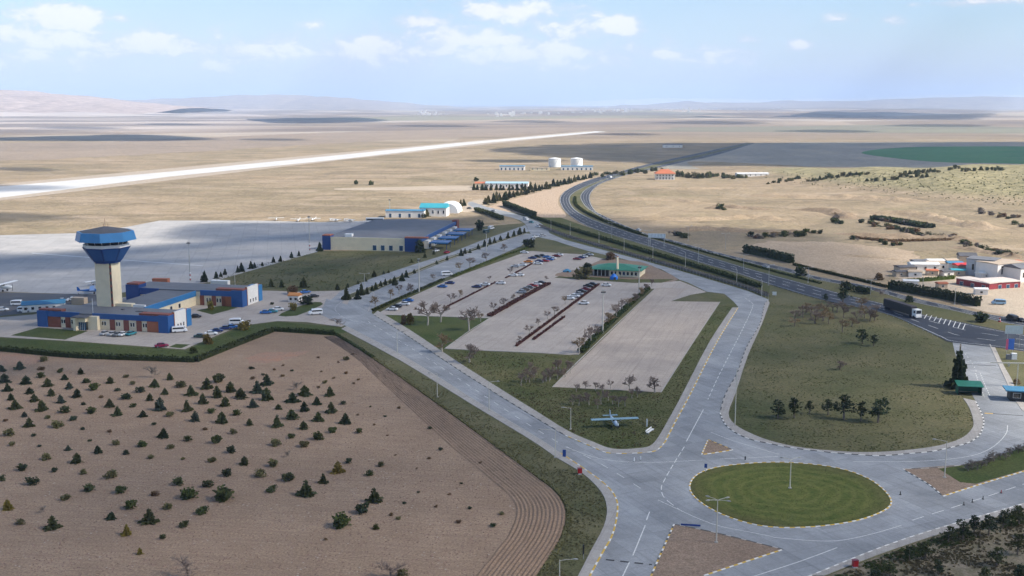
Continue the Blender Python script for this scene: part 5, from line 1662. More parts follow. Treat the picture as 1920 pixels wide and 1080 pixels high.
for i, (x, y, h_) in enumerate(APR):
    p = G(x, y); p.z = .03
    plant('conifer', 'tree', 'conifer_dark', p, h_ * mpp(p) * 1.05, h_ * mpp(p) * .6, 'dark conifer on the edge between apron and meadow, %s from left' % nth(i + 1), 'conifer', 'conifers along the apron edge')
MDW = CZ([(105, 640, 52), (175, 642, 52), (320, 645, 78), (550, 662, 42), (618, 645, 30), (690, 622, 26), (740, 604, 30), (800, 572, 50), (862, 555, 26), (895, 547, 24), (1050, 478, 28), (1140, 443, 34), (1200, 422, 34)], 480, 360, 3.6)
for i, (x, y, h_) in enumerate(MDW):
    p = G(x, y); p.z = .03
    plant('conifer', 'tree', 'conifer', p, h_ * mpp(p) * 1.05, h_ * mpp(p) * .66, 'small conifer on the near edge of the meadow before the terminal, %s from left' % nth(i + 1), 'conifer', 'conifers along the near meadow edge')
for i in range(30):
    t = i / 29
    p = G(910 + 196 * t + RV.uniform(-2, 2), 383 - 49.5 * t + RV.uniform(-1, 1))
    plant('conifer', 'tree', RV.choice(('conifer', 'olive', 'conifer_dark')), p, RV.uniform(4.5, 8.5), RV.uniform(3.5, 6), 'conifer in the long slanting row beside the ploughed field, %s from the near end' % nth(i + 1), 'conifer', 'conifer row beside the ploughed field')
for i in range(14):
    p = G(888 + i * 8.2 + RV.uniform(-2, 2), 356.5 + RV.uniform(-.5, .5))
    plant('conifer', 'tree', RV.choice(('conifer', 'conifer_dark')), p, RV.uniform(5, 8.5), 3.6, 'dark conifer in front of the pale blue roofed depot, %s from left' % nth(i + 1), 'conifer', 'conifers before the depot')
for i in range(13):
    t = i / 12
    p = G(792 + 78 * t + RV.uniform(-2, 2), 408 - 22 * t)
    plant('conifer', 'tree', RV.choice(('conifer', 'olive')), p, RV.uniform(4, 6), 3.6, 'conifer in the row right of the teal roofed building, %s from left' % nth(i + 1), 'conifer', 'conifers right of the teal roofed building')
for i in range(16):
    t = i / 15
    p = G(1110 + 130 * t + RV.uniform(-4, 4), 331 - 16 * (t * .6) + RV.uniform(-2, 3))
    plant('roadside_tree', 'round', RV.choice(('bush', 'olive', 'conifer')), p, RV.uniform(3.5, 7), 6, 'bushy tree left of the red roofed house, %s from left' % nth(i + 1), 'tree', 'trees left of the red roofed house')
for i in range(18):
    p = G(1272 + i * 7.4 + RV.uniform(-3, 3), 334 + RV.uniform(-3, 2))
    plant('garden_tree', 'round', RV.choice(('bush', 'olive', 'conifer')), p, RV.uniform(3.5, 7.5), 6.5, 'garden tree between red roofed house and long white shed, %s from left' % nth(i + 1), 'tree', 'trees right of the red roofed house')
for i, (x, y) in enumerate(((893, 340), (668, 346), (696, 347))):
    p = G(x, y)
    plant('lone_tree', 'round', 'bush', p, 4.6, 5, ('round tree behind the left end of the conifer screened depot', 'lone bush on the dry airfield, left of two', 'lone bush on the dry airfield, right of two')[i], 'tree')

# hill crest shrubs
HC = []
for a, b_, n_ in (((1480, 338), (1500, 336), 5), ((1515, 341), (1560, 333), 9), ((1560, 333), (1632, 327), 13), ((1672, 338), (1700, 330), 6), ((1692, 327), (1760, 322), 14), ((1700, 333), (1740, 332), 6), ((1775, 320), (1800, 316), 4), ((1800, 321), (1880, 319), 12), ((1440, 345), (1475, 341), 5), ((1620, 341), (1660, 338), 4)):
    for k in range(n_):
        t = (k + RV.random()) / n_
        HC.append((a[0] + (b_[0] - a[0]) * t, a[1] + (b_[1] - a[1]) * t + RV.uniform(-1.5, 1.5)))
HC.sort()
for i, (x, y) in enumerate(HC):
    p = GH(x, y)
    plant('hill_shrub', 'b' if RV.random() < .6 else 'c', RV.choice(('olive', 'bush', 'conifer')), p, RV.uniform(2.2, 4.6), RV.uniform(3, 5), 'small shrub along the crest of the right hill, %s from left' % nth(i + 1), 'shrub', 'shrubs on the hill crest')
# dark brush on the slope below the hill
BR = []
for a, b_, n_ in (((1640, 412), (1745, 426), 26), ((1620, 420), (1720, 438), 20), ((1700, 440), (1800, 448), 16), ((1560, 405), (1575, 420), 6), ((1450, 445), (1540, 438), 14), ((1250, 440), (1300, 448), 6), ((1400, 447), (1440, 446), 7), ((1600, 452), (1690, 460), 10), ((1800, 455), (1830, 466), 7), ((1840, 468), (1905, 482), 13), ((1340, 388), (1356, 395), 5), ((1830, 398), (1915, 412), 12), ((1900, 420), (1920, 425), 3)):
    for k in range(n_):
        t = (k + RV.random()) / n_
        BR.append((a[0] + (b_[0] - a[0]) * t + RV.uniform(-5, 5), a[1] + (b_[1] - a[1]) * t + RV.uniform(-3, 3)))
BR.sort()
BRN = [0] * 10
for i, (x, y) in enumerate(BR):
    p = GH(x, y)
    zone = 0 if x < 1350 else 1 if x < 1560 else 2 if x < 1640 else 3 if x < 1760 else 4
    BRN[zone] += 1
    zt = ('on the slope above the highway sign', 'on the shaded slope above the highway hedge', 'on the slope left of the dark thicket', 'in the dark thicket on the hillside', 'on the slope above the village')[zone]
    plant('brush', RV.choice(('b', 'b', 't')), RV.choice(('conifer_dark', 'dryleaf', 'greytwig', 'bush')), p, RV.uniform(1.8, 3.6), RV.uniform(3, 6), 'dark brushwood bush %s, %s from left' % (zt, nth(BRN[zone])), 'bush', 'brushwood of the right slope', single=True)
# low scrub carpet of the hill
mb = MB()
rs_ = random.Random(5)
for _ in range(1500):
    p = GH(rs_.uniform(1380, 1990), rs_.uniform(322, 405))
    if p.z < 2:
        continue
    s_ = rs_.uniform(.25, .7)
    for k in range(3):
        u = rdir(rs_); v = u.cross(rdir(rs_)).normalized()
        card(mb, p + Vector((rs_.uniform(-.5, .5), rs_.uniform(-.5, .5), s_ * .5)), u * s_, v * s_ * .7)
tag(mb.build('hill_scrub', M['olive']), kind='stuff')

# --- bushes and single trees
for nm, kd, mt, x, y, wpx, hpx, lb in (
        ('bush', 'b', 'dryleaf', 549, 552, 20, 17, 'dark reddish round bush behind the guard hut'), ('bush', 'b', 'conifer_dark', 573, 571, 24, 17, 'round dark green bush right of the guard hut'),
        ('bush', 'b', 'yellow', 549, 582, 17, 15, 'yellow bush in front of the guard hut'), ('bush', 't', 'twig', 632, 611, 34, 16, 'bare spreading bush at the corner of the field hedge'),
        ('bush', 'b', 'conifer_dark', 789, 474, 24, 25, 'dark round tree at the near right corner of the terminal'), ('bush', 'b', 'conifer_dark', 899, 432, 18, 20, 'dark round tree at the far right corner of the terminal'),
        ('bush', 'b', 'conifer_dark', 990, 464, 25, 18, 'dark round bush at the top corner of the car park'), ('bush', 'b', 'yellow', 394, 581, 15, 19, 'yellow shrub in the courtyard of the office building'),
        ('bush', 'b', 'yellow', 391, 645, 21, 20, 'orange yellow shrub at the left end of the cars near the hedge'), ('bush', 'b', 'yellow', 458, 618, 24, 18, 'yellow shrub at the right end of the cars near the hedge'),
        ('bush', 'b', 'hedge', 362, 662, 16, 11, 'dark low bush near the corner of the field hedge'), ('bush', 'b', 'olive', 1094, 522, 38, 24, 'large dark olive bush at the left end of the restaurant'),
        ('bush', 'b', 'dryleaf', 1145, 487, 22, 15, 'rust coloured bush behind the restaurant roof'), ('bush', 'b', 'conifer_dark', 1103, 506, 24, 14, 'dark green bush against the glazed end of the restaurant'),
        ('bush', 'b', 'conifer_dark', 1840, 604, 26, 20, 'round dark bush at the tip of the highway median'), ('bush', 'b', 'dryleaf', 1649, 525, 20, 14, 'brown round bush beside the highway left of the village'),
        ('bush', 'b', 'conifer_dark', 1499, 517, 22, 18, 'round dark bush on the highway median below the hedge end'), ('bush', 't', 'twig', 1650, 556, 22, 14, 'bare brown bush on the highway median'),
        ('bush', 'b', 'conifer_dark', 1706, 567, 18, 14, 'dark bush on the median above the lorry'), ('bush', 'b', 'dryleaf', 1905, 720, 14, 10, 'rusty bush beside the gate road'),
        ('bush', 'b', 'dryleaf', 478, 549, 10, 6, 'low dark bush behind the end wall of the rear wing'), ('bush', 'b', 'conifer_dark', 510, 571, 8, 5, 'tiny dark bush at the road edge left of the guard hut')):
    p = G(x, y)
    plant(nm, kd, mt, p, hpx * mpp(p) * 1.05, wpx * mpp(p), lb, 'bush', single=True)
for i in range(4):
    p = G(1585 + i * 13 + RV.uniform(-3, 3), 541 + i * 3.4)
    plant('bush', 'b', 'conifer_dark', p, RV.uniform(2.5, 3.6), 5, 'dark bush in the clump on the highway median, %s from left' % nth(i + 1), 'bush', 'median clump')

# right lawn: bare thicket, pines, row of small pines, big conifer
for i, (x, y, h_) in enumerate(((1797, 727, 76), (1617, 645, 26), (1638, 649, 24), (1580, 568, 26), (1548, 566, 14))):
    p = G(x, y)
    plant('pine_tree', 'c' if i == 0 else 'pine', 'conifer_dark', p, h_ * mpp(p) * 1.05, h_ * mpp(p) * (.62 if i == 0 else .9),
          ('tall dark conifer beside the green shelter at the gate road', 'left of two dark pines in the middle of the right lawn', 'right of two dark pines in the middle of the right lawn', 'dark pine between the bare thicket and the highway', 'low dark pine at the highway verge above the bare thicket')[i], 'tree')
for i, (zx, zy, h_) in enumerate(((212, 375, 140), (320, 375, 150), (425, 345, 90), (548, 355, 125), (655, 385, 165), (770, 395, 140), (885, 405, 165))):
    p = G(1400 + zx / 3.6, 680 + zy / 3.6)
    plant('pine_tree', 'pine', 'conifer_dark', p, h_ / 3.6 * mpp(p), h_ / 3.6 * mpp(p) * .75, 'small dark pine in the row on the right lawn, %s from left' % nth(i + 1), 'pine', 'row of small pines on the right lawn')
for i in range(22):
    x = 1487 + i * 7.5 + RV.uniform(-5, 5)
    y = 590 + 22 * math.sin(i * 1.7) * .5 + (10 if i % 3 == 0 else 0) + RV.uniform(-4, 12) - max(0, i - 12) * .6
    p = G(x, y)
    plant('bare_tree', 'bare', RV.choice(('twig', 'twig_warm')), p, RV.uniform(3.2, 5.4), 5.5, 'bare brown tree in the thicket at the top of the right lawn, %s from left' % nth(i + 1), 'bare tree', 'bare thicket on the right lawn')
plant('bare_tree', 'bare', 'twig', G(1575, 693), 3.2, 4, 'lone low bare tree in the middle of the right lawn', 'bare tree')

# car park trees, bare in early spring
BT = CZ([(583, 612, 150), (670, 592, 125), (862, 652, 155), (740, 462, 62), (800, 422, 50), (940, 590, 60), (1030, 522, 60), (1100, 492, 62), (680, 792, 120), (865, 862, 130), (1200, 722, 42), (1270, 672, 62), (1330, 612, 48), (1390, 572, 56), (1440, 542, 62), (1510, 472, 52), (1000, 312, 34), (1380, 312, 34),
         (1140, 272, 44), (870, 222, 72), (980, 182, 66), (1100, 112, 56), (800, 245, 56), (230, 482, 72), (330, 432, 66), (390, 402, 60), (475, 402, 74), (620, 312, 44), (1165, 450, 50), (1250, 400, 44)], 640, 440, 3.6) + \
     CZ([(310, 802, 110), (390, 742, 120), (440, 690, 84), (500, 612, 90), (560, 565, 90), (600, 520, 76), (640, 490, 70), (680, 462, 76), (720, 420, 64), (760, 385, 56), (800, 352, 50)], 1000, 440, 3.6)
for i, (x, y, h_) in enumerate(sorted(BT)):
    p = G(x, y); p.z = .07
    plant('bare_tree', 'bare', RV.choice(('twig', 'twig', 'twig_warm')), p, h_ * mpp(p) * 1.08, h_ * mpp(p) * 1.05, 'bare tree among the car park bays, %s counting from the left' % nth(i + 1), 'bare tree', 'bare car park trees', 'pale_bark')
for i, (x, y, h_) in enumerate(sorted(CZ([(290, 1062, 54), (350, 1045, 66), (420, 1052, 60), (470, 1060, 54), (520, 1042, 58), (650, 1064, 108), (820, 1066, 118)], 1000, 440, 3.6))):
    p = G(x, y)
    plant('bare_tree', 'bare', 'twig', p, h_ * mpp(p) * 1.05, h_ * mpp(p), 'bare tree along the near edge of the large empty lot, %s from left' % nth(i + 1), 'bare tree', 'bare trees along the near edge of the lot', 'pale_bark')
for i in range(16):
    x = 978 + i * 6.2 + RV.uniform(-3, 3)
    y = 716 - i * 1.2 + RV.uniform(-9, 9)
    p = G(x, y)
    plant('bare_tree', 'bare', 'twig', p, RV.uniform(2.6, 4.2), 3.0, 'slender pale stemmed tree in the grove beside the large lot, %s from left' % nth(i + 1), 'bare tree', 'pale stemmed grove', 'pale_bark')
for i in range(12):
    p = G(1075 + i * 11 + RV.uniform(-4, 4), 758 + RV.uniform(-14, 8))
    plant('bare_tree', 'bare', 'twig', p, RV.uniform(2.4, 4.0), 2.6, 'slender bare tree on the grass below the large empty lot, %s from left' % nth(i + 1), 'bare tree', 'slender trees below the lot', 'pale_bark')
p = G(766, 610)
for i, (x, y) in enumerate(((757, 608), (769, 609))):
    p = G(x, y)
    plant('round_tree', 'round', ('dryleaf', 'yellow')[i], p, (20, 26)[i] * mpp(p), 16 * mpp(p), ('left of two leafy trees, dark brown, at the near corner of the left car park', 'right of two leafy trees, mustard yellow, at the near corner of the left car park')[i], 'tree')
# bare bushes on the island at the right edge
for i in range(14):
    p = G(1815 + i * 8.5 + RV.uniform(-3, 3), 886 - i * 3.2 + RV.uniform(-3, 3)); p.z = .12
    plant('bare_bush', 't', 'greytwig', p, RV.uniform(1.6, 2.4), 2.8, 'leafless bush in the row on the right traffic island, %s from left' % nth(i + 1), 'bush', 'leafless bushes on the right island', single=False)
# dark pines in the bottom right corner
for i, (x, y, h_) in enumerate(sorted(((1778, 1018, 34), (1806, 1012, 40), (1826, 1000, 36), (1853, 1004, 40), (1880, 990, 38), (1910, 984, 40), (1705, 1052, 30), (1735, 1048, 36), (1668, 1080, 34), (1640, 1092, 30), (1868, 1062, 40), (1908, 1040, 40), (1846, 1095, 36), (1915, 1096, 44), (1760, 1078, 28), (1940, 1010, 40)))):
    p = G(x, y)
    plant('pine_tree', 'pine', RV.choice(('conifer_dark', 'conifer_dark', 'conifer')), p, h_ * mpp(p), h_ * mpp(p) * .85, 'dark pine in the bottom right corner below the road, %s from left' % nth(i + 1), 'pine', 'pines in the bottom right corner')


# --- hedges
def hedge(px, wdt, h, mat, label, dens=9, core='hedge', csize=.32, name='hedge', z0=0.0):
    P = resample(crom(GP(px), 4, False), .6)
    r = random.Random(len(P))
    mb = MB()
    a, b_ = offset(P, -wdt * .36), offset(P, wdt * .36)
    for i in range(len(P) - 1):      # dense inside
        hh0 = h * (.74 + .16 * mnoise.noise(Vector((i * .35, 0, h)))); hh1 = h * (.74 + .16 * mnoise.noise(Vector(((i + 1) * .35, 0, h))))
        A0, A1, B0, B1 = a[i], a[i + 1], b_[i], b_[i + 1]
        mb.poly([(A0.x, A0.y, hh0), (B0.x, B0.y, hh0), (B1.x, B1.y, hh1), (A1.x, A1.y, hh1)])
        mb.poly([(A0.x, A0.y, 0), (A0.x, A0.y, hh0), (A1.x, A1.y, hh1), (A1.x, A1.y, 0)])
        mb.poly([(B0.x, B0.y, 0), (B1.x, B1.y, 0), (B1.x, B1.y, hh1), (B0.x, B0.y, hh0)])
    for i, p in enumerate(P):
        t = (P[min(i + 1, len(P) - 1)] - P[max(i - 1, 0)]).normalized()
        s = Vector((t.y, -t.x, 0))
        for _ in range(dens):
            c = p + s * r.uniform(-.55, .55) * wdt + t * r.uniform(-.3, .3) + Vector((0, 0, h * r.uniform(.1, 1.08) ** .6))
            u = rdir(r); v = u.cross(rdir(r)).normalized()
            k = csize * r.uniform(.6, 1.2)
            card(mb, c, u * k, v * k * .7)
    o = mb.build(name, M[mat])
    o.location.z = z0
    return tag(o, label, 'hedge')


hedge([(-120, 653), (0, 658), (130, 670), (250, 675), (368, 679)], 1.7, 1.7, 'hedge', 'long clipped dark hedge between the office lawn and the brown field', 10)
hedge([(368, 679), (440, 650), (512, 622)], 1.7, 1.7, 'hedge', 'clipped olive hedge slanting up from the hedge corner beside the brown field', 10)
hedge([(514, 621), (570, 624), (630, 628)], 1.6, 1.5, 'hedge', 'clipped hedge at the top of the brown field below the junction', 10)
hedge([(630, 628), (660, 646), (700, 672)], 1.0, .7, 'hedge', 'low weedy hedge running down from the bare bush beside the road verge', 8, csize=.22)
hedge([(700, 672), (770, 720), (860, 785), (945, 848), (1005, 892), (1045, 922), (1066, 958), (1058, 1005), (1030, 1055), (1000, 1100)], .9, .4, 'olive', 'narrow line of yellowish weeds between ploughed edge and verge', 7, csize=.2, name='weed_line')
hedge([(1396, 474), (1440, 483), (1486, 494)], 2.6, 4.2, 'conifer_dark', 'tall dark conifer hedge above the highway left of the village', 16, csize=.5)
hedge([(1667, 542), (1720, 552), (1780, 563), (1836, 575)], 2.4, 3.8, 'conifer_dark', 'tall dark conifer hedge between highway and village', 16, csize=.45)
hedge([(1488, 497), (1540, 510), (1600, 524), (1665, 540)], 1.6, 1.0, 'hedge', 'low dark hedge along the far highway edge between the two tall hedges', 10, csize=.4)
hedge([(1636, 411), (1665, 414), (1700, 420), (1745, 428)], 7.0, 2.2, 'conifer_dark', 'broad dark thicket on the slope above the village', 26, csize=.8, name='thicket')
hedge([(1600, 446), (1660, 452), (1720, 452), (1790, 450)], 4.0, .9, 'dryleaf', 'long low brown scrub bank below the dark thicket', 12, csize=.6, name='thicket')
hedge([(1700, 530), (1740, 527), (1788, 523)], 2.0, 1.6, 'hedge_green', 'fresh green hedge in front of the village sheds', 12)
hedge([(1000, 409), (1060, 428), (1120, 446), (1200, 470), (1280, 494), (1360, 518), (1425, 540)], 2.4, 1.7, 'hedge', 'long dark green shrub belt between service road and highway', 8, csize=.42)
hedge([(945, 386), (975, 398), (1003, 409)], 3.0, 4.0, 'conifer_dark', 'dense dark conifer belt right of the service road', 16, csize=.5)
hedge([(892, 396), (915, 403), (942, 413)], 2.6, 2.8, 'conifer', 'dark conifer hedge left of the service road behind the terminal', 14, csize=.5)
hedge([(1010, 424), (1070, 446), (1200, 483), (1300, 511), (1400, 541), (1440, 556)], 1.3, 1.2, 'greytwig', 'grey leafless hedge along the fence of the service road', 12, csize=.4)
hedge([(1078, 371), (1080, 385), (1098, 399), (1125, 412), (1150, 422), (1200, 440)], 1.8, 1.2, 'hedge', 'dark shrub belt on the median in the highway bend', 8, csize=.45, z0=.1)
hedge([(1200, 440), (1290, 465), (1380, 490), (1470, 515), (1540, 533)], 1.2, .6, 'hedge', 'patchy dark shrubs along the highway median below the sign', 4, csize=.45, z0=.1)
hedge([(918, 594), (975, 562), (1029, 533)], 2.2, .9, 'redleaf', 'wide dark red barberry hedge between the car park bays', 12, csize=.3, z0=.06)
hedge([(968, 650), (1050, 589), (1123, 534)], .9, .7, 'redleaf', 'thin dark red hedge dividing the middle car park', 9, csize=.24, z0=.06)
hedge([(1000, 638), (1035, 612), (1058, 595)], .9, .5, 'redleaf', 'short dark red hedge beside the thin hedge of the middle car park', 9, csize=.24, z0=.06)
hedge([(832, 579), (880, 555), (929, 530)], .7, .5, 'redleaf', 'thin dark hedge dividing the left car park', 8, csize=.2, z0=.06)
hedge([(948, 522), (975, 508), (998, 495)], .7, .5, 'redleaf', 'short dark hedge dividing the upper car park', 8, csize=.2, z0=.06)
hedge([(700, 584), (750, 561), (800, 539), (832, 525)], 1.4, .8, 'hedge', 'low green hedge along the left side of the car park', 8, csize=.3, z0=.06)
hedge([(850, 519), (900, 499), (945, 481), (990, 466)], 1.4, .9, 'hedge_green', 'low fresh green hedge along the upper left side of the car park', 8, csize=.3, z0=.06)
hedge([(1090, 662), (1140, 612), (1180, 574), (1216, 543)], 2.0, 1.3, 'hedge', 'dense hedge strip between the middle and the large empty lot', 9, csize=.35, z0=.02)


# ------------------------------------------------------------------ grass tufts, clods and litter: too many to count
def inside(x, y, poly):
    r, n = False, len(poly)
    for i in range(n):
        (x0, y0), (x1, y1) = poly[i], poly[i - 1]
        if (y0 > y) != (y1 > y) and x < (x1 - x0) * (y - y0) / (y1 - y0) + x0:
            r = not r
    return r


def scatter(name, poly, n, mat, smin, smax, seed, clump=.0, z=.02, tall=1.0, holes=(), clod=False):
    r = random.Random(seed)
    xs, ys = [p[0] for p in poly], [p[1] for p in poly]
    mb = MB()
    done = 0
    while done < n:
        x, y = r.uniform(min(xs), max(xs)), r.uniform(min(ys), max(ys))
        n_try = done
        if not inside(x, y, poly) or any(inside(x, y, h_) for h_ in holes):
            continue
        p = G(x, y)
        done += 1
        if clump and mnoise.fractal(Vector((p.x * .11, p.y * .11, seed)), 1, 2, 3) + r.uniform(-.35, .35) < clump:
            continue
        s = r.uniform(smin, smax)
        a = r.uniform(0, 6.28)
        d = Vector((math.cos(a), math.sin(a), 0)) * s
        q = Vector((-d.y, d.x, 0))
        p.z = z
        if clod:
            t = p + Vector((0, 0, s * r.uniform(.5, .9)))
            c3 = [p + d, p - d * .5 + q * .8, p - d * .5 - q * .8]
            for k in range(3):
                mb.poly([c3[k], c3[(k + 1) % 3], t])
        else:
            up = Vector((0, 0, s * tall * r.uniform(.7, 1.3)))
            for w_ in (d, q):
                ln_ = Vector((r.uniform(-.3, .3), r.uniform(-.3, .3), 0)) * s
                mb.poly([p - w_ * .6, p + w_ * .6, p + w_ + up + ln_, p - w_ * .8 + up * .8 + ln_])
    return tag(mb.build(name, M[mat]), kind='stuff')


M['tuft'] = leafy('grass_tufts', (.105, .105, .05), .4)
M['tuft_dark'] = leafy('dark_grass_tufts', (.072, .085, .030), .45)
M['tuft_dry'] = leafy('dry_grass_tufts', (.165, .142, .078), .4)
M['clod'] = leafy('earth_clods', (.27, .185, .14), .35, .0)
LD = [(1385, 735), (1403, 665), (1428, 609), (1445, 568), (1540, 578), (1650, 598), (1716, 622), (1764, 648), (1775, 680), (1795, 720), (1806, 747), (1818, 766), (1825, 791), (1822, 805), (1803, 820), (1761, 834), (1705, 842), (1650, 846), (1594, 846), (1511, 839), (1455, 829), (1413, 814), (1381, 795), (1368, 776)]
LC = [(836, 656), (890, 659), (1070, 668), (1083, 669), (1034, 728), (1240, 739), (1352, 568), (1372, 578), (1331, 640), (1279, 740), (1254, 786), (1233, 820), (1218, 835), (1165, 841), (1140, 838), (1066, 807), (937, 727), (857, 676)]
VG = [(640, 622), (750, 679), (890, 764), (990, 825), (1043, 861), (1092, 891), (1126, 925), (1136, 954), (1130, 988), (1106, 1033), (1080, 1082), (1010, 1082), (1035, 1050), (1062, 1005), (1070, 958), (1050, 920), (1010, 890), (945, 844), (860, 780), (770, 715), (690, 665)]
scatter('grass', LD, 9000, 'tuft_dark', .10, .26, 1, .02, .02, .5)
scatter('grass', LD, 5000, 'tuft_dry', .10, .24, 2, .06, .02, .5)
scatter('grass', LC, 6500, 'tuft_dark', .09, .24, 3, .0, .02, .5)
scatter('grass', LC, 2500, 'tuft_dry', .12, .30, 4, .12)
scatter('grass', VG, 5000, 'tuft', .08, .20, 5, -.05, .02, .5)
scatter('grass', VG, 2500, 'tuft_dry', .10, .28, 6, .05)
scatter('grass', RB, 3500, 'tuft_dark', .06, .14, 7, .0, .11, .4)
scatter('grass', [(388, 531), (470, 499), (600, 472), (700, 473), (790, 477), (775, 494), (700, 522), (640, 544), (560, 547), (500, 540)], 2600, 'tuft_dry', .15, .4, 8, .02, .02, .5)
scatter('grass', [(388, 531), (470, 499), (600, 472), (700, 473), (790, 477), (775, 494), (700, 522), (640, 544), (560, 547), (500, 540)], 2600, 'tuft_dark', .15, .4, 9, .02, .02, .5)
scatter('soil_clods', [(-40, 660), (130, 672), (370, 682), (515, 627), (625, 634), (680, 672), (740, 730), (830, 810), (920, 880), (965, 930), (970, 975), (940, 1030), (900, 1088), (-40, 1088)], 11000, 'clod', .08, .24, 10, 0, .012, clod=True)
scatter('soil_clods', [(1263, 988), (1330, 1000), (1460, 1031), (1395, 1053), (1320, 1078), (1226, 1078)], 700, 'clod', .05, .14, 11, 0, .11, clod=True)
scatter('dry_litter', [(1560, 1082), (1710, 1023), (1922, 960), (1922, 1082)], 2600, 'tuft_dry', .12, .36, 12, .05)
scatter('grass', [(1560, 1082), (1710, 1023), (1922, 960), (1922, 982), (1720, 1046), (1640, 1082)], 1600, 'tuft_dark', .15, .4, 13, -.1)
scatter('grass', [(-10, 634), (125, 642), (347, 659), (372, 649), (455, 614), (520, 605), (640, 616), (620, 624), (515, 614), (372, 668), (130, 660), (-10, 647)], 2200, 'tuft_dark', .08, .2, 14, .0, .04, .4)

# ------------------------------------------------------------------ vehicles
def paint(name, c, rough=.3):
    return plain('car_' + name, c, rough, var=.05, spec=.6)


CP_ = {'white': (.75, .75, .75), 'silver': (.42, .43, .45), 'grey': (.16, .17, .18), 'black': (.012, .012, .014), 'red': (.36, .012, .02), 'dark red': (.17, .01, .02), 'navy blue': (.012, .03, .13), 'blue': (.02, .13, .40), 'pale blue': (.22, .38, .55), 'orange': (.72, .24, .02), 'magenta red': (.22, .008, .05), 'teal': (.03, .22, .26), 'dark green': (.012, .05, .05)}
CM = {k: paint(k.replace(' ', '_'), v) for k, v in CP_.items()}
M['tyre'] = plain('tyre_rubber', (.015, .015, .016), .9, var=.1)
M['rim'] = plain('wheel_rim', (.4, .4, .41), .4, .6)
M['headlight'] = plain('headlight_lens', (.7, .72, .74), .15)
M['taillight'] = plain('taillight_lens', (.4, .02, .02), .2)
CARM = {}


def loft(secs, closed=True):
    """body from cross-sections: list of (x, [(y, z)...])"""
    mb = MB()
    n = len(secs[0][1])
    for x, pts in secs:
        for y, z in pts:
            mb.v.append((x, y, z))
    for i in range(len(secs) - 1):
        for k in range(n):
            j = (k + 1) % n
            mb.f.append((i * n + k, i * n + j, (i + 1) * n + j, (i + 1) * n + k)); mb.m.append(0)
    mb.f.append(tuple(reversed(range(n)))); mb.m.append(0)
    mb.f.append(tuple((len(secs) - 1) * n + k for k in range(n))); mb.m.append(0)
    return mb


def sect(w_, z0, z1, c=.12):
    return [(-w_, z0 + c), (-w_ + c * .5, z0), (w_ - c * .5, z0), (w_, z0 + c), (w_, z1 - c), (w_ - c, z1), (-w_ + c, z1), (-w_, z1 - c)]


def car_meshes(kind):
    if kind in CARM:
        return CARM[kind]
    if kind == 'van':
        L, W, Hh = 5.2, .98, 2.15
        body = loft([(-L / 2, sect(W * .93, .4, 1.1)), (-L / 2 + .1, sect(W, .32, 1.95)), (-1.2, sect(W, .3, Hh)), (1.2, sect(W, .3, Hh)), (1.75, sect(W, .3, 1.5)), (2.3, sect(W * .95, .3, 1.1)), (L / 2, sect(W * .85, .38, .85))])
        glass = loft([(-L / 2 + .3, sect(W + .015, 1.25, 1.8, .03)), (1.15, sect(W + .015, 1.25, 1.85, .03)), (1.5, sect(W + .01, 1.25, 1.62, .03))])
        ws = loft([(1.22, sect(W * .86, 1.3, Hh - .08, .05)), (1.84, sect(W * .86, 1.2, 1.52, .05))])
    else:
        L, W, Hh = (4.4, .88, 1.46) if kind == 'car' else (4.1, .86, 1.52)
        back = -L / 2 + (.75 if kind == 'car' else .1)
        body = loft([(-L / 2, sect(W * .86, .42, .8)), (-L / 2 + .12, sect(W * .95, .3, .92)), (-1.2, sect(W, .24, .95)), (.9, sect(W, .24, .95)), (L / 2 - .35, sect(W * .95, .26, .84)), (L / 2, sect(W * .82, .36, .68))])
        glass = loft([(back, sect(W * .80, .9, 1.0, .04)), (back + .5, sect(W * .76, .9, Hh - .07, .06)), (.35, sect(W * .76, .9, Hh - .05, .06)), (1.15, sect(W * .84, .9, .98, .03))])
        ws = loft([(back + .42, sect(W * .70, Hh - .16, Hh - .03, .05)), (back + .8, sect(W * .73, Hh - .16, Hh, .05)), (.0, sect(W * .73, Hh - .16, Hh, .05)), (.42, sect(W * .70, Hh - .18, Hh - .07, .05))])
    wb = L * .29
    wheel = MB(); wheel.tube([(0, -.1, 0), (0, .1, 0)], .32, 12)
    rim = MB(); rim.tube([(0, -.115, 0), (0, .115, 0)], .19, 8)
    lamp = MB(); lamp.box(-.05, .05, -.17, .17, -.07, .07)
    CARM[kind] = (L, W, wb, body, glass, ws, wheel, rim, lamp)
    return CARM[kind]


CACHE = {}


def cmesh(key, mb, mat):
    if key not in CACHE:
        CACHE[key] = mb.mesh(key[-1], mat)
    return CACHE[key]


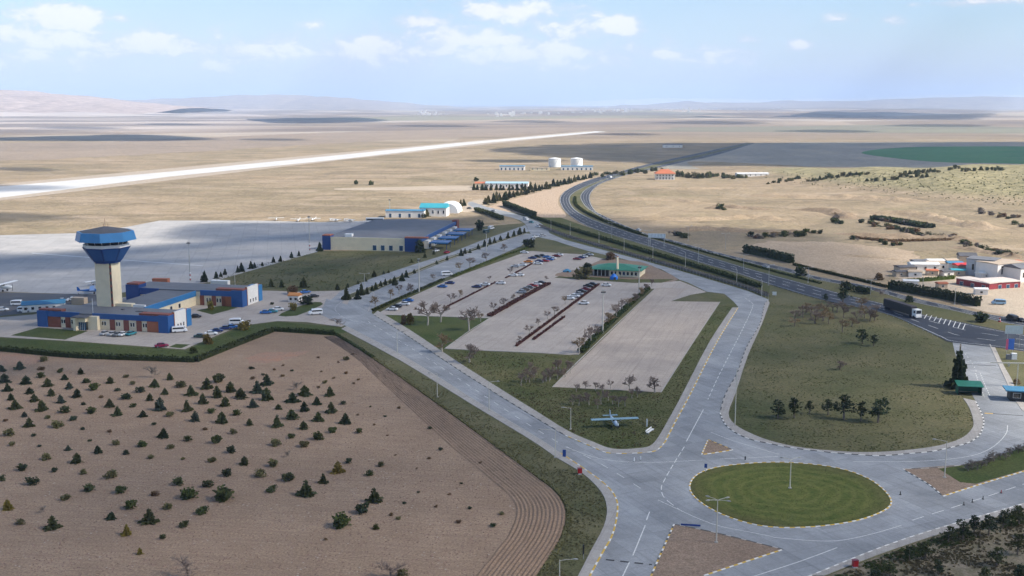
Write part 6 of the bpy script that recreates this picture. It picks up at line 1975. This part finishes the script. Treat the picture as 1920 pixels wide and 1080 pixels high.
def car(px, py, ang, colour, label, kind='car', group=None, z=.09, p=None):
    """ang: direction of travel on the ground, degrees"""
    L, W, wb, body, glass, ws, wheel, rim, lamp = car_meshes(kind)
    p = p or G(px, py)
    p.z = z
    t = thing({'van': 'van'}.get(kind, 'car'), label, {'van': 'van'}.get(kind, 'car'), p, R(ang), group)
    link('body', cmesh((kind, colour, 'body'), body, CM[colour]), None, t)
    if kind == 'van':
        link('windows', cmesh((kind, 'windows'), glass, M['glass']), None, t)
        link('windscreen', cmesh((kind, 'windscreen'), ws, M['glass']), None, t)
    else:
        link('windows', cmesh((kind, 'windows'), glass, M['glass']), None, t)
        link('roof', cmesh((kind, colour, 'roof'), ws, CM[colour]), None, t)
    for sx in (-wb, wb):
        for sy in (-W + .08, W - .08):
            w_ = link('wheel', cmesh((kind, 'wheel'), wheel, M['tyre']), None, t, (sx, sy, .32))
            link('rim', cmesh((kind, 'rim'), rim, M['rim']), None, w_)
    for sy in (-W * .6, W * .6):
        link('headlight', cmesh((kind, 'headlight'), lamp, M['headlight']), None, t, (L / 2 - .12, sy, .66))
        link('taillight', cmesh((kind, 'taillight'), lamp, M['taillight']), None, t, (-L / 2 + .06, sy, .72))
    return t


CK = lambda lst, ox, oy, s: [(ox + q[0] / s, oy + q[1] / s) + tuple(q[2:]) for q in lst]
PA = -14
CARS = []
# left car park (view 700,440 x6.353)
CARS += CK([(225, 905, 'white', 'white car at the near left end of the left car park'), (275, 872, 'black', 'black car beside the nearest white car in the left car park'), (370, 842, 'white', 'white car third from the near end of the left car park'), (415, 800, 'blue', 'blue car fourth from the near end of the left car park'),
            (820, 632, 'blue', 'blue car below the navy car beside the car park entrance'), (910, 590, 'navy blue', 'navy car near the white van at the car park entrance'),
            (1230, 635, 'navy blue', 'navy car left of the end of the thin car park hedge'), (1330, 608, 'white', 'white car at the upper end of the thin car park hedge'), (1515, 592, 'white', 'white car just right of the end of the thin car park hedge'),
            (1690, 390, 'silver', 'silver car left of the orange car along the short hedge'), (1770, 375, 'white', 'white car directly left of the orange car'), (1665, 498, 'white', 'white car below the short upper hedge, left of two'), (1740, 495, 'white', 'white car below the short upper hedge, right of two'),
            (1800, 222, 'white', 'white car at the top left edge of the upper car park')], 700, 440, 6.353)
# upper rows and middle rows (view 920,450 x5.053)
CARS += CK([(355, 215, 'orange', 'bright orange car at the end of the short upper hedge'), (450, 232, 'white', 'white car right below the orange car'), (395, 180, 'navy blue', 'navy car just above the orange car'), (440, 168, 'black', 'black car in the upper row, second above the orange car'),
            (490, 160, 'black', 'black car in the middle of the upper row'), (460, 212, 'navy blue', 'dark blue car above the white car beside the orange one'), (515, 208, 'red', 'red car in the lower line of the upper group'), (555, 195, 'blue', 'blue car in the lower line of the upper group'), (535, 172, 'blue', 'blue car in the upper line of the upper group'),
            (580, 185, 'white', 'white car at the right end of the upper group'), (625, 162, 'dark red', 'dark red car standing alone right of the upper group'), (650, 152, 'white', 'white car behind the lone dark red car'),
            (820, 190, 'dark red', 'dark red car left end of the row behind the restaurant'), (850, 178, 'navy blue', 'navy car second in the row behind the restaurant'), (880, 168, 'white', 'white car third in the row behind the restaurant'), (910, 158, 'black', 'black car fourth in the row behind the restaurant'), (935, 150, 'silver', 'silver car at the right end of the row behind the restaurant'),
            (290, 505, 'silver', 'silver car at the lower end of the row along the red hedge'), (325, 480, 'grey', 'grey car second in the row along the red hedge'), (360, 462, 'grey', 'grey car third in the row along the red hedge'), (400, 445, 'red', 'bright red car in the row along the red hedge'), (440, 430, 'white', 'white car above the bright red car along the red hedge'), (480, 418, 'black', 'black car at the upper end of the row along the red hedge'),
            (745, 565, 'white', 'white car at the lower end of the middle row'), (795, 545, 'white', 'white car second in the middle row'), (830, 525, 'silver', 'silver car third in the middle row'), (860, 498, 'black', 'black car fourth in the middle row'), (905, 478, 'dark red', 'dark red car fifth in the middle row'), (925, 448, 'black', 'black car sixth in the middle row'), (965, 432, 'black', 'black car at the upper end of the middle row'),
            (880, 612, 'white', 'white car alone below the middle row hedge'), (1095, 440, 'white', 'white car right of the upper end of the middle row')], 920, 450, 5.053)
for x, y, c, lb in CARS:
    car(x, y, PA + 180 * (RV.random() < .5) + RV.uniform(-3, 3), c, lb, group='cars in the car park')
# office forecourt (view 340,520 x6)
for x, y, c, k, a, lb in CK([(215, 680, 'dark green', 'car', 5, 'dark green car at the left end of the line beside the hedge'), (335, 650, 'white', 'car', 12, 'white car partly behind the orange yellow shrub'), (400, 618, 'navy blue', 'car', 12, 'navy car in the line beside the hedge'), (500, 590, 'navy blue', 'car', 14, 'dark blue car right of the navy one beside the hedge'),
                             (570, 575, 'blue', 'car', 14, 'blue car below the white minibus beside the hedge'), (950, 410, 'blue', 'car', 8, 'blue car at the left of the group before the rear wing'), (1020, 400, 'teal', 'car', 8, 'teal car in the group before the rear wing'), (1090, 375, 'white', 'car', 10, 'white car at the right of the group before the rear wing'),
                             (1510, 420, 'white', 'van', 200, 'white van driving out of the forecourt to the junction'), (625, 528, 'white', 'van', 5, 'white minibus parked beside the yellow shrub on the forecourt'), (1490, 228, 'black', 'car', 40, 'small black car on the road right of the guard hut'), (1395, 180, 'blue', 'car', 30, 'blue car behind the round bush at the junction'), (160, 455, 'black', 'car', 10, 'black car between the front wing end and the courtyard')], 340, 520, 6):
    car(x, y, a, c, lb, k)
car(303, 651, 25, 'magenta red', 'dark pink car parked alone on the forecourt before the front wing')
car(337, 623, 18, 'white', 'white van parked at the white end wall of the front wing', 'van')
for x, y, c, k, lb in ((5, 583, 'white', 'car', 'white car cut by the left edge below the hut'), (34, 573, 'white', 'van', 'white van behind the caravan left of the office building'), (47, 585, 'white', 'van', 'white van parked nearest the blue roofed hut'), (118, 566, 'silver', 'car', 'silver car left in the pair behind the blue roofed hut'), (137, 564, 'white', 'car', 'white car right in the pair behind the blue roofed hut')):
    car(x, y, 4, c, lb, k)
for x, y, c, lb in ((238 / 6 + 158, 628, 'silver', 'silver car left in the row beneath the front facade'), (212, 629, 'silver', 'silver car second in the row beneath the front facade'), (222, 630, 'grey', 'grey car third in the row beneath the front facade'), (232, 629.5, 'white', 'white car fourth in the row beneath the front facade'), (246, 628.5, 'teal', 'teal car right of the row beneath the front facade')):
    car(x, y, 70, c, lb, group='cars beneath the front facade')
car(838, 517, 15, 'white', 'white van at the entrance between the double road and the car park', 'van')
# terminal forecourt and service road
for x, y, c, k, a, lb in ((838, 475, 'red', 'car', 60, 'red car on the terminal road below the canopies'), (818, 472, 'white', 'car', 60, 'white car at the near canopy of the terminal'), (912, 437, 'dark green', 'van', 60, 'dark van at the far end of the terminal road'), (921, 430, 'white', 'van', 60, 'white van beside the small tree at the end of the terminal'), (1004, 446, 'white', 'car', 30, 'white car left of the pair at the top of the service road'), (1017, 443, 'silver', 'car', 30, 'silver car right of the pair at the top of the service road'),
                          (1009, 426, 'white', 'car', -60, 'white car on the service road below the conifer belt'), (986, 413, 'white', 'van', -60, 'pale van on the service road beside the conifer belt'), (996, 418, 'teal', 'car', -60, 'teal car following the pale van on the service road'), (925, 397, 'silver', 'car', -40, 'silver car at the gate end of the service road'), (880, 392, 'grey', 'car', -40, 'grey car left of the gate by the ploughed field')):
    car(x, y, a, c, lb, k)
# highway traffic
for x, y, c, k, a, lb in ((1197, 433, 'white', 'car', 110, 'white car on the far carriageway left of the overhead sign'), (1436, 503, 'silver', 'car', 110, 'silver car on the far carriageway right of the overhead sign'), (1144, 334, 'white', 'van', 110, 'white van at the far end of the highway bend'), (1897, 601, 'black', 'van', 100, 'black car on the far carriageway at the right edge'), (1912, 603.5, 'black', 'car', 100, 'second black car at the right edge behind the first')):
    car(x, y, a, c, lb, k, z=.14)
car(1872, 571, 172, 'pale blue', 'pale blue minibus parked below the crimson building', 'van', z=.05)


def bus(px, py, ang, label):
    p = G(px, py)
    t = thing('bus', label, 'bus', p, R(ang))
    mb = loft([(-6, sect(1.2, .5, 2.9)), (-5.9, sect(1.25, .35, 3.2)), (5.8, sect(1.25, .35, 3.2)), (6, sect(1.2, .5, 2.7))]); mb.build('body', M['white'], t)
    part('windows', M['glass'], t, (-5.6, 5.4, -1.27, 1.27, 1.5, 2.6))
    part('windscreen', M['glass'], t, (5.92, 6.03, -1.1, 1.1, 1.2, 2.7))
    for x in (-3.6, 3.8):
        for y in (-1.1, 1.1):
            mb = MB(); mb.tube([(0, -.14, 0), (0, .14, 0)], .48, 12); mb.build('wheel', M['tyre'], t, (x, y, .48))


bus(703, 417, 2, 'white apron bus with dark windows behind the terminal')
# lorry
p = G(1668, 581); q = G(1722, 598)
ang = math.degrees(math.atan2(q.y - p.y, q.x - p.x))
p.z = .14
tk = thing('lorry', 'white cabbed lorry with long dark trailer on the highway', 'lorry', p, R(ang))
LT = (q - p).length
part('cab', M['white'], tk, (LT - 2.4, LT, -1.2, 1.2, .6, 3.3))
part('windscreen', M['glass'], tk, (LT - .02, LT + .05, -1.0, 1.0, 1.8, 3.0))
part('side_windows', M['glass'], tk, (LT - 1.5, LT - .4, -1.22, 1.22, 1.9, 2.8))
part('bumper', M['white'], tk, (LT, LT + .2, -1.2, 1.2, .4, 1.1))
part('trailer', M['dark'], tk, (-2.5, LT - 3.0, -1.25, 1.25, 1.0, 3.6))
part('cover', plain('dark_tarpaulin', (.05, .04, .045), .7), tk, (-2.5, LT - 3.0, -1.15, 1.15, 3.6, 3.95))
part('chassis', M['dark'], tk, (-2.3, LT - .3, -.5, .5, .55, .98))
for x in (LT - 1.2, LT - 3.6, 0, -1.2, 1.2):
    for y in (-1.05, 1.05):
        mb = MB(); mb.tube([(0, -.16, 0), (0, .16, 0)], .5, 12); mb.build('wheel', M['tyre'], tk, (x, y, .5))
for y in (-.9, .9):
    part('headlight', M['headlight'], tk, (LT + .2, LT + .24, y - .18, y + .18, .7, .95))


# aircraft
def plane(p, ang, s, label, wing, body, biplane=False, cat='aircraft'):
    t = thing('light_aircraft', label, cat, p, R(ang))
    t.scale = (s, s, s)
    fz = 1.25
    mb = MB(); mb.tube([(3.6, 0, fz), (3.3, 0, fz), (2.2, 0, fz + .05), (.6, 0, fz + .15), (-2.2, 0, fz + .2), (-4.4, 0, fz + .35)], [.12, .42, .58, .62, .36, .12], 10); mb.build('fuselage', body, t, smooth=True)
    part('windscreen', M['glass'], t, (.5, 1.5, -.5, .5, fz + .45, fz + .82))
    mb = MB()
    prof = [(1.5, 0), (1.1, .12), (.2, .10), (-.4, 0), (.2, -.05), (1.1, -.05)]
    for y0, y1 in ((-6.0, 6.0),):
        k = len(prof)
        for y in (y0, y1):
            sc_ = .92 if abs(y) > 5 else 1
            mb.v += [(x * sc_ + .1, y, fz + .85 + z) for x, z in prof]
        for i in range(k):
            mb.f.append((i, (i + 1) % k, k + (i + 1) % k, k + i)); mb.m.append(0)
        mb.f.append(tuple(range(k))); mb.f.append(tuple(reversed(range(k, 2 * k)))); mb.m += [0, 0]
    mb.build('wing', wing, t)
    if biplane:
        part('lower_wing', wing, t, (-.3, 1.2, -4.6, 4.6, fz - .45, fz - .35))
    for y in (-2.6, 2.6):
        mb = MB(); mb.tube([(.6, y * .15, fz - .2), (.6, y, fz + .82)], .05, 5); mb.build('strut', M['metal'], t)
    part('tailplane', wing, t, (-4.6, -3.7, -1.9, 1.9, fz + .36, fz + .44))
    mb = MB(); mb.v += [(-4.7, -.04, fz + .3), (-3.4, -.04, fz + .4), (-4.3, -.04, fz + 1.7), (-4.8, -.04, fz + 1.7), (-4.7, .04, fz + .3), (-3.4, .04, fz + .4), (-4.3, .04, fz + 1.7), (-4.8, .04, fz + 1.7)]
    mb.f += [(0, 1, 2, 3), (7, 6, 5, 4), (0, 4, 5, 1), (1, 5, 6, 2), (2, 6, 7, 3), (3, 7, 4, 0)]; mb.m += [0] * 6
    mb.build('fin', body, t)
    mb = MB(); mb.tube([(3.62, 0, fz - 1.0), (3.62, 0, fz + 1.0)], .06, 5); mb.build('propeller', M['dark'], t)
    for y in (-1.0, 1.0):
        mb = MB(); mb.tube([(1.2, y * .4, fz - .3), (1.3, y, .32)], .06, 5); mb.build('gear_leg', M['metal'], t)
        mb = MB(); mb.tube([(1.3, y - .09, .3), (1.3, y + .09, .3)], .3, 10); mb.build('wheel', M['tyre'], t)
    mb = MB(); mb.tube([(-4.3, -.05, .35), (-4.3, .05, .35)], .15, 8); mb.build('tail_wheel', M['tyre'], t)
    return t


pp = G(1151, 799)
plane(pp, -82, .98, 'pale blue winged monument aircraft on the lawn corner by the junction', plain('pale_blue_wing', (.20, .33, .40), .5), plain('monument_fuselage', (.45, .55, .66), .5))
plane(G(2, 546), -10, 1.5, 'white high winged aircraft cut by the left edge on the apron', M['white'], M['white'])
plane(G(182, 535), 150, 1.0, 'white light aircraft half hidden behind the control tower shaft', M['white'], M['white'])
plane(G(170, 551), 20, 1.1, 'blue light aircraft parked on the apron edge left of the tower', CM['blue'], CM['blue'])
for i, (x, y) in enumerate(((518, 413.5), (560, 415.5), (588, 414), (628, 416), (655, 416.5))):
    plane(G(x, y), RV.uniform(0, 360), .9, 'small white aircraft parked at the far apron edge, %s from the left' % nth(i + 1), M['white'], M['white'])

# ------------------------------------------------------------------ lamps, masts, signs
POLE = {}


def lamp(px, py, h, arms, label, ang=0.0, group='street lamps', reach=1.6, p=None, z=.0, mat='pale_metal', name='street_lamp'):
    p = p or G(px, py)
    p.z = z
    key = (round(h, 1), tuple(arms), reach, mat)
    t = thing(name, label, 'street lamp', p, R(ang), group)
    if key not in POLE:
        a = MB(); a.tube([(0, 0, 0), (0, 0, h * .5), (0, 0, h)], [.13, .10, .07], 6)
        f = MB(); f.box(-.3, .3, -.3, .3, 0, .12)
        b_ = MB(); hd = MB()
        for an in arms:
            d = Vector((math.cos(R(an)), math.sin(R(an)), 0))
            e = Vector((0, 0, h + .15)) + d * reach
            b_.tube([Vector((0, 0, h - .12)), Vector((0, 0, h + .05)) + d * reach * .4, e], .05, 5)
            sd = Vector((-d.y, d.x, 0))
            hd.tube([e - d * .1, e + d * .25, e + d * .75], [.07, .17, .08], 6)
        POLE[key] = (a.mesh('pole', M[mat]), f.mesh('foot', M['kerb']), b_.mesh('arm', M[mat]), hd.mesh('lamp_head', M['metal']))
    for nm, me in zip(('pole', 'foot', 'arm', 'lamp_head'), POLE[key]):
        link(nm, me, None, t)
    return t


lamp(1343, 1018, zat(G(1343, 1018), 938), (20, 140, 200, 330), 'four armed lamp on the brown triangular island', z=.11, reach=1.7)
lamp(1481, 916, zat(G(1481, 916), 862), (20, 160, 250), 'three armed lamp in the middle of the roundabout', z=.11, reach=1.6)
lamp(1771, 896, zat(G(1771, 896), 828), (160,), 'single armed lamp on the soil of the right traffic island', z=.11, reach=2.2)
lamp(1049, 1110, zat(G(1049, 1110), 1050), (0,), 'single armed lamp cut by the bottom edge beside the path', reach=2.2)
lamp(1041, 858, zat(G(1041, 858), 806), (180,), 'lamp on the left path just above the blue sign', reach=3.2)
lamp(917, 770, zat(G(917, 770), 716), (0,), 'lamp on the left path half way along the access road', reach=2.0)
lamp(1378, 798, zat(G(1378, 798), 690), (), 'thin bare post at the corner of the right lawn', reach=1)
lamp(745, 662, zat(G(745, 662), 622), (0,), 'lamp on the left path at the top of the access road', reach=1.6)
lamp(1070, 805, zat(G(1070, 805), 765), (180,), 'lamp on the car park side path near the monument aircraft', reach=1.6)
lamp(820, 745, zat(G(820, 745), 700), (180,), 'low lamp on the verge left of the access road', reach=1.8)
lamp(684, 543, zat(G(684, 543), 513), (180, 0), 'lamp on the meadow edge right of the junction', reach=1.6)
lamp(441, 540, zat(G(441, 540), 510), (), 'slim post behind the end of the rear wing')
for i, (x, y, t_) in enumerate(((1033, 434, 414), (1069, 443, 420), (1123, 458, 437), (1170, 472, 448), (1224, 485, 463), (1285, 500, 474), (1381, 533, 506), (1428, 556, 526))):
    lamp(x, y, zat(G(x, y), t_), (90,), 'lamp in the hedge line of the service road, %s from the top' % nth(i + 1), group='lamps along the service road', reach=1.4)
for i, (x, y, t_) in enumerate(((1147, 446, 418), (1216, 462, 432), (1309, 496, 459), (1441, 535, 497), (1394, 505, 478), (1290, 452, 424), (1360, 467, 438), (1515, 530, 502), (1632, 553, 525), (1730, 541, 512), (1790, 571, 540))):
    lamp(x, y, zat(G(x, y), t_), (200, 20), 'double armed highway lamp, number %s counting from the bend' % nth(i + 1).replace('-', ' '), group='highway lamps', reach=2.0, mat='metal')
for i in range(7):
    x = 1275 + i * 20
    y = 303 - i * 4.7
    lamp(x, y, 10, (180, 0), 'highway lamp on the straight through the dark field, %s from the near end' % nth(i + 1), group='far highway lamps', reach=2.4, mat='metal')


def mast(px, py, top, label, striped=False):
    p = G(px, py)
    h = zat(p, top)
    t = thing('floodlight_mast', label, 'mast', p, R(10))
    mb = MB(); mb.tube([(0, 0, 0), (0, 0, h)], [.28, .16], 8); mb.build('pole', M['pale_metal'] if not striped else M['metal'], t)
    if striped:
        for k in range(4):
            mb = MB(); mb.tube([(0, 0, .5 + k * 1.0), (0, 0, 1.0 + k * 1.0)], .31, 8); mb.build('band', M['white'] if k % 2 else CM['red'], t)
    rk = part('rack', M['metal'], t, (-.8, .8, -.12, .12, h - .3, h - .1), (-.6, .6, -.12, .12, h + .5, h + .7), (-.08, .08, -.1, .1, h - .3, h + .7))
    for k in range(4):
        part('floodlight', M['dark'], rk, (-.8 + k * .42, -.5 + k * .42, -.4, -.12, h - .1, h + .3))


mast(357, 527, 456, 'tall floodlight mast with striped foot behind the office building', True)
mast(581, 470, 407, 'tall floodlight mast at the near end of the terminal apron', True)
mast(786, 548, 488, 'pale floodlight mast beside the bare trees of the left car park')
mast(1130, 625, 548, 'pale floodlight mast in the middle of the car park')
mast(912, 471, 437, 'slim floodlight mast between the double road and the upper car park')
mast(1198, 545, 502, 'slim floodlight mast right of the restaurant')
mast(731, 405, 375, 'dark lattice mast beside the white hall behind the terminal')


def sign(px, py, w_, h, z0, mat, label, ang=-10, name='road_sign', posts=1, cat='sign', thick=.06):
    p = G(px, py)
    t = thing(name, label, cat, p, R(ang))
    part('panel', mat, t, (-w_ / 2, w_ / 2, -thick - .07, -.07, z0, z0 + h))
    for k in range(posts):
        x = 0 if posts == 1 else -w_ * .35 + w_ * .7 * k / (posts - 1)
        mb = MB(); mb.tube([(x, 0, 0), (x, 0, z0 + h)], .06, 6); mb.build('post', M['metal'], t)
    return t


sg_b = plain('blue_sign_face', (.015, .06, .26), .5)
sign(1058, 860, .75, 1.6, .5, sg_b, 'upright blue sign on the left path before the junction')
sign(1323, 886, .6, .9, 1.1, sg_b, 'small blue sign at the upper left edge of the roundabout')
sign(1397, 866, .3, .8, .5, M['dark'], 'small dark marker post on the road above the roundabout', name='marker_post')
sign(1213, 800, .35, 1.9, .1, M['white'], 'white information board pair beside the monument aircraft', name='info_board', posts=2)
sign(1094, 1048, .3, 1.8, .9, M['dark'], 'thin dark sign post on the verge left of the bottom path')
sign(1295, 989, 3.6, .35, .35, sg_b, 'low wide blue board at the tip of the brown island', name='direction_board', posts=2)
sign(1894, 661, 2.0, 3.5, 1.0, plain('poster_blue', (.05, .16, .55), .4), 'tall blue and pink advertising board beside the highway at the gate road', name='billboard', posts=2)
sign(1887, 661.5, .7, 3.5, 1.0, plain('poster_pink', (.62, .12, .22), .4), 'narrow pink board at the left of the blue billboard', name='billboard', posts=1)
sign(1899, 652, 5.4, 2.8, 4.6, plain('pale_board', (.48, .55, .56), .5), 'large white gantry board over the highway at the right edge', name='gantry_sign', posts=2)
sign(1452, 556, 1.6, 1.4, .6, M['white'], 'small white board at the corner where the access road bends', name='notice_board', posts=2)
sign(1800, 660, .5, 2.4, .3, M['sand'], 'tall pale marker at the entrance of the gate road', name='marker_post')
gp = G(1231, 462)
gn = thing('overhead_sign', 'wide pale overhead direction sign above the highway', 'sign', gp, R(-16))
zg = zat(gp, 446)
part('panel', plain('pale_sign_back', (.80, .83, .84), .5), gn, (-4.8, 4.8, -.2, 0, zg, zg + 2.4))
for k in range(6):
    part('rib', M['metal'], gn, (-4.5 + k * 1.75, -4.35 + k * 1.75, -.26, -.21, zg + .1, zg + 2.3))
for x in (-3.6, 4.2):
    mb = MB(); mb.tube([(x, .1, 0), (x, .1, zg + 2.2)], .16, 6); mb.build('post', M['metal'], gn)
# bins, hydrants, bench, bollards
for x, y, lb in ((1087, 889, 'red hydrant box on the left verge beside the path'), (1603, 1064, 'red bin on the path at the bottom road edge')):
    t = thing('red_bin', lb, 'bin', G(x, y), R(8))
    part('body', CM['red'], t, (-.45, .45, -.35, .35, .25, 1.3)); part('lid', CM['dark red'], t, (-.5, .5, -.4, .4, 1.3, 1.42)); part('foot', M['white'], t, (-.35, .35, -.25, .25, 0, .25))
t = thing('bench', 'white slanting bench on the lawn right of the monument aircraft', 'bench', G(1219, 811), R(62))
for k in range(3):
    part('seat_slat', M['white'], t, (-1.9, 1.9, -.3 + k * .22, -.12 + k * .22, .44, .5))
part('backrest', M['white'], t, (-1.9, 1.9, .38, .45, .6, 1.0))
for x in (-1.6, 1.6):
    part('leg', M['kerb'], t, (x - .1, x + .1, -.28, .38, 0, .43))
for i, (x, y) in enumerate(((1189, 866), (1201, 863))):
    t = thing('bollard', 'white marker post on the junction, %s of two' % ('left', 'right')[i], 'bollard', G(x, y), 0, 'white posts on the junction')
    mb = MB(); mb.tube([(0, 0, .05), (0, 0, .9), (0, 0, 1.0)], [.12, .10, .06], 8); mb.build('post', M['white'], t)
    mb = MB(); mb.tube([(0, 0, .05), (0, 0, .12)], .22, 8); mb.build('foot', M['dark'], t)
for i, (x, y) in enumerate(((1807, 947.5), (1823, 942), (1843, 936.5), (1877, 925), (1688, 928))):
    t = thing('lane_delineator', 'small dark lane marker standing on the right road, %s from the left' % nth(i + 1), 'bollard', G(x, y), 0, 'lane markers on the right road')
    mb = MB(); mb.tube([(0, 0, .05), (0, 0, .75)], [.10, .08], 8); mb.build('post', M['dark'] if i != 3 else CM['red'], t)
    mb = MB(); mb.tube([(0, 0, .05), (0, 0, .14)], .24, 8); mb.build('foot', M['tyre'], t)
t = thing('traffic_cone', 'red and white beacon at the tip of the highway median', 'beacon', G(1874, 604), 0)
mb = MB(); mb.tube([(0, 0, .1), (0, 0, 1.6)], [.5, .25], 8); mb.build('body', CM['red'], t)
mb = MB(); mb.tube([(0, 0, .7), (0, 0, 1.1)], [.42, .37], 8); mb.build('band', M['white'], t)
# gate barrier
p = G(1850, 686)
t = thing('gate_barrier', 'long pale gate barrier across the gate road', 'barrier', p, R(-6))
part('boom', M['white'], t, (-6.5, 6.5, -.06, .06, .95, 1.07))
part('post', M['metal'], t, (6.2, 6.6, -.25, .25, 0, 1.15)); part('rest', M['metal'], t, (-6.4, -6.2, -.1, .1, 0, .94))
t = thing('gate_portal', 'pale sign portal beside the gate road', 'portal', G(1906, 725), R(-6))
part('beam', M['pale_metal'], t, (-7.5, 4.5, -.12, .12, 6.6, 6.9)); part('post', M['pale_metal'], t, (-.1, .1, -.1, .1, 0, 6.6))
t = thing('utility_box', 'white and grey utility cabinets behind the billboard', 'cabinet', G(1904, 675), R(-10))
part('body', M['white'], t, (-1.1, .4, 0, 1.2, .2, 2.0)); part('side_unit', M['roof_grey'], t, (-2.6, -1.2, 0, 1.1, 0, 1.6)); part('plinth', M['kerb'], t, (-1.2, .5, -.1, 1.3, 0, .2))


# fence along the service road and guard rail on the highway
def fence(px, h, step, label, mat='metal', rail=3, name='fence', mesh_panel=True, z0=0.0):
    P = resample(crom(GP(px), 4, False), step)
    t = thing(name, label, 'fence', P[0])
    pm_ = MB(); pm_.tube([(0, 0, 0), (0, 0, h)], .06, 5)
    me = pm_.mesh('post', M[mat])
    for a in P:
        link('post', me, None, t, a - P[0] + Vector((0, 0, z0)))
    for k in range(rail):
        mb = MB()
        z = h * (k + 1) / rail - .05
        mb.tube([a - P[0] + Vector((0, 0, z + z0)) for a in P], .035 if mesh_panel else .1, 4)
        mb.build('rail', M[mat], t)


fence([(1010, 427), (1070, 448.5), (1200, 485.5), (1300, 513.5), (1400, 543.5), (1443, 561)], 1.8, 3.0, 'thin wire fence along the far side of the service road')
fence([(1450, 537), (1540, 563.5), (1655, 589), (1717, 614), (1764, 637)], .8, 4.0, 'low guard rail between the highway and the right lawn', rail=1, name='guard_rail', mesh_panel=False)

# ------------------------------------------------------------------ haze over the plain
hz = MB()
hz.box(-75000, 75000, -3000, 75000, -150, 950 - 120)
hm = bpy.data.materials.new('haze')
hm.use_nodes = True
nt = NT(hm.node_tree)
pv = nt.add('ShaderNodeVolumePrincipled')
pv.inputs['Color'].default_value = (.58, .74, 1.0, 1)
pv.inputs['Density'].default_value = 6.0e-5
pv.inputs['Anisotropy'].default_value = 0.0
nt.l.new(pv.outputs[0], nt.add('ShaderNodeOutputMaterial').inputs['Volume'])
tag(hz.build('haze', hm), kind='stuff')
